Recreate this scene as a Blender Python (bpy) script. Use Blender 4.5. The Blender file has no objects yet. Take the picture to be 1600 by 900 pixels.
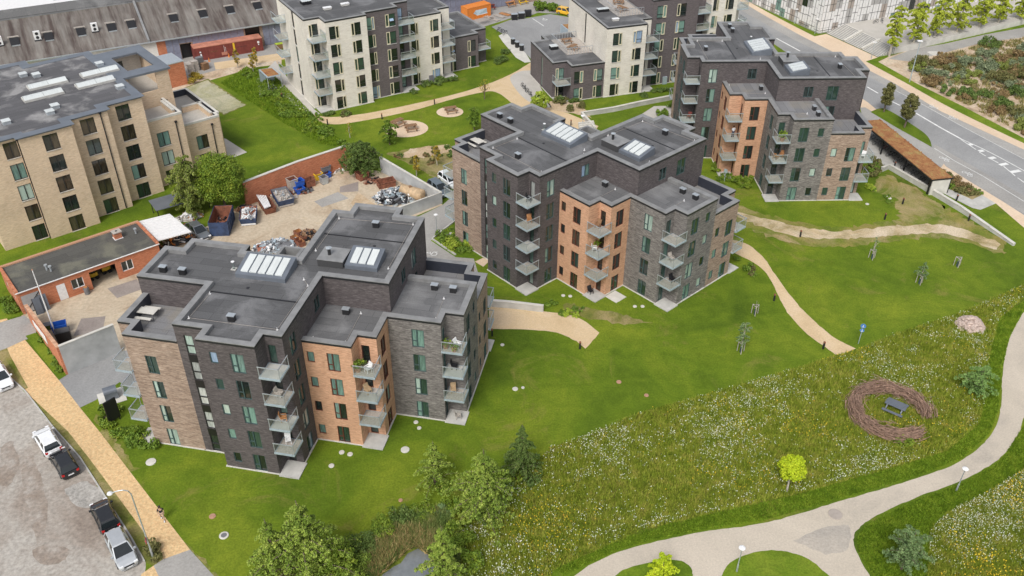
import bpy, math, random
import numpy as np
from mathutils import Vector, noise as mnoise
from mathutils.geometry import tessellate_polygon
PI = math.pi
R = math.radians
sc = bpy.context.scene
col = sc.collection

# ------------------------------------------------------------------ camera, sky, sun
CAM_H, FPX, PITCH, ROLL = 63.382, 1405.66, R(35.1854), R(-0.26647)
cp_, sp_ = math.cos(PITCH), math.sin(PITCH)
_r = np.array([1., 0, 0]); _f = np.array([0, cp_, -sp_]); _d = np.array([0, -sp_, -cp_])
_c, _s = math.cos(ROLL), math.sin(ROLL)
VIEW = np.array([_c*_r + _s*_d, -_s*_r + _c*_d, _f])
cam_data = bpy.data.cameras.new('camera')
cam_data.sensor_width = 36.0
cam_data.lens = 36.0*FPX/1600.0
cam_data.clip_end = 2000
cam = bpy.data.objects.new('camera', cam_data)
col.objects.link(cam)
from mathutils import Matrix
mw = Matrix.Identity(4)
for i in range(3):
    mw[i][0] = VIEW[0][i]; mw[i][1] = -VIEW[1][i]; mw[i][2] = -VIEW[2][i]
mw[0][3], mw[1][3], mw[2][3] = 0, 0, CAM_H
cam.matrix_world = mw
sc.camera = cam

world = bpy.data.worlds.new('World'); sc.world = world; world.use_nodes = True
wn = world.node_tree.nodes; wl = world.node_tree.links
wn.clear()
sky = wn.new('ShaderNodeTexSky'); sky.sky_type = 'NISHITA'; sky.sun_disc = False
SUN_EL, SUN_ROT = R(50), R(200)
sky.sun_elevation = SUN_EL; sky.sun_rotation = SUN_ROT
sky.air_density = 1.0; sky.dust_density = 3.0; sky.ozone_density = 1.0
hs = wn.new('ShaderNodeHueSaturation'); hs.inputs['Saturation'].default_value = 0.35
bg = wn.new('ShaderNodeBackground'); bg.inputs['Strength'].default_value = 0.15
wo = wn.new('ShaderNodeOutputWorld')
wl.new(sky.outputs[0], hs.inputs['Color']); wl.new(hs.outputs[0], bg.inputs['Color']); wl.new(bg.outputs[0], wo.inputs['Surface'])
sd = bpy.data.lights.new('sun', 'SUN'); sd.energy = 1.5; sd.angle = R(18); sd.color = (1.0, 0.965, 0.91)
sun = bpy.data.objects.new('sun', sd); col.objects.link(sun)
az = SUN_ROT
sdir = Vector((math.sin(az)*math.cos(SUN_EL), math.cos(az)*math.cos(SUN_EL), math.sin(SUN_EL)))
sun.rotation_euler = sdir.to_track_quat('Z', 'Y').to_euler()
sc.view_settings.view_transform = 'Standard'; sc.view_settings.look = 'None'
sc.view_settings.gamma = 1.0; sc.view_settings.use_curve_mapping = False
sc.view_settings.exposure = 0.25

# ------------------------------------------------------------------ survey helper: a point of the photo to a place on the ground (or at height z)
def G(px, py, z=0.0):
    v = VIEW.T @ np.array([(px-800)/FPX, (py-450)/FPX, 1.0])
    t = (z-CAM_H)/v[2]
    return (float(v[0]*t), float(v[1]*t))
def G3(px, py, z=0.0):
    x, y = G(px, py, z); return Vector((x, y, z))

# ------------------------------------------------------------------ materials
MATS = {}
def nt(name):
    m = bpy.data.materials.new(name); m.use_nodes = True
    n = m.node_tree.nodes; l = m.node_tree.links
    b = n['Principled BSDF']
    MATS[name] = m
    return m, n, l, b
def ramp(n, stops):
    r = n.new('ShaderNodeValToRGB'); e = r.color_ramp.elements
    while len(e) < len(stops): e.new(0.5)
    for el, (p, c) in zip(e, stops):
        el.position = p; el.color = (*c, 1)
    return r
def coords(n, l, scale=(1, 1, 1), kind='Object', rot=0):
    tc = n.new('ShaderNodeTexCoord'); mp = n.new('ShaderNodeMapping')
    mp.inputs['Scale'].default_value = scale
    mp.inputs['Rotation'].default_value = (0, 0, rot)
    l.new(tc.outputs[kind], mp.inputs['Vector'])
    return mp
def nz(n, l, mp, s, det=4, rough=0.6, dist=0.0):
    t = n.new('ShaderNodeTexNoise'); t.inputs['Scale'].default_value = s
    t.inputs['Detail'].default_value = det; t.inputs['Roughness'].default_value = rough
    t.inputs['Distortion'].default_value = dist
    l.new(mp.outputs[0], t.inputs['Vector']); return t
def mix(n, l, a, b, fac, mode='MIX'):
    m = n.new('ShaderNodeMix'); m.data_type = 'RGBA'; m.blend_type = mode
    for k, v in ((6, a), (7, b)):
        if isinstance(v, tuple): m.inputs[k].default_value = (*v, 1)
        else: l.new(v, m.inputs[k])
    if isinstance(fac, float): m.inputs[0].default_value = fac
    else: l.new(fac, m.inputs[0])
    return m.outputs[2]
def bump(n, l, b, tex, strength=0.3, dist=0.05):
    bp = n.new('ShaderNodeBump'); bp.inputs['Strength'].default_value = strength; bp.inputs['Distance'].default_value = dist
    l.new(tex.outputs[0], bp.inputs['Height']); l.new(bp.outputs[0], b.inputs['Normal'])
def plain(name, c, rough=0.7, metal=0.0, var=0.12, scale=3.0):
    m, n, l, b = nt(name)
    mp = coords(n, l); t = nz(n, l, mp, scale)
    r = ramp(n, [(0.3, tuple(x*(1-var) for x in c)), (0.7, tuple(min(1, x*(1+var)) for x in c))])
    l.new(t.outputs[0], r.inputs[0]); l.new(r.outputs[0], b.inputs['Base Color'])
    b.inputs['Roughness'].default_value = rough; b.inputs['Metallic'].default_value = metal
    return m
def brick(name, c1, c2, c3, streak=1.0, rough=0.85):
    """masonry seen from afar: horizontal courses, mottled brick to brick"""
    m, n, l, b = nt(name)
    mp = coords(n, l, (0.9, 0.9, 6.0)); t = nz(n, l, mp, 1.7, 6, 0.75)
    mp2 = coords(n, l, (1, 1, 1)); t2 = nz(n, l, mp2, 0.35, 3)
    mp3 = coords(n, l, (4, 4, 14)); w = n.new('ShaderNodeTexVoronoi'); w.inputs['Scale'].default_value = 1.0
    l.new(mp3.outputs[0], w.inputs['Vector'])
    r = ramp(n, [(0.36, c1), (0.5, c2), (0.66, c3)])
    l.new(t.outputs[0], r.inputs[0])
    sepv = n.new('ShaderNodeSeparateColor'); l.new(w.outputs['Color'], sepv.inputs[0])
    mm = n.new('ShaderNodeMapRange'); mm.inputs[3].default_value = 1-0.22*streak; mm.inputs[4].default_value = 1+0.22*streak
    l.new(sepv.outputs[0], mm.inputs[0])
    r2 = n.new('ShaderNodeMapRange'); r2.inputs[1].default_value = 0.3; r2.inputs[2].default_value = 0.7
    r2.inputs[3].default_value = 0.9; r2.inputs[4].default_value = 1.1; l.new(t2.outputs[0], r2.inputs[0])
    mu = n.new('ShaderNodeMath'); mu.operation = 'MULTIPLY'; l.new(mm.outputs[0], mu.inputs[0]); l.new(r2.outputs[0], mu.inputs[1])
    vm = n.new('ShaderNodeVectorMath'); vm.operation = 'SCALE'; l.new(r.outputs[0], vm.inputs[0]); l.new(mu.outputs[0], vm.inputs['Scale'])
    l.new(vm.outputs[0], b.inputs['Base Color']); b.inputs['Roughness'].default_value = rough
    bump(n, l, b, t, 0.35, 0.03)
    return m
def felt(name, base, pale, amt=0.5):
    """bitumen roofing: sheet seams, dried puddle marks, pale patches"""
    m, n, l, b = nt(name)
    mp = coords(n, l); t = nz(n, l, mp, 0.28, 5, 0.6, 0.4)
    br = n.new('ShaderNodeTexBrick'); br.inputs['Scale'].default_value = 1.0
    br.inputs['Brick Width'].default_value = 5.0; br.inputs['Row Height'].default_value = 1.0
    br.inputs['Mortar Size'].default_value = 0.02; br.inputs['Color1'].default_value = (*base, 1)
    br.inputs['Color2'].default_value = (*[x*1.3 for x in base], 1); br.inputs['Mortar'].default_value = (*[x*0.6 for x in base], 1)
    l.new(mp.outputs[0], br.inputs['Vector'])
    r = ramp(n, [(0.50, (0, 0, 0)), (0.66, (amt,)*3)])
    l.new(t.outputs[0], r.inputs[0])
    t3 = nz(n, l, mp, 9, 3)
    c = mix(n, l, br.outputs[0], pale, r.outputs[0])
    rr = ramp(n, [(0.3, (0.85,)*3), (0.7, (1.15,)*3)]); l.new(t3.outputs[0], rr.inputs[0])
    c = mix(n, l, c, rr.outputs[0], 1.0, 'MULTIPLY')
    l.new(c, b.inputs['Base Color']); b.inputs['Roughness'].default_value = 0.75
    return m
def ground(name, stops, s1=0.12, s2=2.5, fine=0.35, rough=0.95, dist=0.3, bumpd=0.04, kind='Object'):
    """earth, gravel or turf: large patches times fine grain"""
    m, n, l, b = nt(name)
    mp = coords(n, l, kind=kind); t = nz(n, l, mp, s1, 5, 0.65, dist); t2 = nz(n, l, mp, s2, 4, 0.7)
    r = ramp(n, stops); l.new(t.outputs[0], r.inputs[0])
    rr = ramp(n, [(0.3, (1-fine,)*3), (0.7, (1+fine,)*3)]); l.new(t2.outputs[0], rr.inputs[0])
    c = mix(n, l, r.outputs[0], rr.outputs[0], 1.0, 'MULTIPLY')
    l.new(c, b.inputs['Base Color']); b.inputs['Roughness'].default_value = rough
    b.inputs['Specular IOR Level'].default_value = 0.2
    bump(n, l, b, t2, 0.5, bumpd)
    return m
def leafm(name, c1, c2, c3):
    m, n, l, b = nt(name)
    g = n.new('ShaderNodeNewGeometry'); mp = coords(n, l); t = nz(n, l, mp, 0.9, 2)
    r = ramp(n, [(0.0, c1), (0.5, c2), (1.0, c3)])
    ma = n.new('ShaderNodeMath'); ma.operation = 'MULTIPLY_ADD'; ma.inputs[1].default_value = 0.55; ma.use_clamp = True
    mb = n.new('ShaderNodeMath'); mb.operation = 'MULTIPLY_ADD'; mb.inputs[1].default_value = 1.6; mb.inputs[2].default_value = -0.55
    l.new(t.outputs[0], mb.inputs[0])
    l.new(g.outputs['Random Per Island'], ma.inputs[0]); l.new(mb.outputs[0], ma.inputs[2])
    l.new(ma.outputs[0], r.inputs[0]); l.new(r.outputs[0], b.inputs['Base Color'])
    b.inputs['Roughness'].default_value = 0.6; b.inputs['Specular IOR Level'].default_value = 0.25
    b.inputs['Transmission Weight'].default_value = 0.0
    try: b.inputs['Subsurface Weight'].default_value = 0.0
    except Exception: pass
    return m
def glassm(name, c, rough=0.06, var=0.3):
    """window panes: what shows behind the glass (dark room, blind, curtain folds) or reflected sky painted in, under a glossy face"""
    m, n, l, b = nt(name)
    mp = coords(n, l, (6, 1, 0.8)); t = nz(n, l, mp, 1.0, 3)
    oi = n.new('ShaderNodeObjectInfo')
    r = ramp(n, [(0.35, tuple(x*(1-var) for x in c)), (0.65, tuple(x*(1+var) for x in c))])
    ad = n.new('ShaderNodeMath'); ad.operation = 'MULTIPLY_ADD'; ad.inputs[1].default_value = 0.35
    ad2 = n.new('ShaderNodeMath'); ad2.operation = 'MULTIPLY_ADD'; ad2.inputs[1].default_value = 1.0; ad2.inputs[2].default_value = -0.17
    l.new(oi.outputs['Random'], ad.inputs[0]); l.new(t.outputs[0], ad2.inputs[0]); l.new(ad2.outputs[0], ad.inputs[2])
    l.new(ad.outputs[0], r.inputs[0]); l.new(r.outputs[0], b.inputs['Base Color'])
    b.inputs['Roughness'].default_value = rough
    b.inputs['Coat Weight'].default_value = 0.6; b.inputs['Coat Roughness'].default_value = 0.02
    return m
def paint(name, c, rough=0.3, metal=0.0, coat=0.6):
    m, n, l, b = nt(name)
    mp = coords(n, l); t = nz(n, l, mp, 2.2, 3)
    r = ramp(n, [(0.3, tuple(x*0.93 for x in c)), (0.7, tuple(min(1, x*1.06) for x in c))])
    l.new(t.outputs[0], r.inputs[0]); l.new(r.outputs[0], b.inputs['Base Color'])
    b.inputs['Roughness'].default_value = rough; b.inputs['Metallic'].default_value = metal
    b.inputs['Coat Weight'].default_value = coat
    return m

M = MATS
brick('brick_dark', (0.062, 0.052, 0.053), (0.094, 0.080, 0.080), (0.145, 0.125, 0.125))
brick('brick_brown', (0.19, 0.13, 0.098), (0.32, 0.232, 0.178), (0.45, 0.35, 0.28), .9)
brick('brick_orange', (0.40, 0.21, 0.125), (0.575, 0.33, 0.205), (0.66, 0.405, 0.27), 0.5)
brick('brick_grey', (0.095, 0.085, 0.08), (0.18, 0.165, 0.155), (0.28, 0.26, 0.24), 1.2)
brick('brick_tan', (0.54, 0.395, 0.265), (0.65, 0.50, 0.35), (0.72, 0.58, 0.435), 0.35)
brick('brick_red', (0.36, 0.12, 0.06), (0.50, 0.185, 0.095), (0.58, 0.25, 0.14), 0.5)
brick('brick_slate', (0.095, 0.08, 0.082), (0.125, 0.105, 0.108), (0.16, 0.138, 0.14), 0.5)
brick('render_cream', (0.60, 0.55, 0.475), (0.70, 0.655, 0.58), (0.76, 0.725, 0.66), 0.12)
brick('brick_white', (0.62, 0.58, 0.52), (0.70, 0.67, 0.62), (0.78, 0.75, 0.70), 0.3)
felt('roof_felt', (0.082, 0.082, 0.084), (0.26, 0.26, 0.265), 0.5)
felt('roof_felt_tan', (0.085, 0.083, 0.087), (0.40, 0.39, 0.38), 0.6)
felt('roof_felt_pale', (0.12, 0.12, 0.122), (0.26, 0.26, 0.26), 0.6)
felt('terrace_floor', (0.17, 0.17, 0.175), (0.27, 0.24, 0.19), 0.5)
felt('roof_old', (0.075, 0.073, 0.066), (0.17, 0.165, 0.125), 0.8)
plain('coping', (0.26, 0.26, 0.258), 0.5, 0.15, 0.2, 0.9)
plain('flashing', (0.17, 0.19, 0.22), 0.45, 0.3, 0.12, 0.6)
plain('fascia_shade_black', (0.018, 0.018, 0.02), 0.5)  # black flashing, with the shadow under the coping painted into it
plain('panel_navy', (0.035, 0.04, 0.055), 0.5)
plain('panel_black', (0.012, 0.012, 0.014), 0.4)
plain('concrete', (0.47, 0.46, 0.43), 0.85, 0, 0.18, 0.7)
plain('concrete_pale', (0.58, 0.56, 0.51), 0.85, 0, 0.12, 0.8)
plain('concrete_wall', (0.42, 0.43, 0.43), 0.85, 0, 0.22, 0.5)
plain('steel_galv', (0.50, 0.54, 0.57), 0.4, 0.5)
plain('steel_blue', (0.42, 0.50, 0.55), 0.5, 0.3)
plain('metal_dark', (0.03, 0.03, 0.035), 0.5, 0.3)
plain('white_paint', (0.78, 0.78, 0.78), 0.5)
plain('road_mark', (0.72, 0.72, 0.70), 0.7, 0, 0.15, 2)
plain('frame_teal', (0.05, 0.085, 0.085), 0.45)
plain('frame_red', (0.11, 0.035, 0.022), 0.5)
plain('frame_dark', (0.028, 0.028, 0.028), 0.5)
plain('frame_cream', (0.60, 0.55, 0.40), 0.5)
plain('sill_pale', (0.52, 0.52, 0.50), 0.6)
plain('wood_orange', (0.46, 0.22, 0.09), 0.6)
plain('wood_brown', (0.26, 0.15, 0.08), 0.7)
plain('wood_grey', (0.42, 0.38, 0.34), 0.8, 0, 0.2, 5)
plain('bamboo', (0.45, 0.32, 0.19), 0.8, 0, 0.25, 12)
plain('rust', (0.22, 0.085, 0.05), 0.9, 0, 0.45, 2.5)
plain('skip_blue', (0.035, 0.06, 0.13), 0.6, 0, 0.4, 2.0)
plain('plastic_blue', (0.02, 0.10, 0.45), 0.4)
plain('plastic_yellow', (0.75, 0.48, 0.03), 0.4)
plain('plastic_grey', (0.17, 0.17, 0.18), 0.5)
plain('plastic_black', (0.02, 0.02, 0.022), 0.4)
plain('container_red', (0.20, 0.045, 0.035), 0.6, 0, 0.22, 1.0)
plain('container_top', (0.52, 0.22, 0.15), 0.6, 0, 0.25, 1.0)
plain('container_orange', (0.72, 0.23, 0.04), 0.5)
plain('board_lilac', (0.22, 0.23, 0.30), 0.7, 0, 0.25, 1.2)
plain('panel_white', (0.74, 0.73, 0.72), 0.6, 0, 0.06)
plain('panel_grey', (0.40, 0.39, 0.38), 0.6, 0, 0.1)
plain('panel_taupe', (0.38, 0.33, 0.29), 0.6, 0, 0.1)
plain('rubber', (0.015, 0.015, 0.016), 0.8)
plain('alloy', (0.45, 0.46, 0.47), 0.35, 0.7)
plain('bark', (0.16, 0.12, 0.09), 0.9, 0, 0.3, 6)
plain('bark_pale', (0.42, 0.38, 0.32), 0.9, 0, 0.3, 6)
plain('twig', (0.31, 0.20, 0.145), 0.9, 0, 0.5, 3)
plain('stone', (0.48, 0.38, 0.33), 0.9, 0, 0.4, 2.5)
plain('terracotta', (0.42, 0.24, 0.16), 0.85)
plain('tarp_tan', (0.50, 0.36, 0.22), 0.7, 0, 0.3, 2)
plain('skin', (0.55, 0.34, 0.25), 0.6); plain('hair', (0.04, 0.025, 0.02), 0.8)
plain('cloth_black', (0.02, 0.02, 0.025), 0.9); plain('cloth_pale', (0.62, 0.64, 0.68), 0.9); plain('cloth_blue', (0.05, 0.07, 0.13), 0.9); plain('cloth_tan', (0.45, 0.33, 0.25), 0.9)
plain('red_light', (0.5, 0.02, 0.02), 0.2); plain('lamp_glass', (0.85, 0.86, 0.88), 0.2); plain('plate_white', (0.75, 0.75, 0.75), 0.4)
plain('sign_blue', (0.08, 0.22, 0.5), 0.4); plain('sign_red', (0.55, 0.03, 0.03), 0.4)
plain('yellow_plant', (0.7, 0.5, 0.05), 0.6)
paint('paint_white', (0.80, 0.81, 0.82)); paint('paint_black', (0.014, 0.015, 0.018), 0.25); paint('paint_silver', (0.56, 0.58, 0.60), 0.35, 0.5)
paint('paint_grey', (0.13, 0.14, 0.15), 0.3, 0.5); paint('paint_steel', (0.18, 0.22, 0.25), 0.3, 0.5); paint('paint_grey2', (0.22, 0.235, 0.25), 0.3, 0.5); paint('paint_yellow', (0.80, 0.45, 0.02))
glassm('pane_dark', (0.018, 0.026, 0.024)); glassm('pane_green', (0.03, 0.058, 0.046)); glassm('pane_teal', (0.15, 0.25, 0.215))
glassm('pane_pale', (0.36, 0.46, 0.405), 0.1, 0.2); glassm('pane_brown', (0.06, 0.05, 0.035), 0.08, 0.5); glassm('car_glass', (0.012, 0.016, 0.018))
glassm('pane_silver', (0.42, 0.44, 0.42), 0.15, 0.3); glassm('pane_sky', (0.60, 0.63, 0.62), 0.25, 0.06); glassm('pane_blue', (0.28, 0.38, 0.52), 0.1, 0.2)  # pane_sky: translucent white, reflected sky painted into the tone
def clearglass():
    m, n, l, b = nt('balustrade_glass')
    out = n['Material Output']; tr = n.new('ShaderNodeBsdfTransparent'); tr.inputs[0].default_value = (0.88, 0.92, 0.91, 1)
    gl = n.new('ShaderNodeBsdfGlossy'); gl.inputs['Roughness'].default_value = 0.05
    df = n.new('ShaderNodeBsdfDiffuse'); df.inputs[0].default_value = (0.5, 0.56, 0.56, 1)
    m1 = n.new('ShaderNodeMixShader'); m1.inputs[0].default_value = 0.07; l.new(tr.outputs[0], m1.inputs[1]); l.new(df.outputs[0], m1.inputs[2])
    m2 = n.new('ShaderNodeMixShader'); m2.inputs[0].default_value = 0.08; l.new(m1.outputs[0], m2.inputs[1]); l.new(gl.outputs[0], m2.inputs[2])
    l.new(m2.outputs[0], out.inputs['Surface'])
clearglass()
def turf(name, c, dry, s1=0.07, th=(0.60, 0.80), amt=0.75):
    """grass: broad shifts of green, smaller clumps, scattered dry and worn patches, fine grain"""
    m, n, l, b = nt(name)
    mp = coords(n, l); t = nz(n, l, mp, s1, 5, 0.62, 0.6); t2 = nz(n, l, mp, 0.45, 5, 0.7, 0.8); t3 = nz(n, l, mp, 5.0, 3, 0.7); t4 = nz(n, l, mp, 0.11, 6, 0.72, 1.2)
    r = ramp(n, [(0.32, c[0]), (0.47, c[1]), (0.62, c[2])]); l.new(t.outputs[0], r.inputs[0])
    q = ramp(n, [(0.32, (0.84, 0.86, 0.82)), (0.5, (1.04, 1.04, 1.04)), (0.68, (1.26, 1.18, 1.2))]); l.new(t2.outputs[0], q.inputs[0])
    col_ = mix(n, l, r.outputs[0], q.outputs[0], 1.0, 'MULTIPLY')
    d = ramp(n, [(th[0], (0, 0, 0)), (th[1], (amt,)*3)]); l.new(t4.outputs[0], d.inputs[0])
    col_ = mix(n, l, col_, dry, d.outputs[0])
    f = ramp(n, [(0.3, (0.78,)*3), (0.7, (1.24,)*3)]); l.new(t3.outputs[0], f.inputs[0])
    l.new(mix(n, l, col_, f.outputs[0], 1.0, 'MULTIPLY'), b.inputs['Base Color']); b.inputs['Roughness'].default_value = 0.95; b.inputs['Specular IOR Level'].default_value = 0.15
    bump(n, l, b, t3, 0.6, 0.05); return m
turf('turf', [(0.066, 0.110, 0.009), (0.102, 0.158, 0.011), (0.150, 0.198, 0.016)], (0.25, 0.20, 0.06), th=(0.56, 0.78), amt=0.85)
turf('turf_verge', [(0.075, 0.132, 0.010), (0.112, 0.178, 0.013), (0.158, 0.212, 0.02)], (0.21, 0.18, 0.06), 0.12, (0.64, 0.84))
turf('turf_worn', [(0.10, 0.15, 0.015), (0.15, 0.175, 0.03), (0.23, 0.20, 0.06)], (0.40, 0.30, 0.17), 0.2, (0.48, 0.70), .9)
turf('track_worn', [(0.24, 0.20, 0.08), (0.38, 0.30, 0.17), (0.48, 0.39, 0.25)], (0.60, 0.50, 0.37), 0.3, (0.42, 0.62), 1.0)
turf('gravel_mossy', [(0.25, 0.25, 0.13), (0.34, 0.33, 0.20), (0.40, 0.38, 0.26)], (0.45, 0.42, 0.34), 0.2, (0.45, 0.66), 1.0)
turf('turf_dry', [(0.11, 0.14, 0.025), (0.17, 0.17, 0.045), (0.24, 0.21, 0.08)], (0.38, 0.29, 0.16), 0.3, (0.5, 0.7), 1.0)
ground('meadow_soil', [(0.3, (0.095, 0.135, 0.014)), (0.5, (0.15, 0.18, 0.026)), (0.7, (0.21, 0.185, 0.05))], 0.25, 3.0, 0.45)
ground('path_tan', [(0.3, (0.54, 0.40, 0.24)), (0.5, (0.61, 0.465, 0.29)), (0.7, (0.64, 0.50, 0.34))], 0.25, 5, 0.13, dist=0.9)
ground('path_grey', [(0.28, (0.40, 0.355, 0.30)), (0.45, (0.50, 0.44, 0.36)), (0.7, (0.57, 0.50, 0.41))], 0.1, 6, 0.13, dist=1.2)
ground('gravel_lot', [(0.26, (0.19, 0.145, 0.115)), (0.40, (0.31, 0.265, 0.225)), (0.55, (0.40, 0.37, 0.33)), (0.72, (0.49, 0.46, 0.42))], 0.10, 2.6, 0.28, dist=0.5)
ground('yard_concrete', [(0.27, (0.34, 0.25, 0.165)), (0.42, (0.47, 0.38, 0.275)), (0.6, (0.54, 0.455, 0.34)), (0.75, (0.50, 0.38, 0.24))], 0.14, 2.5, 0.17, dist=1.4)
ground('asphalt', [(0.3, (0.25, 0.25, 0.25)), (0.7, (0.34, 0.34, 0.335))], 0.08, 4, 0.12, dist=1.5)
ground('asphalt_old', [(0.3, (0.29, 0.28, 0.265)), (0.7, (0.40, 0.385, 0.36))], 0.1, 4, 0.15, dist=1.2)
ground('paving_pale', [(0.3, (0.43, 0.41, 0.37)), (0.7, (0.53, 0.50, 0.46))], 0.3, 5, 0.1)
ground('paving_tan', [(0.3, (0.62, 0.47, 0.33)), (0.7, (0.70, 0.56, 0.42))], 0.15, 3, 0.1)
ground('dirt', [(0.3, (0.42, 0.30, 0.18)), (0.5, (0.50, 0.38, 0.25)), (0.7, (0.60, 0.50, 0.38))], 0.4, 3, 0.2)
ground('sand', [(0.25, (0.20, 0.15, 0.09)), (0.42, (0.48, 0.36, 0.25)), (0.6, (0.60, 0.50, 0.38)), (0.75, (0.24, 0.24, 0.10))], 0.16, 2, 0.25, dist=1.0)
ground('sedum', [(0.3, (0.24, 0.10, 0.045)), (0.5, (0.34, 0.165, 0.07)), (0.7, (0.35, 0.26, 0.10))], 0.9, 6, 0.35)
ground('steel_plate', [(0.3, (0.26, 0.22, 0.20)), (0.7, (0.34, 0.30, 0.27))], 0.4, 4, 0.12)
ground('field', [(0.3, (0.06, 0.11, 0.02)), (0.7, (0.13, 0.18, 0.03))], 0.02, 0.4, 0.3)
ground('gravel_damp', [(0.3, (0.24, 0.19, 0.15)), (0.5, (0.31, 0.265, 0.225)), (0.65, (0.39, 0.355, 0.315))], 0.5, 2.6, 0.28)
ground('gravel_grit', [(0.3, (0.29, 0.28, 0.26)), (0.5, (0.37, 0.35, 0.32)), (0.7, (0.47, 0.45, 0.42))], 0.8, 3.5, 0.35)
ground('path_damp', [(0.3, (0.36, 0.33, 0.29)), (0.6, (0.46, 0.41, 0.35)), (0.75, (0.52, 0.46, 0.38))], 0.35, 5, 0.15)
def pavers():
    m, n, l, b = nt('pavers_yellow')
    mp = coords(n, l); t = nz(n, l, mp, 3.2, 5, 0.8)
    v = n.new('ShaderNodeTexVoronoi'); v.inputs['Scale'].default_value = 6.5; l.new(mp.outputs[0], v.inputs['Vector'])
    r = ramp(n, [(0.32, (0.52, 0.32, 0.17)), (0.48, (0.66, 0.45, 0.23)), (0.68, (0.70, 0.53, 0.30))]); l.new(t.outputs[0], r.inputs[0])
    s = n.new('ShaderNodeSeparateColor'); l.new(v.outputs['Color'], s.inputs[0])
    rr = ramp(n, [(0.0, (0.86,)*3), (1.0, (1.12,)*3)]); l.new(s.outputs[0], rr.inputs[0])
    l.new(mix(n, l, r.outputs[0], rr.outputs[0], 1.0, 'MULTIPLY'), b.inputs['Base Color']); b.inputs['Roughness'].default_value = 0.9
pavers()
def fibro():
    m, n, l, b = nt('fibre_cement')
    mp = coords(n, l, (0.9, 0.10, 0.1)); t = nz(n, l, mp, 1.0, 5, 0.65, 0.2)
    mp2 = coords(n, l, (1, 1, 1)); t2 = nz(n, l, mp2, 0.22, 4)
    r = ramp(n, [(0.34, (0.075, 0.055, 0.048)), (0.5, (0.155, 0.135, 0.12)), (0.68, (0.225, 0.21, 0.19))]); l.new(t.outputs[0], r.inputs[0])
    rr = ramp(n, [(0.3, (0.8,)*3), (0.7, (1.15,)*3)]); l.new(t2.outputs[0], rr.inputs[0])
    l.new(mix(n, l, r.outputs[0], rr.outputs[0], 1.0, 'MULTIPLY'), b.inputs['Base Color']); b.inputs['Roughness'].default_value = 0.9
    w = n.new('ShaderNodeTexWave'); w.inputs['Scale'].default_value = 1.0; mp3 = coords(n, l, (2, 0, 0)); l.new(mp3.outputs[0], w.inputs['Vector'])
    bump(n, l, b, w, 0.3, 0.05)
fibro()
def waterm():
    m, n, l, b = nt('pond_water')
    mp = coords(n, l); t = nz(n, l, mp, 1.6, 4)
    r = ramp(n, [(0.3, (0.16, 0.175, 0.18)), (0.7, (0.22, 0.235, 0.245))]); l.new(t.outputs[0], r.inputs[0]); l.new(r.outputs[0], b.inputs['Base Color'])  # water base lightened: bright sky reflection painted into the colour
    b.inputs['Roughness'].default_value = 0.08; b.inputs['Specular IOR Level'].default_value = 1.0; b.inputs['Coat Weight'].default_value = 1.0
    bump(n, l, b, t, 0.03, 0.02)
waterm()
leafm('leaf_willow', (0.10, 0.165, 0.022), (0.21, 0.30, 0.042), (0.40, 0.47, 0.09))
leafm('leaf_fresh2', (0.10, 0.20, 0.05), (0.18, 0.30, 0.08), (0.28, 0.40, 0.12))
leafm('leaf_plane', (0.22, 0.28, 0.02), (0.38, 0.45, 0.04), (0.55, 0.58, 0.09))
leafm('leaf_green', (0.07, 0.13, 0.014), (0.15, 0.23, 0.022), (0.27, 0.32, 0.035))
leafm('leaf_fresh', (0.17, 0.25, 0.02), (0.31, 0.40, 0.04), (0.47, 0.53, 0.09))
leafm('leaf_dark', (0.05, 0.09, 0.018), (0.10, 0.16, 0.034), (0.185, 0.24, 0.06))
leafm('leaf_olive', (0.07, 0.075, 0.02), (0.14, 0.14, 0.045), (0.23, 0.21, 0.08))
leafm('leaf_blue', (0.08, 0.14, 0.05), (0.145, 0.225, 0.085), (0.24, 0.32, 0.13))
leafm('leaf_yellow', (0.26, 0.38, 0.012), (0.42, 0.53, 0.018), (0.58, 0.64, 0.03))
leafm('leaf_birch', (0.12, 0.165, 0.03), (0.21, 0.265, 0.055), (0.34, 0.36, 0.09))
leafm('leaf_autumn', (0.20, 0.13, 0.02), (0.34, 0.25, 0.03), (0.48, 0.38, 0.06))
leafm('leaf_rust', (0.15, 0.10, 0.045), (0.23, 0.155, 0.07), (0.32, 0.24, 0.11))
leafm('leaf_sage', (0.10, 0.13, 0.07), (0.18, 0.22, 0.12), (0.30, 0.34, 0.19))
leafm('leaf_moss', (0.12, 0.15, 0.03), (0.20, 0.24, 0.05), (0.30, 0.33, 0.09))
leafm('leaf_shrub', (0.07, 0.13, 0.015), (0.12, 0.20, 0.022), (0.20, 0.28, 0.04))
leafm('blade_meadow', (0.13, 0.19, 0.016), (0.25, 0.31, 0.03), (0.40, 0.37, 0.08))
leafm('blade_reed', (0.10, 0.17, 0.04), (0.20, 0.27, 0.07), (0.40, 0.36, 0.14))
leafm('blade_grass', (0.09, 0.16, 0.01), (0.15, 0.25, 0.015), (0.25, 0.33, 0.03))
leafm('blade_waste', (0.13, 0.15, 0.04), (0.24, 0.22, 0.08), (0.36, 0.26, 0.12))
leafm('reed_gold', (0.30, 0.22, 0.09), (0.45, 0.33, 0.14), (0.58, 0.44, 0.22))
leafm('petal_white', (0.40, 0.46, 0.28), (0.58, 0.62, 0.46), (0.74, 0.75, 0.66))
leafm('petal_yellow', (0.52, 0.34, 0.02), (0.65, 0.50, 0.03), (0.50, 0.26, 0.03))

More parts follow.
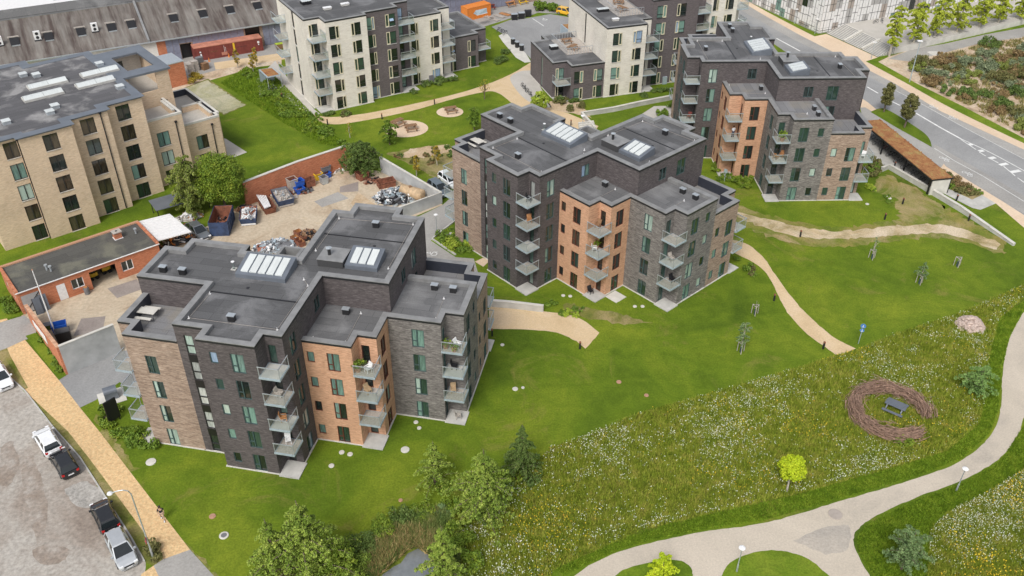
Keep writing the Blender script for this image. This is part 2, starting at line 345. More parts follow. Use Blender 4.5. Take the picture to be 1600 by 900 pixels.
# ------------------------------------------------------------------ mesh helpers
class MB:
    def __init__(s): s.v = []; s.f = []; s.m = []; s.mats = []
    def mi(s, name):
        if name not in s.mats: s.mats.append(name)
        return s.mats.index(name)
    def add(s, vs, fs, mat):
        k = len(s.v); s.v.extend([tuple(v) for v in vs]); i = s.mi(mat)
        for f in fs: s.f.append(tuple(k+j for j in f)); s.m.append(i)
    def box(s, x0, y0, z0, x1, y1, z1, mat, rz=0.0, o=(0, 0, 0)):
        vs = [(x0, y0, z0), (x1, y0, z0), (x1, y1, z0), (x0, y1, z0), (x0, y0, z1), (x1, y0, z1), (x1, y1, z1), (x0, y1, z1)]
        if rz or o != (0, 0, 0):
            c, si = math.cos(rz), math.sin(rz); vs = [(o[0]+x*c-y*si, o[1]+x*si+y*c, o[2]+z) for x, y, z in vs]
        s.add(vs, [(0, 3, 2, 1), (4, 5, 6, 7), (0, 1, 5, 4), (1, 2, 6, 5), (2, 3, 7, 6), (3, 0, 4, 7)], mat)
    def quad(s, a, b, c, d, mat): s.add([a, b, c, d], [(0, 1, 2, 3)], mat)
    def bar(s, p, q, w, mat, w2=None):
        p, q = Vector(p), Vector(q); d = (q-p).normalized()
        u = d.cross(Vector((0, 0, 1)))
        if u.length < 1e-4: u = Vector((1, 0, 0))
        u.normalize(); v = d.cross(u)
        w2 = w if w2 is None else w2
        vs = [p+u*a*w/2+v*b*w/2 for a, b in ((-1, -1), (1, -1), (1, 1), (-1, 1))]+[q+u*a*w2/2+v*b*w2/2 for a, b in ((-1, -1), (1, -1), (1, 1), (-1, 1))]
        s.add(vs, [(0, 1, 2, 3), (7, 6, 5, 4), (0, 4, 5, 1), (1, 5, 6, 2), (2, 6, 7, 3), (3, 7, 4, 0)], mat)
    def tube(s, pts, rad, mat, seg=8):
        pts = [Vector(p) for p in pts]; n = len(pts); rings = []
        if not hasattr(rad, '__len__'): rad = [rad]*n
        for i, p in enumerate(pts):
            d = (pts[min(i+1, n-1)]-pts[max(i-1, 0)]).normalized()
            u = d.cross(Vector((0.13, 0.97, 0.21))); u = u if u.length > 1e-3 else Vector((1, 0, 0)); u.normalize(); v = d.cross(u)
            rings.append([p+(u*math.cos(2*PI*k/seg)+v*math.sin(2*PI*k/seg))*rad[i] for k in range(seg)])
        vs = [v for r in rings for v in r]; fs = []
        for i in range(n-1):
            for k in range(seg):
                fs.append((i*seg+k, i*seg+(k+1) % seg, (i+1)*seg+(k+1) % seg, (i+1)*seg+k))
        fs.append(tuple(range(seg))[::-1]); fs.append(tuple((n-1)*seg+k for k in range(seg)))
        s.add(vs, fs, mat)
    def lathe(s, prof, mat, c=(0, 0, 0), seg=16):
        vs = []; fs = []
        for r, z in prof:
            for k in range(seg): vs.append((c[0]+r*math.cos(2*PI*k/seg), c[1]+r*math.sin(2*PI*k/seg), c[2]+z))
        for i in range(len(prof)-1):
            for k in range(seg): fs.append((i*seg+k, i*seg+(k+1) % seg, (i+1)*seg+(k+1) % seg, (i+1)*seg+k))
        fs.append(tuple(range(seg))[::-1]); fs.append(tuple((len(prof)-1)*seg+k for k in range(seg)))
        s.add(vs, fs, mat)
    def prism(s, poly, z0, z1, mat, top=None):
        poly = ccw(poly); n = len(poly)
        vs = [(x, y, z0) for x, y in poly]+[(x, y, z1) for x, y in poly]
        s.add(vs, [(i, (i+1) % n, n+(i+1) % n, n+i) for i in range(n)], mat)
        tri = tessellate_polygon([[Vector((x, y, 0)) for x, y in poly]])
        fix = []
        for t in tri:
            a, b, c = [poly[k] for k in t]
            fix.append(t if (b[0]-a[0])*(c[1]-a[1])-(b[1]-a[1])*(c[0]-a[0]) > 0 else t[::-1])
        s.add([(x, y, z1) for x, y in poly], fix, top or mat)
    def mesh(s, name, smooth=False):
        me = bpy.data.meshes.new(name); me.from_pydata(s.v, [], s.f)
        for k in s.mats: me.materials.append(M[k])
        me.polygons.foreach_set('material_index', s.m)
        if smooth: me.polygons.foreach_set('use_smooth', [True]*len(s.f))
        me.update(); return me
    def build(s, name, parent=None, smooth=False, loc=(0, 0, 0), rz=0.0):
        return link(name, s.mesh(name, smooth), parent, loc, rz)
def ccw(p):
    a = sum(p[i][0]*p[(i+1) % len(p)][1]-p[(i+1) % len(p)][0]*p[i][1] for i in range(len(p)))
    return list(p) if a > 0 else list(p)[::-1]
def link(name, me, parent=None, loc=(0, 0, 0), rz=0.0):
    o = bpy.data.objects.new(name, me); col.objects.link(o); o.parent = parent
    o.location = loc
    if rz: o.rotation_euler = (0, 0, rz)
    return o
def tag(o, label=None, cat=None, group=None, kind=None):
    if label: o['label'] = label
    if cat: o['category'] = cat
    if group: o['group'] = group
    if kind: o['kind'] = kind
    return o
def thing(name, label, cat, loc=(0, 0, 0), rz=0.0, group=None):
    o = link(name, None, None, loc, rz); o.empty_display_size = 0.3
    return tag(o, label, cat, group)
def kids(o): return [c for c in col.objects if c.parent == o]
def index_kids():
    d = {}
    for c in col.objects:
        if c.parent: d.setdefault(c.parent.name, []).append(c)
    return d
def dup(o, loc, rz, label=None, group=None, scale=None):
    def cp(x, p, d):
        c = x.copy(); col.objects.link(c); c.parent = p
        for ch in d.get(x.name, []): cp(ch, c, d)
        return c
    r = cp(o, None, index_kids()); r.location = loc; r.rotation_euler = (0, 0, rz)
    if label: r['label'] = label
    if group: r['group'] = group
    if scale: r.scale = (scale,)*3
    return r
def smooth_line(pts, k=5):
    """Catmull-Rom through the points"""
    P = [np.array(p, float) for p in pts]; P = [2*P[0]-P[1]]+P+[2*P[-1]-P[-2]]; o = []
    for i in range(1, len(P)-2):
        for j in range(k):
            t = j/k; a, b, c, d = P[i-1], P[i], P[i+1], P[i+2]
            o.append(tuple(0.5*((2*b)+(c-a)*t+(2*a-5*b+4*c-d)*t*t+(-a+3*b-3*c+d)*t**3)))
    o.append(tuple(P[-2])); return o
def gp(pts, z=0.0): return [G(x, y, z) for x, y in pts]
def sheet(name, poly, level, mat, kind='structure', jitter=0.0, z=None, parent=None):
    """a flat ground sheet, 4 mm steps between levels"""
    zz = level*0.004 if z is None else z
    if jitter:
        rr = random.Random(len(poly)*7+level); q = []
        for i in range(len(poly)):
            a, b = poly[i], poly[(i+1) % len(poly)]; L = math.hypot(b[0]-a[0], b[1]-a[1]); n = max(1, int(L/0.5))
            for j in range(n):
                t = j/n; q.append((a[0]+(b[0]-a[0])*t+rr.uniform(-jitter, jitter), a[1]+(b[1]-a[1])*t+rr.uniform(-jitter, jitter)))
        poly = q
    mb = MB(); tri = tessellate_polygon([[Vector((x, y, 0)) for x, y in poly]])
    fs = []
    for t in tri:
        a, b, c = [poly[k] for k in t]
        fs.append(t if (b[0]-a[0])*(c[1]-a[1])-(b[1]-a[1])*(c[0]-a[0]) > 0 else t[::-1])
    mb.add([(x, y, zz) for x, y in poly], fs, mat)
    return tag(mb.build(name, parent), kind=kind)
def inside(P, xy):
    P = np.asarray(P); x, y = xy[:, 0], xy[:, 1]; r = np.zeros(len(x), bool); j = len(P)-1
    for i in range(len(P)):
        xi, yi = P[i]; xj, yj = P[j]
        c = ((yi > y) != (yj > y)) & (x < (xj-xi)*(y-yi)/(yj-yi+1e-12)+xi); r ^= c; j = i
    return r
def scatter(poly, n, rng, holes=()):
    P = np.array(poly); lo, hi = P.min(0), P.max(0); out = []
    while sum(len(o) for o in out) < n:
        q = rng.uniform(lo, hi, (n*2, 2)); k = inside(P, q)
        for h in holes: k &= ~inside(h, q)
        out.append(q[k])
    return np.concatenate(out)[:n]
def raw_mesh(name, V, F, mat, parent=None, mats=None, midx=None):
    """V (n,3), F (m,k) arrays to a mesh object"""
    me = bpy.data.meshes.new(name); k = F.shape[1]
    me.vertices.add(len(V)); me.vertices.foreach_set('co', np.ascontiguousarray(V, dtype=np.float32).ravel())
    me.loops.add(F.size); me.loops.foreach_set('vertex_index', np.ascontiguousarray(F, dtype=np.int32).ravel())
    me.polygons.add(len(F)); me.polygons.foreach_set('loop_start', np.arange(0, F.size, k, dtype=np.int32))
    try: me.polygons.foreach_set('loop_total', np.full(len(F), k, dtype=np.int32))
    except Exception: pass
    for q in (mats or [mat]): me.materials.append(M[q])
    if midx is not None: me.polygons.foreach_set('material_index', np.asarray(midx, dtype=np.int32))
    me.update(calc_edges=True); me.validate()
    return link(name, me, parent)

# ------------------------------------------------------------------ building kit
def offset(poly, w):
    """poly counter-clockwise, w[i] inward shift of edge i (i to i+1)"""
    n = len(poly); out = []
    for i in range(n):
        a, b, c = Vector(poly[i-1]), Vector(poly[i]), Vector(poly[(i+1) % n])
        d1, d2 = (b-a).normalized(), (c-b).normalized(); n1 = Vector((-d1.y, d1.x)); n2 = Vector((-d2.y, d2.x))
        p1 = a+n1*w[i-1]; p2 = b+n2*w[i]; cr = d1.x*d2.y-d1.y*d2.x
        if abs(cr) < 1e-5: out.append(tuple(b+n2*w[i])); continue
        t = ((p2-p1).x*d2.y-(p2-p1).y*d2.x)/cr; out.append(tuple(p1+d1*t))
    return out
def wall(B, p, q, z0, z1, mat, ops=(), depth=0.16, name='wall'):
    p, q = Vector(p), Vector(q); L = (q-p).length; d = (q-p)/L; n = Vector((d.y, -d.x))
    us = sorted({0.0, L}|{round(v, 4) for o in ops for v in o[:2]}); zs = sorted({z0, z1}|{round(v, 4) for o in ops for v in o[2:4]})
    mb = MB(); P = lambda u, z, k=0.0: (p.x+d.x*u-n.x*k, p.y+d.y*u-n.y*k, z)
    for i in range(len(us)-1):
        for j in range(len(zs)-1):
            um, zm = (us[i]+us[i+1])/2, (zs[j]+zs[j+1])/2
            if any(o[0] < um < o[1] and o[2] < zm < o[3] for o in ops): continue
            mb.quad(P(us[i], zs[j]), P(us[i+1], zs[j]), P(us[i+1], zs[j+1]), P(us[i], zs[j+1]), mat)
    for u0, u1, a, b in [o[:4] for o in ops]:
        mb.quad(P(u0, a), P(u0, b), P(u0, b, depth), P(u0, a, depth), mat)
        mb.quad(P(u1, b), P(u1, a), P(u1, a, depth), P(u1, b, depth), mat)
        mb.quad(P(u0, a), P(u0, a, depth), P(u1, a, depth), P(u1, a), mat)
        mb.quad(P(u0, b, depth), P(u0, b), P(u1, b), P(u1, b, depth), mat)
    return mb.build(name, B)
_fr, _pn = {}, {}
def frame_mesh(w, h, style, fm, sill):
    k = (w, h, style, fm, sill)
    if k in _fr: return _fr[k]
    mb = MB(); t = 0.07; y0, y1 = -0.07, 0.03
    mb.box(-w/2, y0, 0, -w/2+t, y1, h, fm); mb.box(w/2-t, y0, 0, w/2, y1, h, fm)
    mb.box(-w/2+t, y0, 0, w/2-t, y1, t, fm); mb.box(-w/2+t, y0, h-t, w/2-t, y1, h, fm)
    if style == 'dbl':
        x = -w*0.08; mb.box(x-0.05, y0-.01, t, x+0.05, y1, h-t, fm); mb.box(-w/2+t, y0, h*.33, x-.05, y1, h*.33+.07, fm)
    elif style == 'two': mb.box(-.05, y0-.01, t, .05, y1, h-t, fm)
    elif style == 'stair': mb.box(-w/2+t, y0-.01, h*.42, w/2-t, y1, h*.42+.10, fm)
    elif style in ('crL', 'crR'):
        s = -1 if style == 'crL' else 1; xs = s*w*0.5; xi = s*w*0.14; a, b = min(xs, xi), max(xs, xi); c = 'frame_cream'; q = .11
        mb.box(a, -.16, -.02, a+q, .02, h+.02, c); mb.box(b-q, -.16, -.02, b, .02, h+.02, c)
        mb.box(a+q, -.16, -.02, b-q, .02, q, c); mb.box(a+q, -.16, h-q, b-q, .02, h+.02, c)
        o0, o1 = (b, w/2-t) if s < 0 else (-w/2+t, a); mb.box(o0, y0, h*.28, o1, y1, h*.28+.06, fm)
    if sill: mb.box(-w/2-.03, -.2, -.06, w/2+.03, -.071, -.01, sill)
    _fr[k] = mb.mesh('window'); return _fr[k]
def pane_mesh(x0, x1, z0, z1, g):
    k = (x0, x1, z0, z1, g)
    if k not in _pn:
        mb = MB(); mb.quad((x0, 0, z0), (x1, 0, z0), (x1, 0, z1), (x0, 0, z1), g); _pn[k] = mb.mesh('pane')
    return _pn[k]
wr = random.Random(5)
GL = {'stair': ['pane_pale', 'pane_pale', 'pane_silver', 'pane_silver', 'pane_teal'], 'teal': ['pane_dark']*4+['pane_green']*4+['pane_teal']*3+['pane_pale', 'pane_silver', 'pane_blue'], 'red': ['pane_dark']*4+['pane_green']*3+['pane_brown']*2+['pane_teal'],
      'grey': ['pane_dark']*3+['pane_green']*4+['pane_teal']*4+['pane_pale']*3, 'tan': ['pane_dark']*4+['pane_brown']*6+['pane_green']*2+['pane_teal', 'pane_pale'], 'cream': ['pane_dark']*5+['pane_green']*3+['pane_teal']*2+['pane_blue']}
def window(B, p, q, u, z0, w, h, style, fm='frame_teal', glass='teal', depth=0.12, sill=None, name='window', g=None):
    p, q = Vector(p), Vector(q); d = (q-p).normalized(); n = Vector((d.y, -d.x)); c = p+d*u-n*depth
    f = link(name, frame_mesh(round(w, 3), round(h, 3), style, fm, sill), B, (c.x, c.y, z0), math.atan2(d.y, d.x))
    g1 = g or wr.choice(GL[glass]); g2 = g or (g1 if wr.random() < .6 else wr.choice(GL[glass]))
    w, h = round(w, 3), round(h, 3)
    if style == 'dbl': xs = [(-w/2+.07, -w*.08-.05, g1), (-w*.08+.05, w/2-.07, g2)]
    elif style == 'two': xs = [(-w/2+.07, -.05, g1), (.05, w/2-.07, g2)]
    elif style == 'crL': xs = [(-w/2+.11, -w*.14-.11, g1), (-w*.14, w/2-.07, g2)]
    elif style == 'crR': xs = [(-w/2+.07, w*.14, g1), (w*.14+.11, w/2-.11, g2)]
    else: xs = [(-w/2+.07, w/2-.07, g1)]
    for x0, x1, gg in xs: link('pane', pane_mesh(round(x0, 3), round(x1, 3), .07, round(h-.07, 3), gg), f)
    return f
def block(B, poly, z1, mats, wins=None, z0=0.0, widths=None, depth=0.4, cap='coping', felt_='roof_felt', skip=(), fascia='fascia_shade_black', lip=0.05, plinth=True, parapet=True, fm='frame_teal', glass='teal', sill=None, capw=0.55):
    """one volume of a building: walls with recessed openings, coping and fascia round a sunken roof.
    wins: {edge: [(centre coordinate along the wall, z0, w, h, style[, frame, glass])]}"""
    n = len(poly); wins = wins or {}
    for i in range(n):
        if i in skip: continue
        p, q = poly[i], poly[(i+1) % n]; m = mats if isinstance(mats, str) else mats.get(i, mats['*'])
        ax = 0 if abs(q[0]-p[0]) > abs(q[1]-p[1]) else 1; ops = []; ws = []
        for W in wins.get(i, []):
            u = abs(W[0]-p[ax]); ops.append((u-W[2]/2, u+W[2]/2, W[1], W[1]+W[3])); ws.append((u, W))
        wall(B, p, q, z0, z1-.06, m, ops)
        for u, W in ws:
            f_, g_ = (W[5], W[6]) if len(W) > 6 else (fm, glass)
            window(B, p, q, u, W[1], W[2], W[3], W[4], f_, g_, sill=sill, name='door' if W[4] == 'door' else 'window')
    widths = widths or [capw]*n; widths = [widths.get(i, capw) for i in range(n)] if isinstance(widths, dict) else widths
    if parapet:
        inn = offset(poly, widths); out = offset(poly, [-lip if w > 0 else 0 for w in widths]); fo = offset(poly, [-.03 if w > 0 else 0 for w in widths]); mb = MB()
        for i in range(n):
            j = (i+1) % n
            if widths[i] == 0: continue
            a, b, c, d = out[i], out[j], inn[j], inn[i]
            mb.quad((*a, z1), (*b, z1), (*c, z1), (*d, z1), cap)
            mb.quad((*a, z1-.07), (*b, z1-.07), (*b, z1), (*a, z1), cap)
            mb.quad((*poly[i], z1-.07), (*poly[j], z1-.07), (*b, z1-.07), (*a, z1-.07), cap)
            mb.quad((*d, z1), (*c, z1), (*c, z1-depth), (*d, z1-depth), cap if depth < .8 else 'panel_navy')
            a, b = fo[i], fo[j]; mb.quad((*a, z1-.30), (*b, z1-.30), (*b, z1-.07), (*a, z1-.07), fascia)
            mb.quad((*poly[i], z1-.30), (*poly[j], z1-.30), (*b, z1-.30), (*a, z1-.30), fascia)
        mb.build('parapet', B); rp = inn
    else: rp = poly
    sheet('roof', rp, 0, felt_, kind=None, z=z1-depth, parent=B)
    if plinth and z0 == 0:
        o = offset(poly, [-.10 if i not in skip else 0 for i in range(n)]); mb = MB(); mb.prism(o, 0.012, 0.10, 'concrete_pale'); mb.build('plinth', B)
def balcony(B, ai, bi, ao, bo, z, patio=False, glass=True, e=.28, post='steel_galv'):
    sa, sb = (1 if ao > ai else -1), (1 if bo > bi else -1); A1, B1 = ao+sa*e, bo+sb*e
    x0, x1, y0, y1 = min(ai, A1), max(ai, A1), min(bi, B1), max(bi, B1)
    if patio:
        mb = MB(); mb.box(x0, y0, .02, x1, y1, .14, 'concrete'); return mb.build('patio', B)
    mb = MB(); mb.box(x0, y0, z-.05, x1, y1, z+.13, 'steel_blue'); mb.box(x0+.1, y0+.1, z+.13, x1-.1, y1-.1, z+.15, 'wood_grey' if int(z) % 2 else 'concrete')
    o = mb.build('balcony', B); r = MB(); t = .045; zt = z+1.28
    for p in ((A1-sa*.05, B1-sb*.05), (ai+sa*.06, B1-sb*.05), (A1-sa*.05, bi+sb*.06)): r.box(p[0]-t/2, p[1]-t/2, z+.1, p[0]+t/2, p[1]+t/2, zt, post)
    r.bar((ai, B1-sb*.05, zt), (A1, B1-sb*.05, zt), .07, post); r.bar((A1-sa*.05, B1, zt), (A1-sa*.05, bi, zt), .07, post)
    r.build('railing', o)
    if glass:
        g = MB(); g.quad((ai+sa*.1, B1-sb*.05, z+.16), (A1-sa*.1, B1-sb*.05, z+.16), (A1-sa*.1, B1-sb*.05, zt-.05), (ai+sa*.1, B1-sb*.05, zt-.05), 'balustrade_glass'); g.build('glass_panel', o)
        g = MB(); g.quad((A1-sa*.05, bi+sb*.1, z+.16), (A1-sa*.05, B1-sb*.1, z+.16), (A1-sa*.05, B1-sb*.1, zt-.05), (A1-sa*.05, bi+sb*.1, zt-.05), 'balustrade_glass'); g.build('glass_panel', o)
    return o
def vent(B, x, y, z, mat='plastic_black', top='steel_galv', s=(.62, .42, .6), rz=0.):
    mb = MB(); mb.box(-s[0]/2, -s[1]/2, 0, s[0]/2, s[1]/2, s[2], mat); mb.box(-s[0]/2-.05, -s[1]/2-.05, s[2], s[0]/2+.05, s[1]/2+.05, s[2]+.07, top)
    return mb.build('roof_vent', B, loc=(x, y, z), rz=rz)
def skylight(B, a0, b0, a1, b1, z, n):
    mb = MB(); c = 'steel_blue'; h0, h1 = .42, 1.0
    vs = [(a0, b0, z), (a1, b0, z), (a1, b1, z), (a0, b1, z), (a0, b0, z+h0), (a1, b0, z+h0), (a1, b1, z+h1), (a0, b1, z+h1)]
    mb.add(vs, [(4, 5, 6, 7)], 'flashing'); mb.add(vs, [(0, 1, 5, 4), (1, 2, 6, 5), (2, 3, 7, 6), (3, 0, 4, 7)], 'flashing')
    f = mb.build('skylight', B); w = (a1-a0-.7)/n; sl = (h1-h0)/(b1-b0)
    for k in range(n):
        x0, x1 = a0+.35+k*w+.08, a0+.35+(k+1)*w-.08; y0, y1 = b0+.38, b1-.32; g = MB()
        zz = lambda y: z+h0+(y-b0)*sl
        g.add([(x0, y0, zz(y0)), (x1, y0, zz(y0)), (x1, y1, zz(y1)), (x0, y1, zz(y1)), (x0, y0, zz(y0)+.1), (x1, y0, zz(y0)+.1), (x1, y1, zz(y1)+.1), (x0, y1, zz(y1)+.1)], [(4, 5, 6, 7), (0, 1, 5, 4), (1, 2, 6, 5), (2, 3, 7, 6), (3, 0, 4, 7)], 'pane_sky'); g.build('pane', f)
    return f

# ------------------------------------------------------------------ the three brick point blocks (one design, three places)
V = {'a1': -16.99, 'a10': -7.06, 'a11': -10.06, 'a12': 4.71, 'a13': 6.51, 'a14': 11.71, 'a15': 13.5, 'a2': -15.05, 'a3': -8.91, 'a4': -3.3, 'a5': -1.44, 'a6': 3.73, 'a7': 6.53, 'a9': -1.71, 'al1': -16.8, 'al2': -15.38, 'ar1': 13.5, 'ar2': 11.68, 'b1': 2.5, 'b10': -5.18, 'b11': -3.64, 'b2': 7.78, 'b3': 9.59, 'b4': 8.48, 'b5': 17.88, 'b6': 19.66, 'b7': 18.24, 'b8': 6.08, 'b9': -3.38, 'bl1': -2.01, 'bl2': -3.64, 'bm2': 1.74, 'bm3': 4.97, 'bm4': 6.64, 'bm5': 12.07, 'br2': 16.67, 'br3': 18.36, 'a8': 0.0, 'bm1': 0.0}
v = lambda a, b: (V[a], V[b])
FL = 3.03
def point_block(name, label, x, y, yaw, seed, variant):
    global wr
    wr = random.Random(seed)
    B = thing(name, label, 'apartment building', (x, y, 0), yaw, 'brick apartment blocks of one design on the lawn')
    # tower, five storeys, dark brick. corners clockwise as surveyed, reversed to run counter-clockwise
    T = [v('a8', 'b9'), v('a8', 'b8'), v('a7', 'b8'), v('a7', 'b7'), v('a6', 'b7'), v('a6', 'b6'), v('a5', 'b6'), v('a5', 'b5'), v('a4', 'b5'), v('a4', 'b4'), v('a3', 'b4'), v('a3', 'b3'), v('a2', 'b3'), v('a2', 'b2'), v('a1', 'b2'), v('a1', 'b1'), v('a11', 'b1'), v('a11', 'b11'), v('a10', 'b11'), v('a10', 'b10'), v('a9', 'b10'), v('a9', 'b9')]
    D, S, T2 = (1.22, 2.12, 'dbl'), (.72, 1.25, 'sml'), (1.3, 1.55, 'two')
    W = {}
    W[0] = [(-1.56, k*FL+.06, *D) for k in range(5)]+[(4.15, 12.75, *T2)]
    W[2] = [(10.45, 12.65, *T2), (13.9, 12.15, 1.6, 2.1, 'two'), (13.9, 9.15, 1.6, 2.1, 'two')]
    W[17] = [(-8.85, k*FL+.06, .85, 2.15, 'stair', 'frame_dark', 'stair' if k else 'tan') for k in range(5)]
    W[19] = [w for k in range(5) for w in ((-5.75, k*FL+.82, *S), (-3.55, k*FL+.06, *D))]
    W[21] = [(-1.12, k*FL+.14, .75, 2.05, 'door', 'frame_dark', 'teal') for k in range(5)]
    W[5] = [(.8, k*FL+.06, *D) for k in range(5)]; W[9] = [(-6, k*FL+.06, *D) for k in range(5)]; W[13] = [(-16, k*FL+.06, .9, 2.1, 'sml') for k in range(4)]
    W[12] = [(8.7, k*FL+.82, *S) for k in range(5)]; W[14] = [(5.2, k*FL+.06, *D) for k in range(5)]
    block(B, T, 15.5, 'brick_dark', W)
    for k in range(4): mb = MB(); mb.box(-9.275, V['b11']-.03, k*FL+2.215, -8.425, V['b11']+.1, (k+1)*FL+.055, 'panel_black'); mb.build('spandrel', B)
    # middle volume: orange brick then grey brick, four storeys
    Mp = [v('a8', 'bm1'), v('a12', 'bm1'), v('a12', 'bm2'), v('a13', 'bm2'), v('a13', 'bm3'), v('a14', 'bm3'), v('a14', 'bm4'), v('a15', 'bm4'), v('a15', 'bm5'), v('a7', 'bm5'), v('a7', 'b8'), v('a8', 'b8')]
    red = ('frame_red', 'red'); gr = ('frame_teal', 'grey')
    W = {0: [w for k in range(4) for w in ((.66, k*FL+.82, *S, *red), (2.85, k*FL+.06, *D, *red))],
         2: [(5.35, k*FL+.14, .8, 2.05, 'door', *red) for k in range(4)],
         3: [(3.36, k*FL+.06, 1.3, 2.12, 'dbl', *red) for k in range(4)],
         4: [(9.4, k*FL+.06, *D, *gr) for k in range(4)],
         6-1: [(5.75, k*FL+.14, .85, 2.05, 'door', *gr) for k in range(4)],
         7: [w for k in range(4) for w in ((8.3, k*FL+.06, 1.3, 2.12, 'dbl', *gr), (10.62, k*FL+.82, .8, 1.25, 'sml', *gr))]}
    block(B, Mp, 12.5, {0: 'brick_orange', 1: 'brick_orange', 2: 'brick_orange', 3: 'brick_orange', '*': 'brick_grey'}, W, skip=(9, 10, 11), widths={9: 0, 10: 0, 11: 0}, felt_='roof_felt_pale' if variant != 'C' else 'terrace_floor')
    # right wing, brown brick, three storeys under a roof terrace
    Rp = [v('ar1', 'bm5'), v('ar1', 'br2'), v('ar2', 'br2'), v('ar2', 'br3'), v('a7', 'br3'), v('a7', 'bm5')]
    W = {0: [w for k in range(3) for w in ((13.0, k*FL+.82, .8, 1.25, 'sml', *gr), (15.3, k*FL+.06, 1.3, 2.12, 'dbl', *gr))], 2: [(17.5, k*FL+.14, .85, 2.05, 'door', *gr) for k in range(3)]}
    block(B, Rp, 10.46, 'brick_brown', W, skip=(4, 5), widths={4: 0, 5: 0}, depth=1.25, felt_='terrace_floor')
    # left wing, brown brick, four storeys under a roof terrace
    Lp = [v('al2', 'bl2'), v('a11', 'bl2'), v('a11', 'b1'), v('al1', 'b1'), v('al1', 'bl1'), v('al2', 'bl1')]
    W = {0: [(-13.22, k*FL+.06, 1.12, 2.12, 'dbl', 'frame_teal', 'grey') for k in range(4)], 3: [(.2, k*FL+.06, *D) for k in range(4)], 4: [(-15.9, k*FL+.14, .8, 2.05, 'door') for k in range(4)]}
    block(B, Lp, 13.55, 'brick_brown', W, skip=(1, 2), widths={1: 0, 2: 0}, depth=1.25, felt_='terrace_floor')
    for (a, b, c, d, n) in (('a9', 'b9', 'a8', 'b10', 5), ('a12', 'bm2', 'a13', 'bm1', 4), ('a14', 'bm4', 'a15', 'bm3', 4), ('ar2', 'br2', 'ar1', 'br3', 3), ('al2', 'bl1', 'al1', 'bl2', 4)):
        for k in range(n): balcony(B, V[a], V[b], V[c], V[d], k*FL, patio=(k == 0))
    # roof furniture
    rz = 15.1
    skylight(B, -8.1, 4.6, -3.1, 7.6, rz, 5); skylight(B, 1.5, 8.1, 4.75, 10.8, rz, 3)
    mb = MB(); mb.box(-1.2, 8.0, rz, 1.35, 10.3, rz+.75, 'roof_felt'); mb.box(-1.25, 7.95, rz+.75, 1.4, 10.35, rz+.8, 'coping'); mb.build('roof_box', B)
    mb = MB(); mb.lathe([(.16, 0), (.16, .7)], 'plastic_black', (-.3, 9.0, rz+.8), 10); mb.lathe([(.26, .7), (.3, .78), (.1, .86)], 'steel_galv', (-.3, 9.0, rz+.8), 12); mb.build('flue', B)
    mb = MB(); mb.box(-9.1, 5.6, rz, -8.6, 6.1, rz+.06, 'concrete'); mb.lathe([(.12, .06), (.12, .8)], 'balustrade_glass', (-8.85, 5.85, rz), 8); mb.lathe([(.16, .8), (.18, .88)], 'white_paint', (-8.85, 5.85, rz), 8); mb.build('flue', B)
    mb = MB()
    for x0, y0, x1, y1 in ((-5.7, 8.7-.25, -3.4, 8.7), (-5.7, 10.0, -3.4, 10.25), (-5.7, 8.7, -5.4, 10.0), (-3.7, 8.7, -3.4, 10.0)): mb.box(x0, y0, 12.6, x1, y1, 15.48, 'coping')
    if variant != 'C': mb.build('roof_hatch', B)
    for x, y in ((-15.2, 4.1), (-13.2, 4.1), (-5.4, -1.75), (2.0, 16.0)): vent(B, x, y, rz)
    for x, y in ((9.6, 10.55), (11.5, 10.5), (2.45, 5.0)): vent(B, x, y, 12.1)
    c = 'white_paint'
    for pts, zz in (([(-9.2, 1.6), (-9.3, -2.2), (-.95, -2.2), (-.85, 4.6), (-1.6, 5.5)], rz), ([(5.6, 8.9), (5.6, 17.2), (-2.3, 16.8), (-2.4, 10.5)], rz), ([(.8, .8), (3.9, .8), (3.8, 5.3)], 12.1), ([(11.0, 5.9), (10.9, 9.2)], 12.1)):
        mb = MB()
        for p, q in zip(pts, pts[1:]): mb.bar((*p, zz+.05), (*q, zz+.05), .022, 'wood_grey')
        for p in pts: mb.box(p[0]-.03, p[1]-.03, zz, p[0]+.03, p[1]+.03, zz+.24, c); mb.box(p[0]-.09, p[1]-.09, zz, p[0]+.09, p[1]+.09, zz+.03, c)
        mb.build('safety_line', B)
    mb = MB(); mb.box(-9.3, 1.9, rz+.001, -.5, 2.04, rz+.05, 'panel_black'); mb.build('roof_seam', B); mb = MB(); mb.box(-2.7, 13.6, rz+.001, 6.0, 13.74, rz+.05, 'panel_black'); mb.build('roof_seam', B)
    for x, y in ((-6.2, 3.2), (3.0, 12.5)):
        mb = MB(); mb.lathe([(.16, 0), (.16, .03)], 'metal_dark', (x, y, rz), 10); mb.build('roof_drain', B)
    return B
POS = {'A': (-19.093, 63.943, -.196), 'B': (5.552, 92.072, -.831), 'C': (30.658, 124.927, -1.536)}
BA = point_block('apartment_building', 'nearest brick apartment block, its brown left wing beside the yellow paved walk', *POS['A'], 11, 'A')
BB = point_block('apartment_building', 'middle brick apartment block standing corner-on with dark, orange and grey parts above the lawn', *POS['B'], 12, 'B')
BC = point_block('apartment_building', 'rear brick apartment block at the right, beside the bike shelter and the road', *POS['C'], 13, 'C')
def at(Bk, a, b, z=0.):
    x, y, w = POS[Bk]; return (x+a*math.cos(w)-b*math.sin(w), y+a*math.sin(w)+b*math.cos(w), z)

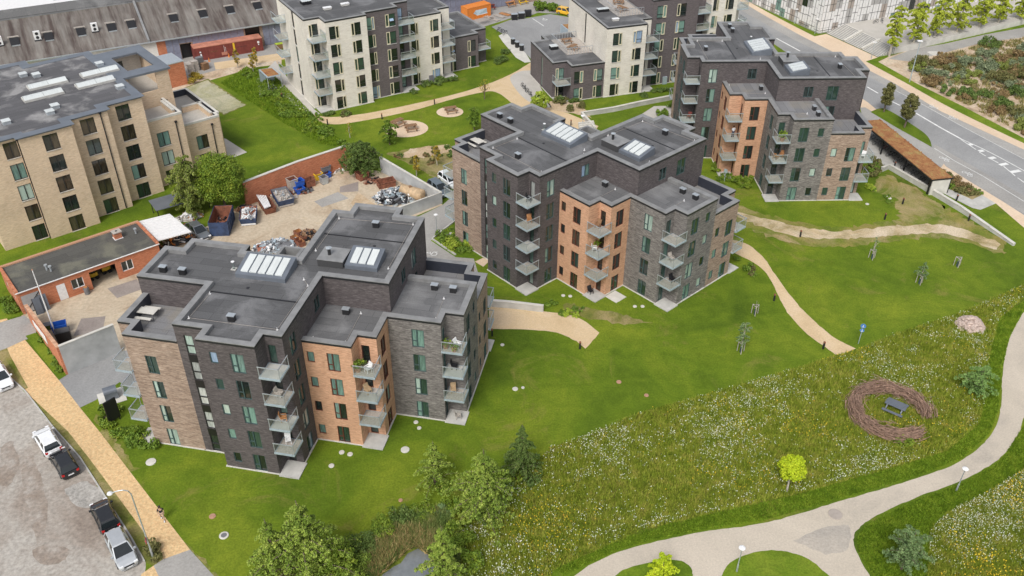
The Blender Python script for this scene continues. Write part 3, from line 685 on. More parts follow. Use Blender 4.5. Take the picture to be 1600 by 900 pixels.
# ------------------------------------------------------------------ tan brick building, upper left
wr = random.Random(21)
POS['D'] = (*G(155, 349), R(40))
BD = thing('apartment_building', 'sand coloured brick apartment building with stepped bays and a flat roof, at the left edge', 'apartment building', (POS['D'][0], POS['D'][1], 0), R(40))
tw = lambda a, n, w=1.5: [(a, k*2.95+.05, w*1.2, 2.15, 'two', 'frame_dark', 'tan') for k in range(n)]
Dp = [(-11.7, .7), (-6.2, .7), (-6.2, 0), (.2, 0), (.2, 1.7), (5.3, 1.7), (5.3, 3.1), (10.3, 3.1), (10.9, 3.1), (10.9, 24), (2.0, 26.0), (-11.7, 26.8)]
Dp = [(-11.7, .7), (-6.2, .7), (-6.2, 0), (.2, 0), (.2, 1.7), (5.3, 1.7), (5.3, 3.1), (10.4, 3.1), (10.4, 24), (1.9, 24), (1.9, 26), (-11.7, 26)]
block(BD, Dp, 14.6, 'brick_tan', {0: tw(-7.15, 5, 1.35), 2: tw(-2.6, 5), 4: tw(2.55, 5), 6: tw(7.65, 5)}, widths=[.9]*12, depth=.06, cap='flashing', felt_='roof_felt_tan', lip=.35, fascia='flashing', sill='sill_pale', plinth=False)
D5 = [(10.4, 4.5), (15.7, 4.5), (15.7, 10.9), (10.4, 10.9)]
block(BD, D5, 10.3, 'brick_tan', {0: tw(12.5, 3, 1.45)}, skip=(2, 3), widths={2: 0, 3: 0, 1: .35, 0: .35}, depth=1.1, cap='concrete_pale', felt_='paving_pale', fascia='concrete_pale', sill='sill_pale', plinth=False)
D6 = [(15.7, 6.25), (21.6, 6.25), (21.6, 7.3), (22.1, 7.3), (22.1, 19), (17.3, 19), (17.3, 10.9), (15.7, 10.9)]
block(BD, D6, 7.5, 'brick_tan', {0: tw(18.5, 2, 1.45)}, skip=(5, 6, 7), widths={0: .35, 1: .35, 2: .35, 3: .35, 4: .35, 5: 0, 6: 0, 7: 0}, depth=1.0, cap='concrete_pale', felt_='paving_pale', fascia='concrete_pale', sill='sill_pale', plinth=False)
mb = MB(); mb.box(21.0, 7.8, 6.5, 21.3, 12.6, 7.35, 'brick_tan'); mb.box(20.95, 7.8, 7.35, 21.35, 12.6, 7.5, 'concrete_pale'); mb.box(18.6, 12.4, 6.5, 21.7, 12.7, 7.35, 'brick_tan'); mb.box(18.6, 12.35, 7.35, 21.7, 12.75, 7.5, 'concrete_pale'); mb.build('terrace_wall', BD)
mb = MB(); mb.box(15.0, 6.0, 9.2, 15.35, 10.2, 10.1, 'brick_tan'); mb.box(14.95, 6.0, 10.1, 15.4, 10.2, 10.25, 'concrete_pale'); mb.build('terrace_wall', BD)
D7 = [(10.4, 10.9), (17.3, 10.9), (17.3, 22), (10.4, 22)]
for i, (p, q) in enumerate(zip(D7, D7[1:]+D7[:1])):
    if i == 3: continue
    ops = [(1.0, 5.0, 11.6, 14.2), (5.1, 5.9, 7.6, 9.9)] if i == 0 else []
    wall(BD, p, q, 0, 14.35, 'brick_tan', ops, .25)
    if i: wall(BD, q, p, 0, 14.35, 'brick_white' if i == 2 else 'brick_tan', [], .25) if False else None
window(BD, D7[0], D7[1], 5.5, 7.6, .8, 2.3, 'two', 'frame_dark', 'tan', depth=.15)
mb = MB(); mb.box(10.5, 11.0, 10.3, 17.2, 21.9, 10.45, 'paving_pale')
mb.box(10.5, 21.6, 10.45, 17.2, 21.75, 14.3, 'brick_white'); mb.box(16.95, 11.2, 10.45, 17.1, 21.6, 14.3, 'brick_tan'); mb.box(10.42, 14.5, 10.45, 10.55, 21.6, 14.3, 'brick_white')
mb.box(12.6, 21.52, 11.4, 14.3, 21.6, 13.0, 'pane_dark'); mb.build('roof_court', BD)
mb = MB(); z0, z1 = 14.3, 14.58
for x0, y0, x1, y1 in ((10.75, 10.6, 17.6, 12.9), (10.75, 19.4, 17.6, 22.3), (10.75, 12.9, 12.3, 19.4), (16.1, 12.9, 17.6, 19.4)): mb.box(x0, y0, z0, x1, y1, z1, 'flashing')
mb.build('roof_frame', BD)
for a0, b0 in ((-.6, 14.1), (-2.3, 10.4), (6.45, 13.9), (4.65, 10.4)):
    mb = MB(); mb.box(a0, b0, 14.54, a0+5.1, b0+1.7, 14.84, 'concrete')
    o = mb.build('skylight', BD)
    for k in range(2):
        g = MB(); x0, x1 = a0+.06+k*2.5, a0+.06+k*2.5+2.46; N = 6; pr = [(b0+.08+1.54*j/N, 14.84+.34*math.sin(PI*j/N)) for j in range(N+1)]
        vs = [(x, y, z) for x in (x0, x1) for y, z in pr]; g.add(vs, [(j, N+1+j, N+2+j, j+1) for j in range(N)]+[tuple(range(N, -1, -1)), tuple(range(N+1, 2*N+2))], 'pane_sky'); g.build('pane', o)
for x, y in ((.3, 20.3), (1.7, 19.0), (10.0, 17.6), (9.2, 7.4), (.3, 6.4), (-.8, 4.9), (-6.0, 5.3), (-6.6, 12.0)): vent(BD, x, y, 14.54, 'steel_galv', 'pane_sky', (.95, .95, .42))
for a, bb, z1 in ((4.35, 1.7, 14.2), (-6.28, .3, 14.2), (14.6, 4.5, 9.0), (20.3, 6.25, 6.3)):
    mb = MB(); mb.bar((a, bb-.08, .1), (a, bb-.08, z1), .11, 'metal_dark'); mb.box(a-.15, bb-.25, z1, a+.15, bb-.02, z1+.25, 'metal_dark'); mb.build('drainpipe', BD)

# ------------------------------------------------------------------ cream and charcoal apartment rows, top
wr = random.Random(31)
def row_floor(c, n, w=1.45, s='crL', g='cream'): return [(c, k*3.0+.15, w*1.2 if w > 1.1 else w, 2.1, s, 'frame_dark', g) for k in range(n)]
POS['E'] = (-33.6, 142.5, R(30.5))
BE = thing('apartment_building', 'long white and charcoal apartment row with a two-storey charcoal end, behind the round picnic pads', 'apartment building', POS['E'][:2]+(0,), R(30.5))
E1 = [(0, .25), (2.65, .25), (2.65, -2.35), (9.75, -2.35), (9.75, -1.2), (15.8, -1.2), (15.8, .8), (18.5, .8), (18.5, 14), (0, 14)]
block(BE, E1, 15.3, {0: 'render_cream', 1: 'render_cream', 2: 'render_cream', 3: 'brick_slate', 4: 'brick_slate', 5: 'brick_slate', 6: 'brick_slate', '*': 'render_cream'},
      {0: row_floor(1.45, 5, 1.3), 2: row_floor(4.05, 5, 1.4, 'crR')+row_floor(7.8, 5, 1.4), 4: row_floor(10.85, 5, 1.15, 'crR')+row_floor(14.4, 5, 1.5),
       6: row_floor(16.7, 5, 1.3), 9: [(5.9, k*3.0+.3, .95, 2.7, 'stair', 'frame_dark', 'tan') for k in range(5)]}, widths=[.35]*10, depth=.12, sill='sill_pale', capw=.35)
E2 = [(18.5, .8), (24.75, .8), (24.75, 2.7), (27.3, 2.7), (27.3, 13), (18.5, 13)]
block(BE, E2, 12.4, {'*': 'render_cream'}, {0: row_floor(19.6, 4, 1.2, 'crR')+row_floor(23.4, 4, 1.4), 2: row_floor(25.4, 4, 1.0)}, skip=(5,), widths={5: 0, 0: .35, 1: .35, 2: .35, 3: .35, 4: .35}, depth=.3)
E3 = [(27.3, 3.2), (33.4, 3.2), (33.4, 4.9), (35.9, 4.9), (35.9, 16), (27.3, 16)]
block(BE, E3, 6.4, {'*': 'brick_slate'}, {0: row_floor(28.3, 2, .8, 'crL')+row_floor(32.0, 2, 1.4), 2: row_floor(34.0, 2, .8)}, skip=(5,), widths={5: 0, 0: .45, 1: .45, 2: .45, 3: .45, 4: .45}, depth=.35)
for k in range(0, 5):
    balcony(BE, .2, .2, 2.6 if 0 else 2.62, -2.3, k*3.0, patio=(k == 0), e=.02)
for k in range(1, 5): balcony(BE, 15.85, .75, 18.6, -1.25, k*3.0, e=.1)
for k in range(1, 4): balcony(BE, 24.8, 2.65, 27.3, .8, k*3.0, e=.1)
balcony(BE, 33.45, 4.85, 35.9, 3.2, 3.0, e=.1); balcony(BE, 15.85, .75, 18.6, -1.25, 0, patio=True); balcony(BE, 24.8, 2.65, 27.3, .8, 0, patio=True)
for k in range(1, 5): balcony(BE, 0, 13.0, -1.6, 10.0, k*3.0, e=.0)
for x, y in ((5.3, 3.4), (8.6, 3.9)): vent(BE, x, y, 15.2, 'concrete', 'white_paint', (1.3, .7, .3))
vent(BE, 3.2, 8.0, 15.2, 'panel_black', 'pane_sky', (1.5, 1.4, .55)); vent(BE, 31.5, 11.5, 6.1, 'panel_black', 'pane_sky', (1.4, .9, .4))
mb = MB()
for p, q in (((19.0, 3.6), (19.0, 12.6)), ((27.8, 5.0), (27.8, 15.5))):
    z = 12.3 if p[0] < 20 else 6.2
    mb.bar((*p, z+1.1), (*q, z+1.1), .07, 'steel_galv')
    for k in range(14): y = p[1]+(q[1]-p[1])*k/13; mb.bar((p[0], y, z-.1), (p[0], y, z+1.1), .05, 'steel_galv')
mb.build('railing', BE)
mb = MB(); mb.box(21.9, .55, 0, 22.7, .79, 1.3, 'plastic_grey'); mb.build('meter_cabinet', BE)

POS['F'] = (9.907, 146.28, R(18.8))
BF = thing('apartment_building', 'white four-storey apartment block with a low charcoal wing and roof terrace, above the curved path', 'apartment building', POS['F'][:2]+(0,), R(18.8))
F1 = [(-2.55, 2.2), (0, 2.2), (0, -.15), (6.1, -.15), (6.1, 15.5), (.25, 15.5), (.25, 13.3), (-2.55, 13.3)]
block(BF, F1, 6.4, 'brick_slate', {0: row_floor(-1.2, 2, 1.3, 'crL'), 2: row_floor(1.35, 2, 1.4, 'crR')+row_floor(4.95, 2, 1.4, 'crL'), 7: [(7.5, .2, .7, 5.3, 'stair', 'frame_dark', 'tan')]}, skip=(3,), widths={3: 0, 0: .35, 1: .35, 2: .35, 4: .5, 5: .5, 6: .5, 7: .35}, depth=.2, sill='frame_dark')
F2 = [(6.1, -.4), (13.4, -.4), (13.4, 1.9), (15.35, 1.9), (15.35, 17), (6.1, 17)]
block(BF, F2, 12.4, 'render_cream', {0: row_floor(8.05, 4, 1.4, 'crR')+row_floor(11.75, 4, 1.4, 'crL'), 2: row_floor(14.3, 4, 1.0, 'crL'), 5: [(9.0, 6.6, .6, 5.3, 'stair', 'frame_dark', 'tan')]}, widths={i: .35 for i in range(6)}, depth=.15, sill='sill_pale')
for k in range(0, 2): balcony(BF, -.03, 2.15, -2.55, -.1, k*3.0, patio=(k == 0), e=.05)
for k in range(0, 4): balcony(BF, 13.45, 1.85, 15.9, -.5, k*3.0, patio=(k == 0), e=.05)
def terrace_rail(B, rect, z, step=.5):
    x0, y0, x1, y1 = rect; mb = MB()
    mb.box(x0, y0, z+.001, x1, y1, z+.12, 'wood_grey'); mb.build('terrace_deck', B); mb = MB(); c = 'steel_galv'
    for p, q in (((x0, y0), (x1, y0)), ((x0, y1), (x0, y0)), ((x0, y1), (x1, y1))):
        mb.bar((*p, z+1.2), (*q, z+1.2), .07, c); L = math.dist(p, q); n = int(L/step)
        for k in range(n+1): t = k/n; X, Y = p[0]+(q[0]-p[0])*t, p[1]+(q[1]-p[1])*t; mb.bar((X, Y, z), (X, Y, z+1.2), .045, c)
    o = mb.build('railing', B)
terrace_rail(BF, (1.2, 5.2, 6.0, 12.9), 6.21); terrace_rail(BF, (10.2, 4.5, 15.0, 13.5), 12.26)
vent(BF, .1, 8.8, 6.2, 'panel_black', 'pane_sky', (1.3, 1.1, .6)); vent(BF, 8.8, 8.0, 12.25, 'panel_black', 'pane_sky', (2.0, .8, .5)); vent(BF, 9.0, 3.0, 12.25, 'concrete', 'white_paint', (1.1, .6, .3))
wr = random.Random(41)
BG = thing('apartment_building', 'tall charcoal apartment tower with a cream wing, behind the rear brick block', 'apartment building', POS['F'][:2]+(0,), R(18.8))
G1 = [(15.45, 2.0), (24.3, 2.0), (24.3, 16), (15.45, 16)]
block(BG, G1, 15.4, 'brick_slate', {0: row_floor(17.2, 5, 1.5, 'crR')+row_floor(21.0, 5, 1.5, 'crL')}, widths=[.35]*4, depth=.15, sill='frame_dark')
G2 = [(24.3, 4.2), (26.9, 4.2), (26.9, 2.4), (32.2, 2.4), (32.2, 4.4), (34.0, 4.4), (34.0, 16), (24.3, 16)]
block(BG, G2, 15.4, {0: 'brick_slate', '*': 'render_cream'}, {0: row_floor(24.9, 5, .8, 'crL'), 2: row_floor(27.9, 5, 1.1, 'crR')+row_floor(30.6, 5, 1.4, 'crL'), 4: row_floor(33.0, 5, 1.0)}, skip=(7,), widths={7: 0, **{i: .35 for i in range(7)}}, depth=.15, sill='sill_pale')
for k in range(0, 5): balcony(BG, 24.35, 4.15, 26.85, 2.1, k*3.0, patio=(k == 0), e=.05); balcony(BG, 32.25, 4.35, 34.2, 2.1, k*3.0, patio=(k == 0), e=.1)
mb = MB(); mb.box(18.6, 1.6, 0, 19.4, 1.95, 1.35, 'steel_blue'); mb.build('meter_cabinet', BG)

def open_sash(B, a, b, z, w, h, ang):
    mb = MB(); mb.box(0, -.03, 0, w, .03, h, 'frame_dark'); mb.box(.07, -.045, .07, w-.07, .045, h-.07, 'pane_blue'); o = mb.build('open_sash', B, loc=(a, b, z)); o.rotation_euler = (ang, 0, 0)
open_sash(BE, 14.2, -1.35, 13.0, .85, 1.3, R(-38)); open_sash(BE, 27.7, 3.05, 3.7, .8, 1.3, R(-40))
# ------------------------------------------------------------------ old warehouse, top left
POS['W'] = (*G(295, 91), R(28))
WX, WY = POS['W'][:2]
BW = thing('warehouse', 'long old warehouse with a stained fibre-cement roof, skylights and lilac boarded wall', 'warehouse', (WX, WY, 0), R(28))
wall(BW, (-46, 0), (-5.2, 0), 0, 4.5, 'brick_white')
wall(BW, (-5.2, 0), (-3.6, 0), 0, 4.5, 'brick_red')
wall(BW, (-3.6, 0), (14.2, 0), 0, 4.5, 'brick_brown', [(2.5, 4.6, 0, 2.9), (14.9, 17.79, 0, 4.3)], .5)
wall(BW, (14.2, 0), (84, 0), 0, 4.5, 'brick_brown', [(25, 27, 0, 3)], .5)
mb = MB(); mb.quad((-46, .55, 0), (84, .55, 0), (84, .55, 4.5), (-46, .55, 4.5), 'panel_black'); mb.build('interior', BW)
pm = MB(); pm.box(-.58, -.06, 0, .58, 0, 1.45, 'board_lilac'); pme = pm.mesh('board')
for i in range(60):
    x = -3.0+i*1.22
    for j in range(3):
        if (-1.7 < x < 1.6 and j < 2) or (10.6 < x < 14.4): continue
        link('wall_board', pme, BW, (x, -.02, .1+j*1.48))
mb = MB(); N = 1
mb.add([(-46, -.5, 4.35), (84, -.5, 4.35), (84, 10.9, 8.45), (-46, 10.9, 8.45), (-46, -.5, 4.2), (84, -.5, 4.2)], [(0, 1, 2, 3), (4, 5, 1, 0)], 'fibre_cement'); mb.build('roof', BW)
mb = MB(); mb.box(-46, -.7, 4.22, 84, -.5, 4.42, 'steel_galv'); mb.build('gutter', BW)
mb = MB(); mb.add([(-46, 10.9, 8.46), (84, 10.9, 8.46), (84, 11.5, 10.2), (-46, 11.5, 10.2)], [(0, 1, 2, 3)], 'roof_felt_pale'); mb.build('ridge_band', BW)
mb = MB(); mb.add([(-46, 11.5, 10.2), (84, 11.5, 10.2), (84, 32, 10.4), (-46, 32, 10.4)], [(0, 1, 2, 3)], 'panel_white')
for x in (-20, -12, -4, 8, 20): mb.box(x, 13.0, 10.25, x+2.4, 14.2, 10.75, 'steel_galv')
mb.build('upper_roof', BW)
mb = MB(); mb.add([(-6.6, -.5, 4.42), (-6.2, -.5, 4.42), (-6.2, 10.9, 8.55), (-6.6, 10.9, 8.55), (-6.6, -.5, 4.75), (-6.2, -.5, 4.75), (-6.2, 10.9, 8.88), (-6.6, 10.9, 8.88)], [(4, 5, 6, 7), (0, 1, 5, 4), (1, 2, 6, 5), (3, 0, 4, 7)], 'coping'); mb.build('fire_wall', BW)
sl = (8.45-4.35)/11.4
for i, x in enumerate([-40, -34.2, -28.4, -22.8, -17.3, -12.0, -6.6+0, -.8, 4.7, 9.9, 15.3, 20.8, 26.3, 31.8]):
    x += .2; b0 = 3.9; f = lambda b: 4.35+(b+.5)*sl
    if i == 6: x = -8.3
    mb = MB(); w = .75
    mb.add([(x-w, b0, f(b0)+.02), (x+w, b0, f(b0)+.02), (x+w, b0+1.5, f(b0+1.5)+.55), (x-w, b0+1.5, f(b0+1.5)+.55)], [(0, 1, 2, 3)], 'panel_black')
    mb.box(x-w-.25, b0+1.45, f(b0+1.5)+.45, x+w+.1, b0+1.75, f(b0+1.5)+.68, 'wood_grey'); mb.box(x-w+.1, b0-.15, f(b0)-.05, x+w, b0+.02, f(b0)+.10, 'steel_galv')
    mb.add([(x-w, b0, f(b0)), (x-w, b0+1.5, f(b0+1.5)), (x-w, b0+1.5, f(b0+1.5)+.6)], [(0, 1, 2)], 'panel_black'); mb.build('skylight', BW)
for i, x in enumerate((-30.6, -24.4, -14.7, )):
    t = thing('air_conditioner', ['white twin-fan air conditioner at the left edge on the warehouse roof', 'white twin-fan air conditioner on the warehouse roof beside the third skylight', 'white twin-fan air conditioner on the warehouse roof, rightmost of the row'][i], 'air conditioner', (WX+x*math.cos(R(28))-4.6*math.sin(R(28)), WY+x*math.sin(R(28))+4.6*math.cos(R(28)), 6.0), R(28), 'air conditioners on the warehouse roof')
    mb = MB(); mb.box(-.55, -.25, .25, .55, .25, 1.75, 'white_paint'); mb.build('case', t)
    mb = MB(); mb.box(-.6, -.4, -.1, .6, .4, .25, 'metal_dark'); mb.build('bracket', t)
    for z in (.65, 1.35):
        mb = MB(); mb.lathe([(.27, 0), (.27, .03)], 'metal_dark', seg=14); o = mb.build('fan', t, loc=(0, -.25, z)); o.rotation_euler = (R(90), 0, 0)
# far hall behind the warehouse is its upper roof; lone brick stub beside the tan building
st = MB(); q = [G(263, 137), G(292, 129), G(296, 120), G(266, 127)]
def box_thing(name, label, cat, poly, z1, mat, top, group=None, lip=.05, extra=None):
    cx = sum(p[0] for p in poly)/len(poly); cy = sum(p[1] for p in poly)/len(poly)
    t = thing(name, label, cat, (cx, cy, 0), 0, group); P = [(x-cx, y-cy) for x, y in ccw(poly)]
    mb = MB(); mb.prism(P, 0, z1, mat); mb.build('wall', t); mb = MB(); mb.prism(offset(P, [-lip]*len(P)), z1, z1+.15, top); mb.build('coping', t)
    return t
p0 = Vector(G(264, 139)); p1 = Vector(G(294, 131)); dd = (p1-p0).normalized(); nn = Vector((-dd.y, dd.x))
box_thing('brick_outbuilding', 'windowless red brick stub with a pale flat top, against the sand coloured building', 'outbuilding', [tuple(p0), tuple(p1), tuple(p1+nn*5), tuple(p0+nn*5)], 4.2, 'brick_red', 'steel_galv')

# ------------------------------------------------------------------ panelled school, top right
sx, sy = G(1279, 53); SA = R(39); SL = math.atan2(202.6-181.1, 52.2-62.6)
BS = thing('school_building', 'large building clad in white, grey and taupe upright panels with scattered windows, top right', 'school', (sx, sy, 0), 0)
def panel_facade(org, ang, L, side, seed):
    rr = random.Random(seed); d = Vector((math.cos(ang), math.sin(ang))); n = Vector((d.y, -d.x))*side
    p = Vector(org); q = p+d*L
    a, b = (p, q) if side > 0 else (q, p)
    wall(BS, a-(a-a), b, 0, 16, 'panel_grey', name='wall')
    W = 1.55; cache = {}
    for i in range(int(L/W)):
        z = 0.0 if side > 0 else 0
        off = rr.choice((0.9, 1.7, 2.4)); z = 0.15
        while z < 12:
            h = off if z < .2 else rr.choice((2.9, 3.1, 3.3)); m = rr.choices(('panel_white', 'panel_grey', 'panel_taupe', 'pane_dark', 'pane_teal'), (.60, .15, .13, .08, .04))[0]
            if z+h > 12.2: break
            k = (h, m)
            if k not in cache:
                mb = MB()
                if 'pane' in m: mb.box(-W/2+.05, -.05, .05, W/2-.05, .0, h-.05, m); mb.box(-.04, -.08, .05, .04, -.05, h-.05, 'frame_dark'); mb.box(-W/2+.05, -.08, h*.5-.04, W/2-.05, -.05, h*.5+.04, 'frame_dark')
                else: mb.box(-W/2+.008, -.02, .005, W/2-.008, 0, h-.01, m)
                cache[k] = mb.mesh('panel')
            c = p+d*(W*(i+.5))+n*.01; dv = (b-a).normalized()
            link('window' if 'pane' in m else 'cladding_panel', cache[k], BS, (c.x, c.y, z), math.atan2(dv.y, dv.x)); z += h
c0 = Vector(G(1300, 44, 1.0)); c1 = Vector(G(1520, 5, 1.2)); SA2 = math.atan2(c1.y-c0.y, c1.x-c0.x)
panel_facade((0, 0), SL, 32, -1, 3); panel_facade((0, 0), SA2, 75, 1, 4)

# ------------------------------------------------------------------ red brick workshop, yard walls, carport
POS['S'] = (*G(33, 493), R(40))
BH = thing('workshop', 'low red brick workshop with a worn felt roof, chimney and open garage door', 'workshop', POS['S'][:2]+(0,), R(40))
Sp = [(.3, 0), (17.1, 0), (17.1, 6.7), (.3, 6.7)]
wall(BH, Sp[0], Sp[1], 0, 3.0, 'brick_red', [(.3, 2.3, 0, 2.4), (4.2, 5.2, 0.05, 2.2), (5.9, 7.3, .8, 2.2), (8.1, 11.25, 0, 2.4), (11.9, 13.3, .85, 2.25)], .22)
wall(BH, Sp[1], Sp[2], 0, 3.2, 'brick_red'); wall(BH, Sp[2], Sp[3], 0, 3.2, 'brick_red'); wall(BH, Sp[3], Sp[0], 0, 3.0, 'brick_red', [(1.5, 2.3, 1.2, 2.2), (4.3, 5.1, 1.0, 2.2)], .2)
for u in (1.9, 4.7): window(BH, Sp[3], Sp[0], u, 1.1, .8, 1.1, 'sml', 'white_paint', 'tan')
sheet('roof', [(.3, -.1), (17.1, -.1), (17.1, 6.7), (.3, 6.7)], 0, 'roof_old', None, z=3.05, parent=BH)
tl = MB(); tl.box(-.145, -.22, 0, .145, .22, .14, 'brick_orange'); tlm = tl.mesh('tile')
for i in range(56): link('ridge_tile', tlm, BH, (.3+i*.305, 6.7, 3.06))
mb = MB(); mb.box(16.85, -.1, 3.06, 17.2, 6.45, 3.26, 'brick_red'); mb.build('parapet', BH); mb = MB(); mb.box(.2, -.1, 3.06, .55, 6.45, 3.3, 'brick_red'); mb.build('parapet', BH)
mb = MB(); mb.box(.2, -.2, 2.97, 17.2, -.1, 3.07, 'white_paint'); mb.build('gutter', BH)
mb = MB(); mb.box(13.3, 4.1, 3.05, 14.2, 4.9, 3.95, 'brick_red'); mb.box(13.2, 4.0, 3.95, 14.3, 5.0, 4.05, 'wood_grey'); mb.box(13.22, 4.02, 3.06, 14.28, 4.98, 3.14, 'white_paint'); mb.lathe([(.14, 0), (.14, .04)], 'metal_dark', (13.75, 4.5, 4.05), 10); mb.build('chimney', BH)
for x, y in ((15.9, 4.1), (4.6, 2.7), (4.9, 2.1)):
    mb = MB(); mb.lathe([(.12, 0), (.12, .55), (.2, .6), (.2, .75)], 'steel_galv', (x, y, 3.05), 10); mb.build('flue', BH)
for u in (6.6, 12.6): window(BH, Sp[0], Sp[1], u, .85, 1.4, 1.4, 'two', 'white_paint', 'tan', .16, g='pane_dark')
mb = MB(); mb.box(4.52, -.02, .05, 5.48, .1, 2.18, 'white_paint'); mb.build('door', BH)
mb = MB(); mb.box(.62, -.0, .0, 2.58, .1, 2.38, 'panel_grey'); mb.box(.62, -.05, .0, 2.58, 0, .1, 'frame_dark'); mb.bar((.62, -.03, .1), (2.58, -.03, 2.3), .06, 'frame_dark'); mb.build('garage_door', BH)
mb = MB(); mb.box(8.1, .1, .015, 11.9, 4.5, .03, 'yard_concrete'); mb.box(8.2, 4.5, 0, 11.7, 4.6, 2.9, 'panel_black'); mb.box(8.0, .2, 0, 8.1, 4.5, 2.9, 'panel_black'); mb.box(11.9, .2, 0, 12.0, 4.5, 2.9, 'panel_black'); mb.build('interior', BH)
for i, (a, b) in enumerate(((9.2, 2.2), (10.9, 2.6))):
    x, y = POS['S'][0]+a*math.cos(R(40))-b*math.sin(R(40)), POS['S'][1]+a*math.sin(R(40))+b*math.cos(R(40))
    t = thing('garden_machine', ['yellow wheeled machine inside the open garage, left one', 'yellow wheeled machine inside the open garage, right one'][i], 'machine', (x, y, 0), R(40), 'yellow machines in the garage')
    mb = MB(); mb.box(-.5, -.3, .45, .5, .3, .95, 'plastic_yellow'); mb.box(-.2, -.2, .95, .3, .2, 1.2, 'metal_dark'); mb.build('body', t)
    for sx_ in (-.35, .35):
        mb = MB(); mb.tube([(sx_, -.38, .25), (sx_, .38, .25)], .25, 'rubber', 12); mb.build('wheel', t)
def wall_thing(name, label, cat, pts, h, th, mat, cap=None, px=True, z0=0.0):
    P = [Vector(G(*p)) if px else Vector(p) for p in pts]; hs_ = h if hasattr(h, '__len__') else [h]*len(P)
    o0 = P[0]; t = thing(name, label, cat, (o0.x, o0.y, 0)); L = [tuple(p-o0) for p in P]; n = len(L)
    nr = []
    for i in range(n):
        a = Vector(L[max(i-1, 0)]); b = Vector(L[min(i+1, n-1)]); d = (b-a).normalized(); nr.append(Vector((-d.y, d.x)))
    for mt, t0, za, zb, nm in [(mat, th, None, 0, 'wall')]+([(cap, th+.1, 0, .08, 'coping')] if cap else []):
        mb = MB(); vs = []
        for i in range(n):
            p = Vector(L[i]); w = nr[i]*t0/2; lo = z0 if za is None else hs_[i]; hi = hs_[i]+zb
            vs += [(p.x+w.x, p.y+w.y, lo), (p.x-w.x, p.y-w.y, lo), (p.x-w.x, p.y-w.y, hi), (p.x+w.x, p.y+w.y, hi)]
        fs = [(0, 1, 2, 3), tuple(4*(n-1)+k for k in (3, 2, 1, 0))]
        for i in range(n-1):
            for k in range(4): fs.append((4*i+k, 4*i+4+k, 4*i+4+(k+1) % 4, 4*i+(k+1) % 4))
        mb.add(vs, fs, mt); mb.build(nm, t)
    return t
wall_thing('brick_wall', 'long red brick yard wall with a pale coping, behind the row of skips', 'wall', [(372, 300), (410, 283), (541, 256)] if 0 else [(385, 321), (470, 287), (543, 262)], 3.6, .35, 'brick_red', 'concrete_pale')
wall_thing('concrete_wall', 'pale concrete yard wall beside the scrap metal heap, bent at its near end', 'wall', [(596, 268), (690, 318), (620, 345)], [2.4, 1.75, 1.9], .25, 'concrete_wall', 'concrete_pale')
w2 = wall_thing('brick_wall', 'short red brick wall carrying a white sign, beside the flagpole', 'wall', [(50, 503), (106, 585)], [2.4, 3.7], .3, 'brick_red', 'brick_orange')
wall_thing('concrete_wall', 'tall grey concrete wall running from the short brick wall to the nearest apartment block', 'wall', [(106.5, 584), (190, 549)], 3.75, .22, 'concrete_wall', 'concrete_pale')
a_ = Vector(G(62, 521)); b_ = Vector(G(84, 553)); dd = (b_-a_).normalized()
t = thing('sign_board', 'white rectangular sign board fixed to the short red brick wall', 'sign', (a_.x, a_.y, 0)); mb = MB(); n_ = Vector((dd.y, -dd.x))*.24
mb.add([(n_.x, n_.y, 1.2), ((b_-a_).x+n_.x, (b_-a_).y+n_.y, 1.5), ((b_-a_).x+n_.x, (b_-a_).y+n_.y, 2.5), (n_.x, n_.y, 2.0), (n_.x*.75, n_.y*.75, 1.2), ((b_-a_).x+n_.x*.75, (b_-a_).y+n_.y*.75, 1.5), ((b_-a_).x+n_.x*.75, (b_-a_).y+n_.y*.75, 2.5), (n_.x*.75, n_.y*.75, 2.0)], [(0, 1, 2, 3), (0, 3, 7, 4), (3, 2, 6, 7), (1, 5, 6, 2), (0, 4, 5, 1)], 'white_paint'); mb.build('board', t)
# carport
q = [G(216, 346, 2.9), G(265, 334, 2.9), G(299, 362, 2.9), G(247, 376, 2.9)]
t = thing('carport', 'white metal carport roof joined to the end of the red brick workshop', 'carport', (*q[0], 0)); mb = MB(); Q = [(x-q[0][0], y-q[0][1]) for x, y in q]
mb.prism(Q, 2.8, 2.92, 'panel_white')
for k in range(1, 9):
    f = k/9; a = (Q[0][0]*(1-f)+Q[3][0]*f, Q[0][1]*(1-f)+Q[3][1]*f, 2.94); b = (Q[1][0]*(1-f)+Q[2][0]*f, Q[1][1]*(1-f)+Q[2][1]*f, 2.94); mb.bar(a, b, .05, 'panel_white')
mb.build('roof', t)
for x, y in Q: mb = MB(); mb.bar((x*.97, y*.97, 0), (x*.97, y*.97, 2.8), .12, 'metal_dark'); mb.build('post', t)

# ------------------------------------------------------------------ ground, paths, roads
sheet('lawn', [(-260, -60), (260, -60), (260, 420), (-260, 420)], 0, 'turf')
def S(name, pts, lv, mat, jit=0.0, **k): return sheet(name, gp(pts), lv, mat, jitter=jit, **k)
sl_ = smooth_line
S('gravel_lot', [(-150, 500), (0, 575), (40, 612), (80, 664), (125, 715), (170, 785), (205, 840), (226, 878), (228, 930), (-150, 930)], 1, 'gravel_lot', .12)
S('grass_verge', [(0, 538), (12, 545), (40, 612), (107, 675), (140, 717), (207, 807), (255, 874), (240, 884), (226, 878), (205, 840), (170, 785), (125, 715), (80, 664), (40, 612), (0, 575)], 2, 'turf_dry')
S('bare_strip', [(8, 560), (38, 609), (44, 606), (16, 556)], 7, 'turf_worn')
S('paved_walk', [(11, 544), (40, 612), (107, 675), (140, 717), (207, 807), (255, 874), (297, 859), (207, 742), (156, 675), (125, 637), (92, 594), (39, 531)], 3, 'pavers_yellow')
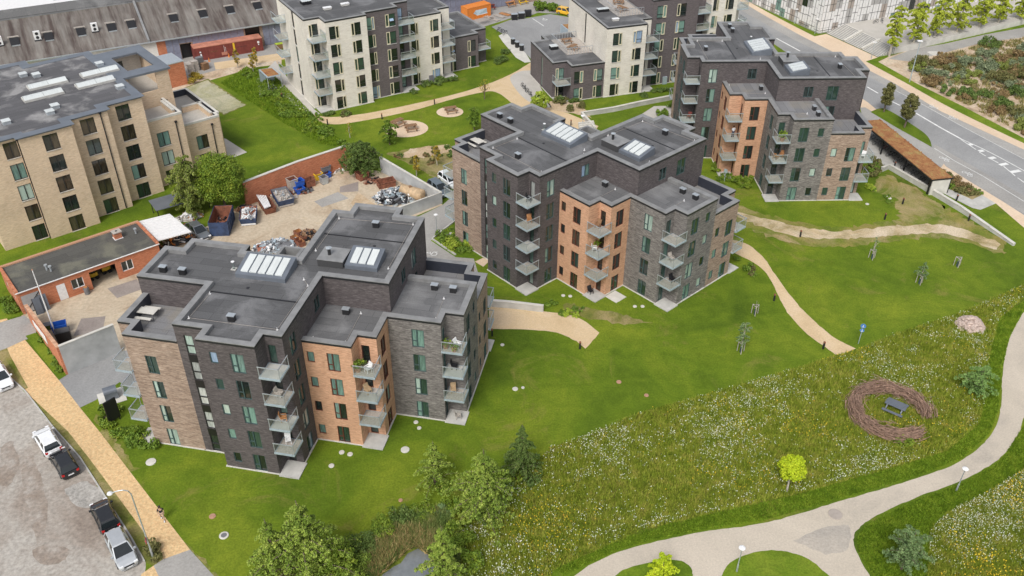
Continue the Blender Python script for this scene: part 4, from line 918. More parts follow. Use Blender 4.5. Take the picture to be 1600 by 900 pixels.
S('paved_walk', [(-40, 480), (0, 470), (12, 500), (-40, 520)], 3, 'pavers_yellow')
S('driveway', [(-60, 515), (0, 504), (38, 493), (58, 508), (55, 527), (39, 531), (11, 544), (-60, 570)], 4, 'asphalt_old')
S('stone_paving', [(240, 884), (255, 874), (297, 859), (334, 900), (345, 930), (255, 930)], 4, 'asphalt_old')
S('paved_walk', [(221, 897), (240, 884), (262, 930), (215, 930)], 5, 'pavers_yellow')
S('grass_strip', [(40, 525), (55, 520), (106, 585), (92, 594)], 5, 'turf_verge')
S('grass_strip', [(0, 455), (33, 493), (-10, 502), (-30, 480)], 5, 'turf_verge')
mb = MB(); kp = [(0, 575), (40, 612), (80, 664), (125, 715), (170, 785), (205, 840), (226, 878)]
kp = [G(*p) for p in kp]; 
for p, q in zip(kp, kp[1:]): mb.bar((*p, .05), (*q, .05), .13, 'concrete')
tag(mb.build('kerb'), kind='structure')
S('drive', [(90, 592), (112, 582), (188, 545), (260, 560), (250, 640), (187, 597), (168, 610), (150, 625), (125, 637)], 2, 'asphalt')
S('parking', [(625, 352), (692, 320), (725, 290), (760, 330), (730, 370), (760, 470), (700, 460), (640, 420)], 2, 'asphalt_old')
S('yard', [(33, 493), (58, 508), (106, 585), (190, 549), (330, 520), (480, 430), (620, 350), (692, 320), (598, 268), (543, 262), (470, 287), (385, 321), (300, 366), (240, 400), (143, 450), (94, 469)], 3, 'yard_concrete')
S('steel_plate', [(168, 451), (214, 436), (222, 452), (183, 466)], 5, 'steel_plate'); S('steel_plate', [(127, 498), (165, 494), (160, 520), (115, 525)], 5, 'steel_plate')
S('steel_plate', [(491, 315), (528, 300), (545, 310), (503, 324)], 5, 'asphalt_old'); S('steel_plate', [(531, 292), (560, 284), (560, 299), (531, 301)], 5, 'steel_plate')
S('bare_strip', [(335, 345), (420, 320), (470, 300), (520, 282), (560, 278), (548, 268), (470, 290), (385, 323), (340, 338)], 4, 'sand')
S('bare_strip', [(560, 300), (600, 330), (597, 350), (570, 340), (548, 318)], 4, 'dirt')
S('planter', [(673, 376), (712, 345), (745, 372), (752, 405), (712, 402)], 4, 'turf_verge')
S('grass_strip', [(700, 385), (760, 360), (770, 445), (745, 405)], 3, 'turf')
mb = MB(); mb.bar((*G(675, 374), .1), (*G(712, 399), .1), .2, 'concrete'); mb.bar((*G(675, 374), .1), (*G(712, 345), .1), .2, 'concrete'); tag(mb.build('kerb'), kind='structure')
S('step_slab', [(742, 409), (755, 403), (765, 408), (755, 417)], 6, 'paving_tan')
S('path', sl_([(764, 477), (800, 480), (845, 486), (900, 495), (937, 520)])+[(915, 545)]+sl_([(900, 533), (870, 520), (820, 515), (764, 514)]), 3, 'path_tan', .05)
S('path', sl_([(1140, 373), (1170, 383), (1195, 405), (1212, 430), (1250, 480), (1300, 525), (1338, 545)])+[(1307, 555)]+sl_([(1262, 523), (1230, 488), (1205, 440), (1185, 415), (1140, 392)]), 3, 'path_tan', .05)
S('worn_verge', sl_([(1148, 320), (1200, 336), (1300, 355), (1400, 345), (1480, 344), (1572, 372)])+sl_([(1572, 400), (1480, 374), (1400, 376), (1310, 386), (1240, 380), (1190, 366), (1148, 348)]), 2, 'turf_worn', .45)
S('worn_track', sl_([(1150, 330), (1200, 343), (1300, 361), (1400, 353), (1480, 352), (1560, 378)])+sl_([(1560, 392), (1480, 366), (1400, 368), (1310, 374), (1240, 369), (1190, 355), (1150, 338)]), 3, 'track_worn', .3)
S('bare_ground', [(1362, 285), (1385, 272), (1420, 290), (1470, 320), (1520, 345), (1560, 375), (1480, 362), (1400, 368), (1405, 340), (1400, 310), (1362, 300)], 1, 'turf_worn', .6)
S('bare_ground', [(885, 472), (930, 484), (975, 492), (1020, 505), (990, 508), (930, 500), (880, 485)], 1, 'turf_dry', .3)
PL = sl_([(1640, 440), (1600, 487), (1577, 530), (1567, 580), (1563, 640), (1548, 680), (1505, 718), (1440, 745), (1300, 787), (1200, 816), (1100, 831), (1040, 843), (980, 858), (920, 884), (860, 930)])
PR = sl_([(1640, 560), (1600, 652), (1590, 680), (1560, 718), (1500, 752), (1430, 778), (1370, 806), (1345, 822), (1334, 840), (1338, 862), (1362, 905), (1380, 930)])
S('main_path', PL+PR[::-1], 4, 'path_grey', .04)
I1 = sl_([(955, 905), (980, 888), (1030, 876), (1065, 877), (1081, 890), (1082, 905)])+[(1080, 930), (945, 930)]
I2 = sl_([(1124, 905), (1140, 880), (1170, 865), (1205, 860), (1245, 866), (1275, 882), (1300, 905)])+[(1300, 930), (1124, 930)]
S('grass_island', I1, 5, 'turf_verge', .05); S('grass_island', I2, 5, 'turf_verge', .05)
MD = [(1640, 425), (1600, 446), (1500, 490), (1400, 522), (1338, 548), (1307, 556), (1200, 590), (1100, 618), (1000, 646), (900, 688), (860, 700), (820, 740), (770, 765), (730, 800), (700, 930), (840, 930), (870, 888), (930, 862), (1000, 830), (1100, 806), (1250, 772), (1400, 730), (1480, 705), (1530, 662), (1540, 620), (1545, 560), (1560, 500), (1600, 466), (1640, 436)]
S('meadow', MD, 1, 'meadow_soil', .25)
MD2 = [(1660, 700), (1600, 735), (1540, 772), (1480, 802), (1452, 830), (1448, 930), (1660, 930)]
S('meadow', MD2, 1, 'meadow_soil', .25)
PONDB = [(700, 930), (730, 800), (700, 795), (640, 800), (600, 830), (560, 850), (540, 930)]
S('pond_bank', PONDB, 2, 'meadow_soil', .3)
S('pond', [(586, 930), (592, 905), (606, 890), (626, 880), (637, 864), (652, 858), (668, 868), (684, 880), (698, 896), (702, 930)], 3, 'pond_water', .1)
# upper gardens
S('path', sl_([(440, 120), (452, 140), (475, 170), (498, 181), (535, 182), (600, 172), (700, 150), (760, 132), (800, 115), (835, 94)])+[(838, 150)]+sl_([(806, 166), (775, 144), (745, 146), (700, 157), (640, 174), (560, 190), (515, 194), (480, 182), (460, 160), (425, 118)]), 3, 'path_tan', .03)
S('path', [(790, 120), (838, 120), (838, 160), (890, 178), (935, 197), (925, 215), (880, 200), (820, 180), (795, 155)], 4, 'path_tan')
S('paving', sl_([(830, 110), (812, 112), (797, 122), (808, 142), (825, 158), (850, 168)])+[(862, 168)], 5, 'paving_pale')
S('paving', [(430, 95), (452, 125), (492, 172), (500, 178), (480, 181), (455, 160), (437, 148), (405, 152), (400, 125)], 5, 'paving_pale')
for c, rx in (((703, 175), 19.5), ((634, 201), 30)):
    x, y = G(*c); r = rx/8.6; k = [(x+r*math.cos(i*PI/16)*(1 if rx < 25 else 1.05), y+r*math.sin(i*PI/16)*.92) for i in range(32)]; sheet('picnic_pad', k, 3, 'paving_tan')
S('asphalt_court', [(768, 42), (800, 30), (865, 20), (940, 20), (940, 100), (835, 98), (822, 84), (800, 62)], 3, 'asphalt')
S('asphalt_court', [(640, 20), (770, -10), (900, -30), (980, -30), (940, 20), (865, 20), (800, 28), (768, 38), (700, 60)], 2, 'asphalt_old')
S('grass_strip', [(815, 30), (840, 20), (880, 22), (895, 28), (860, 22)], 4, 'turf_verge')
S('paving', [(800, 62), (822, 84), (830, 97), (820, 98), (806, 90), (786, 66), (779, 56), (790, 50)], 4, 'concrete_pale')
S('worn_ground', [(250, 150), (300, 120), (440, 82), (440, 100), (400, 105), (330, 125), (275, 165)], 2, 'sand')
S('worn_ground', [(-100, 130), (440, 60), (440, 85), (300, 125), (240, 160)], 1, 'asphalt_old')
S('timber_deck', [(334, 98), (446, 82), (449, 92), (337, 109)], 4, 'path_tan')
S('gravel_yard', [(288, 137), (325, 123), (386, 164), (350, 180), (316, 160)], 3, 'turf_dry'); S('gravel_patch', [(290, 138), (324, 125), (384, 165), (350, 178), (320, 160)], 4, 'gravel_mossy', .2)
S('paving', [(348, 216), (353, 217), (386, 238), (363, 247), (350, 243)], 4, 'paving_pale')
S('garden_bed', [(605, 240), (640, 232), (700, 226), (712, 240), (712, 262), (690, 285), (650, 262)], 2, 'turf_dry', .3)
S('garden_bed', [(640, 232), (700, 226), (708, 236), (660, 246), (625, 246)], 3, 'dirt', .3)
S('garden_bed', [(855, 158), (905, 160), (925, 185), (900, 178), (862, 172)], 5, 'dirt', .1)
S('path', [(1000, 180), (1022, 166), (1055, 165), (1060, 185), (1010, 215)], 4, 'paving_pale')
# street at the right
S('street', [(1090, -20), (1154, 0), (1196, 25), (1250, 55), (1299, 80), (1397, 130), (1470, 174), (1600, 234), (1700, 280), (1700, 420), (1556, 318), (1476, 268), (1440, 245), (1350, 165), (1300, 130), (1140, 22), (1085, 0)], 2, 'asphalt')
S('cycle_track', [(1110, -20), (1154, 0), (1196, 25), (1250, 55), (1299, 80), (1397, 130), (1470, 174), (1600, 234), (1700, 280), (1700, 296), (1600, 249), (1502, 197), (1400, 142), (1300, 90), (1240, 62), (1190, 34), (1150, 12)], 3, 'asphalt_old')
S('cycle_track', [(1700, 345), (1600, 306), (1535, 268), (1460, 225), (1457, 236), (1478, 259), (1519, 286), (1567, 315), (1700, 392)], 3, 'asphalt_old')
S('pavement', [(1154, 0), (1120, -20), (1140, -30), (1165, 0), (1203, 21), (1247, 44), (1273, 57), (1291, 53), (1372, 90), (1353, 96), (1416, 130), (1486, 169), (1600, 224), (1700, 268), (1700, 280), (1600, 234), (1470, 174), (1397, 130), (1299, 80), (1250, 55), (1196, 25)], 4, 'paving_tan')
S('grass_verge', [(1140, -20), (1165, 0), (1203, 21), (1247, 44), (1273, 56), (1280, 53), (1247, 35), (1180, 0), (1150, -20)], 5, 'turf_verge')
S('grass_verge', sl_([(1353, 96), (1416, 130), (1486, 169), (1600, 224), (1700, 268)])+[(1700, 258), (1600, 216), (1502, 165), (1431, 130), (1371, 96), (1390, 88), (1425, 77), (1478, 68), (1539, 54), (1600, 43), (1700, 22), (1700, 12), (1600, 34), (1513, 49), (1443, 65), (1404, 71), (1387, 82), (1371, 90)], 6, 'turf_verge')
S('waste_ground', [(1371, 97), (1390, 88), (1425, 77), (1478, 68), (1539, 54), (1600, 43), (1700, 22), (1700, 258), (1600, 216), (1502, 165), (1431, 130)], 1, 'sand')
S('footway', [(1388, 92), (1425, 77), (1478, 68), (1539, 54), (1600, 43), (1700, 22), (1700, 40), (1600, 58), (1530, 68), (1470, 84), (1420, 96)], 3, 'asphalt_old')
S('pavement', [(1348, 171), (1300, 140), (1310, 130), (1356, 160), (1368, 170), (1457, 233), (1478, 260), (1519, 286), (1567, 315), (1600, 336), (1700, 395), (1700, 420), (1600, 356), (1556, 318), (1535, 305), (1476, 273), (1460, 262)], 4, 'paving_tan')
S('footway', [(1344, 168), (1352, 168), (1457, 231), (1480, 250), (1470, 262), (1350, 195)], 5, 'asphalt_old')
S('grass_island', sl_([(1360, 175), (1372, 170), (1382, 170), (1397, 177), (1421, 192), (1444, 208), (1453, 219), (1456, 230)])+[(1454, 229), (1400, 199)], 6, 'turf')
S('forecourt', [(1340, 225), (1350, 196), (1400, 215), (1470, 262), (1458, 284), (1462, 286), (1476, 272), (1535, 305), (1556, 318), (1532, 328), (1519, 325), (1470, 300), (1397, 264), (1380, 258), (1350, 245)], 5, 'concrete')
S('shrub_bed', [(1458, 284), (1476, 270), (1534, 305), (1519, 312)], 6, 'turf_dry')
S('worn_patch', [(262, 826), (292, 850), (330, 893), (352, 905), (330, 905), (297, 862), (262, 838)], 1, 'turf_worn', .3)
S('worn_patch', [(150, 650), (190, 700), (215, 735), (200, 738), (158, 676)], 1, 'turf_worn', .3)
S('gravel_patch', sl_([(40, 690), (62, 740), (75, 800), (60, 850), (45, 800), (30, 740)])[:-1], 2, 'gravel_damp', .12)
S('gravel_patch', sl_([(100, 765), (135, 752), (165, 775), (150, 792), (112, 790)])[:-1], 2, 'gravel_grit', .12)
S('gravel_patch', sl_([(0, 700), (20, 690), (30, 730), (10, 760), (-10, 740)])[:-1], 2, 'gravel_damp', .12)
S('gravel_patch', sl_([(50, 860), (75, 850), (110, 862), (90, 880), (55, 880)])[:-1], 2, 'gravel_damp', .12)
S('path_patch', sl_([(1240, 845), (1275, 828), (1320, 820), (1330, 835), (1322, 860), (1280, 868)])[:-1], 5, 'path_damp', .1)
mk = MB()
def line(pts, w, lv=8):
    P = [Vector(G(*p)) for p in pts]
    for a, b in zip(P, P[1:]):
        d = (b-a).normalized(); n = Vector((-d.y, d.x))*w/2; z = lv*.004+.002
        mk.quad((a.x+n.x, a.y+n.y, z), (a.x-n.x, a.y-n.y, z), (b.x-n.x, b.y-n.y, z), (b.x+n.x, b.y+n.y, z), 'road_mark')
for a, b in (((1145, 24), (1170, 38)), ((1213, 60), (1250, 80)), ((1355, 136), (1372, 146)), ((1382, 153), (1406, 165))): line([a, b], .3)
line([(1431, 177), (1470, 200), (1501, 217)], .35); line(sl_([(1501, 217), (1550, 240), (1620, 278)]), .18); line([(1501, 218), (1525, 234)], .18)
for a, b in (((1530, 238), (1540, 244)), ((1547, 248), (1560, 255)), ((1568, 260), (1586, 275)), ((1590, 278), (1612, 294))): line([a, b], .18)
line([(1400, 142), (1447, 166.5), (1502, 197), (1600, 249)], .1); line([(1460, 232), (1492, 252), (1535, 275), (1600, 315)], .12)
for (x, y), s in (((1516, 226), .35), ((1533, 236), .45), ((1550, 247), .6), ((1568, 257), .75), ((1586.5, 268), .9)):
    a = Vector(G(x, y)); d = (Vector(G(1600, 274))-Vector(G(1501, 217))).normalized(); n = Vector((-d.y, d.x)); z = .036
    mk.quad(*[(*(a+d*i*.34+n*j*s), z) for i, j in ((-1, -1), (1, -1), (1, 1), (-1, 1))], 'road_mark')
def bike_mark(px, py, ang, s=1.0):
    c = Vector(G(px, py)); u = Vector((math.cos(ang), math.sin(ang)))*s; w = Vector((-u.y, u.x)); P = lambda a, b: c+u*a+w*b
    def seg(p, q, t=.1):
        d = (q-p).normalized(); n = Vector((-d.y, d.x))*t/2; mk.quad((*(p+n), .036), (*(p-n), .036), (*(q-n), .036), (*(q+n), .036), 'road_mark')
    for cx in (-.55, .55):
        k = [P(cx+.33*math.cos(i*PI/6), .33*math.sin(i*PI/6)) for i in range(13)]
        for p, q in zip(k, k[1:]): seg(p, q)
    for a, b in (((-.55, 0), (-.2, .55)), ((-.2, .55), (.4, .55)), ((.4, .55), (.55, 0)), ((-.2, .55), (0, 0)), ((0, 0), (.4, .55)), ((-.55, 0), (0, 0)), ((.4, .55), (.3, .8)), ((-.2, .55), (-.25, .75))): seg(P(*a), P(*b))
for x, y, a in ((1459, 167, 1.9), (1490, 184, 1.9), (1475, 249, -1.2), (1511, 272, -1.2)): bike_mark(x, y, a, 1.0)
def wheelchair_mark(px, py, ang, s=1.0):
    c = Vector(G(px, py)); u = Vector((math.cos(ang), math.sin(ang)))*s; w = Vector((-u.y, u.x)); P = lambda a, b: c+u*a+w*b
    def seg(p, q, t=.13):
        d = (q-p).normalized(); n = Vector((-d.y, d.x))*t/2; mk.quad((*(p+n), .03), (*(p-n), .03), (*(q-n), .03), (*(q+n), .03), 'road_mark')
    k = [P(.42*math.cos(R(100+i*26)), .42*math.sin(R(100+i*26))) for i in range(11)]
    for p, q in zip(k, k[1:]): seg(p, q)
    for a, b in (((0, .9), (0, .25)), ((0, .6), (.35, .6)), ((0, .25), (.4, .25)), ((.4, .25), (.6, -.3))): seg(P(*a), P(*b))
    k = [P(.12*math.cos(i*PI/4), 1.05+.12*math.sin(i*PI/4)) for i in range(9)]
    for p, q in zip(k, k[1:]): seg(p, q, .1)
wheelchair_mark(678, 397, 1.3, .95); wheelchair_mark(851, 31, .3); line([(832, 29), (850, 41)], .18, 6)
tag(mk.build('road_markings'), kind='structure')
# broad steps and raised court beside the school
court = [G(x, y, 1.2) for x, y in ((1319, 36), (1400, 75), (1440, 66), (1600, 30), (1700, 8), (1700, -40), (1400, -40), (1345, 20))]
mb = MB(); mb.prism(court, .0, 1.2, 'concrete_pale', 'paving_pale'); tag(mb.build('court'), kind='structure')
e0, e1 = Vector(G(1291, 52)), Vector(G(1371, 89)); f0, f1 = Vector(G(1319, 36, 1.2)), Vector(G(1400, 75, 1.2)); ns = 11
stp = thing('steps', 'broad flight of concrete steps between the school court and the pavement', 'steps', (e0.x, e0.y, 0))
for i in range(ns):
    a, b = e0.lerp(f0, i/ns)-e0, e1.lerp(f1, i/ns)-e0; c, d = e1.lerp(f1, (i+1)/ns)-e0, e0.lerp(f0, (i+1)/ns)-e0; a2, b2 = a.lerp(d, .34), b.lerp(c, .34)
    mb = MB(); mb.prism([tuple(a2), tuple(b2), tuple(c), tuple(d)], 0, (i+1)*1.19/ns, 'concrete_pale'); mb.prism([tuple(a), tuple(b), tuple(b2), tuple(a2)], 0, (i+.4)*1.19/ns, 'plastic_grey'); mb.build('step', stp)
for f in (.36, .70):
    mb = MB(); a = e0.lerp(e1, f)-e0; b = f0.lerp(f1, f)-e0; mb.bar((*a, .12), (*b, 1.35), .45, 'concrete_pale'); mb.build('ramp', stp)
wall_thing('concrete_wall', 'long low concrete retaining wall across the lawn beside the bike shelter', 'wall', [(1377, 268), (1389, 264), (1440, 294), (1500, 330), (1584, 384)], [.7, .7, .75, .75, .3], .35, 'concrete', 'concrete_pale')
wall_thing('stone_wall', 'low grey stone wall below the charcoal wing, bending down beside the garden stairs', 'wall', [(1052, 155), (1000, 165), (960, 174), (909, 182), (930, 206)], .75, .35, 'concrete', 'concrete_pale')
wall_thing('concrete_wall', 'short pale concrete wall at the start of the tan path beside the nearest block', 'wall', [(762, 478), (800, 481), (849, 487)], .85, .3, 'concrete', 'concrete_pale')
q0 = Vector(G(903, 199)); q1 = Vector(G(927, 196)); dn = (Vector(G(908, 210))-q0)
t = thing('garden_stairs', 'garden stairs with pale concrete treads, just beyond the middle block', 'stairs', (q0.x, q0.y, 0))
for i in range(6):
    a = dn*i/6; b = dn*(i+.72)/6; w = q1-q0; mb = MB(); mb.prism([tuple(a), tuple(a+w), tuple(b+w), tuple(b)], .01, .9-.14*i, 'concrete_pale'); mb.build('tread', t)
# covers set in the lawn
def disc(px, py, r, label, mat='concrete_pale', cat='manhole cover', g='round covers in the lawns', rim=False):
    x, y = G(px, py); t = thing('manhole_cover', label, cat, (x, y, 0), 0, g)
    mb = MB(); mb.lathe([(r, 0), (r, .06), (r*.93, .075)], mat, seg=20); mb.build('ring', t)
    mb = MB(); mb.lathe([(r*.62, .07), (r*.62, .085)], 'plastic_grey' if rim else mat, seg=16); mb.build('lid', t)
for a in ((236, 722, .48, 'large pale round cover in the lawn beside the shrubs at the nearest block'), (350, 837, .42, 'round cover with a dark lid near the lower end of the yellow walk', 'concrete_pale', 'manhole cover', 'round covers in the lawns', True), (534, 707, .27, 'left one of two small pale covers below the orange front'), (547, 710, .27, 'right one of two small pale covers below the orange front'), (518, 728, .27, 'lone small pale cover between the dark and the orange front'), (633, 703, .43, 'large pale round cover in the lawn right of the orange front'), (650, 660, .24, 'small pale cover close below the grey front of the nearest block'), (655, 669, .22, 'broken pale cover just below the small one by the grey front'), (785, 539, .22, 'small pale cover near the right corner of the nearest block'), (880, 462, .24, 'left one of two pale covers at the dark front of the middle block'), (891, 463, .24, 'right one of two pale covers at the dark front of the middle block'), (992, 479, .24, 'left one of two pale covers at the grey corner of the middle block'), (1004, 479, .24, 'right one of two pale covers at the grey corner of the middle block'), (805, 608, .3, 'pale round cover in the middle of the wide lawn'), (817, 606, .18, 'smallest pale cover, right beside another on the wide lawn'), (967, 597, .27, 'upper reddish round cover on the wide lawn', 'terracotta'), (1010, 618, .24, 'lower reddish round cover on the wide lawn', 'terracotta'), (332, 807, .3, 'brown sunken cover in the lawn beside the yellow walk', 'terracotta'), (626, 782, .2, 'small tan cover near the pond bank, upper one', 'terracotta'), (640, 803, .25, 'pale stone cover near the pond bank, lower one', 'concrete_pale'), (1384, 307, .28, 'left one of two white covers beside the brown patch'), (1390, 310, .28, 'right one of two white covers beside the brown patch'), (1355, 319, .26, 'white cover at the patio corner of the rear block'), (1305, 804, .62, 'large grey cover set in the main path', 'panel_taupe')): disc(*a)
x, y = G(962, 464); t = thing('cover_slab', 'square pale concrete slab in the lawn between two fronts of the middle block', 'slab', (x, y, 0), POS['B'][2]); mb = MB(); mb.box(-.9, -.9, 0, .9, .9, .07, 'concrete_pale'); mb.build('slab', t)

# ------------------------------------------------------------------ cars
def car(name, label, px, py, heading, paintm, L=4.1, kind='hatch', estate=False):
    """heading: direction the bonnet points, in degrees from +x"""
    x, y = G(px, py, .5); t = thing(name, label, 'car', (x, y, 0), R(heading)); s = L/4.2; mb = MB()
    st = [(-2.1, .58, .70), (-2.04, .82, .80), (-1.7, .93, .86), (-.9, .94, .875), (.3, .95, .88), (1.0, .93, .87), (1.55, .82, .85), (1.92, .68, .80), (2.06, .55, .70), (2.1, .42, .60)]
    vs = []; fs = []
    for X, zt, hw in st:
        X *= s
        for a, z in ((.90, .22), (1, .42), (.99, zt-.12), (.86, zt)): vs.append((X, hw*a, z))
        for a, z in ((.86, zt), (.99, zt-.12), (1, .42), (.90, .22)): vs.append((X, -hw*a, z))
    for i in range(len(st)-1):
        for k in range(8): fs.append((i*8+k, i*8+(k+1) % 8, (i+1)*8+(k+1) % 8, (i+1)*8+k))
    fs.append(tuple(range(8))); fs.append(tuple((len(st)-1)*8+k for k in range(7, -1, -1)))
    mb.add(vs, fs, paintm); me = mb.build('body', t, smooth=False)
    bv = me.modifiers.new('round', 'BEVEL'); bv.width = .05; bv.segments = 2; bv.limit_method = 'ANGLE'; bv.angle_limit = R(25)
    xb, xt0, xt1, xf = (-2.0, -1.72, .25, 1.12) if not estate else (-2.0, -1.75, .2, 1.1)
    if kind == 'sedan': xb, xt0, xt1, xf = (-1.65, -1.0, .3, 1.15)
    xb, xt0, xt1, xf = [q*s for q in (xb, xt0, xt1, xf)]; zb, zt = .90, 1.46
    g = MB(); gv = [(xb, .77, zb), (xf, .77, zb), (xt1, .60, zt), (xt0, .60, zt), (xb, -.77, zb), (xf, -.77, zb), (xt1, -.60, zt), (xt0, -.60, zt)]
    g.add(gv, [(0, 1, 2, 3), (5, 4, 7, 6), (1, 5, 6, 2), (4, 0, 3, 7)], 'car_glass'); g.build('windscreen', t)
    r = MB(); r.add([(xt0-.04, .62, zt-.02), (xt1+.04, .62, zt-.02), (xt1+.04, -.62, zt-.02), (xt0-.04, -.62, zt-.02), (xt0+.05, .55, zt+.05), (xt1-.06, .55, zt+.05), (xt1-.06, -.55, zt+.05), (xt0+.05, -.55, zt+.05)], [(4, 7, 6, 5)[::-1], (0, 1, 5, 4), (1, 2, 6, 5), (2, 3, 7, 6), (3, 0, 4, 7)], paintm); r.build('roof', t)
    pl = MB()
    for sy in (1, -1):
        for a, b in (((xb, zb), (xt0, zt)), ((xf, zb), (xt1, zt)), (((xb+xf)/2-.15, zb), ((xt0+xt1)/2-.1, zt))): pl.bar((a[0], sy*.775, a[1]), (b[0], sy*.61, b[1]), .09, paintm)
    pl.build('pillars', t)['kind'] = 'stuff'
    for X in (-1.28*s, 1.30*s):
        for sy in (1, -1):
            w = MB(); w.tube([(X, sy*.66, .31), (X, sy*.885, .31)], .31, 'rubber', 16); wo_ = w.build('wheel', t)
            w = MB(); w.tube([(X, sy*.88, .31), (X, sy*.897, .31)], .2, 'alloy', 12); w.build('rim', wo_)
    for sy in (1, -1):
        m = MB(); m.box(1.86*s, sy*.60-.16, .56, 2.05*s, sy*.60+.16, .68, 'lamp_glass'); m.build('headlight', t)
        m = MB(); m.box(-2.1*s, sy*.66-.12, .62, -1.96*s, sy*.66+.12, .82, 'red_light'); m.build('tail_light', t)
        m = MB(); m.box(.78*s, sy*.93-.1, .92, .95*s, sy*.93+.1, 1.05, paintm); m.build('mirror', t)
    m = MB(); m.box(-2.13*s, -.26, .5, -2.08*s, .26, .61, 'plate_white'); m.build('number_plate', t)
    m = MB(); m.box(2.06*s, -.26, .36, 2.12*s, .26, .46, 'plate_white'); m.build('number_plate', t)
    m = MB(); m.box(1.98*s, -.42, .46, 2.1*s, .42, .58, 'panel_black'); m.build('grille', t)
    return t
car('parked_car', 'white hatchback at the left edge of the gravel lot, nose towards the camera', 1, 590, -50, 'paint_white', 4.2)
car('parked_car', 'white hatchback parked right behind a black car, beside the kerb', 74, 689, 131, 'paint_white', 4.1)
car('parked_car', 'black hatchback with a yellow rear sticker, just below the white hatchback', 100, 723, 131, 'paint_black', 4.0)
car('parked_car', 'black hatchback parked bumper to bumper with the silver car', 164, 806, 127, 'paint_black', 4.0)
car('parked_car', 'silver hatchback in the gravel lot with its bonnet towards the camera', 190, 859, -53, 'paint_silver', 4.2)
car('parked_car', 'dark grey car under the trees beside the white carport', 309, 361, -48, 'paint_grey2', 4.9, 'sedan')
car('parked_car', 'steel blue car parked at the corner of the concrete yard wall', 686, 295, -55, 'paint_steel', 4.3)
car('parked_car', 'white car behind the steel blue one, beside the middle block', 702, 282, -55, 'paint_white', 4.2)
car('parked_car', 'yellow hatchback parked beside the white block at the top', 884, 19, -35, 'paint_yellow', 4.0)

# ------------------------------------------------------------------ yard things
def open_box(mb, x, y, L, W, h, mat, inn, taper=0.0, th=.06, z=0.0, rib=True):
    a, b = L/2, W/2; c, d = a-taper, b-taper*.5
    vs = [(-c, -d, z), (c, -d, z), (c, d, z), (-c, d, z), (-a, -b, z+h), (a, -b, z+h), (a, b, z+h), (-a, b, z+h)]
    mb.add(vs, [(0, 3, 2, 1), (0, 1, 5, 4), (1, 2, 6, 5), (2, 3, 7, 6), (3, 0, 4, 7)], mat)
    ai, bi = a-th, b-th; vi = [(-c+th, -d+th, z+.08), (c-th, -d+th, z+.08), (c-th, d-th, z+.08), (-c+th, d-th, z+.08), (-ai, -bi, z+h), (ai, -bi, z+h), (ai, bi, z+h), (-ai, bi, z+h)]
    mb.add(vi, [(0, 1, 2, 3), (1, 0, 4, 5), (2, 1, 5, 6), (3, 2, 6, 7), (0, 3, 7, 4)], inn)
    mb.add(vs[4:]+vi[4:], [(0, 1, 5, 4), (1, 2, 6, 5), (2, 3, 7, 6), (3, 0, 4, 7)], mat)
def skip(label, px, py, rz, L, W, h, mat, inn, fill, group='open skips along the yard wall', taper=.35, seed=0):
    x, y = G(px, py, h*.4); t = thing('skip', label, 'skip', (x, y, 0), R(rz), group)
    mb = MB(); open_box(mb, 0, 0, L, W, h, mat, inn, taper); mb.build('bin', t)
    for k in range(4):
        xx = -L/2+taper+L*.12+k*(L-2*taper)*.25
        for sy in (1, -1): mb = MB(); mb.bar((xx, sy*(W/2-taper*.5+.02), .05), (xx, sy*(W/2+.03), h-.05), .09, mat); mb.build('rib', t)
    rr = random.Random(seed)
    if fill:
        n, ms, sz, zz = fill; mb = MB()
        mb.box(-L/2+.25, -W/2+.15, .1, L/2-.25, W/2-.15, zz*h, ms[0])
        for i in range(n):
            a = rr.uniform(-L*.36, L*.36); b = rr.uniform(-W*.3, W*.3); q = rr.uniform(0, PI); l = rr.uniform(.4, 1)*sz; dz = rr.uniform(-.15, .3)
            mb.bar((a-l*math.cos(q)/2, b-l*math.sin(q)/2*.7, zz*h+rr.uniform(.02, .2)), (a+l*math.cos(q)/2, b+l*math.sin(q)/2*.7, zz*h+.1+dz), rr.uniform(.06, .2), rr.choice(ms))
        f = mb.build('scrap', t); f['kind'] = 'stuff'
    return t
skip('tall open rusty and blue container, left end of the skip row', 347, 347, -85, 4.6, 2.5, 2.1, 'skip_blue', 'rust', (14, ('rust', 'plastic_grey', 'metal_dark'), .7, .25), taper=.05, seed=1)
skip('blue skip heaped with white window frames', 389, 339, -80, 3.6, 2.2, 1.2, 'skip_blue', 'rust', (46, ('white_paint', 'white_paint', 'steel_galv', 'rust'), 1.6, .75), seed=2)
skip('narrow rusty skip with long white plastic profiles sticking out', 417, 322, -60, 3.9, 1.7, 1.0, 'rust', 'rust', (4, ('rust', 'metal_dark'), .6, .4), seed=3)
skip('blue skip half full of grey rubble', 442, 310, -62, 4.0, 2.3, 1.2, 'skip_blue', 'plastic_grey', (40, ('wood_grey', 'concrete', 'steel_galv'), .6, .7), seed=4)
x, y = G(414, 317, .9); t = thing('plastic_profiles', 'bundle of long white profiles lying in the narrow rusty skip', 'profiles', (x, y, .55), R(-62))
for i in range(6): mb = MB(); yy = -.55+i*.2; mb.bar((-2.0+.15*i, yy, .75), (1.7-.05*i, yy*.8, .45), .13, 'white_paint'); mb.build('profile', t)
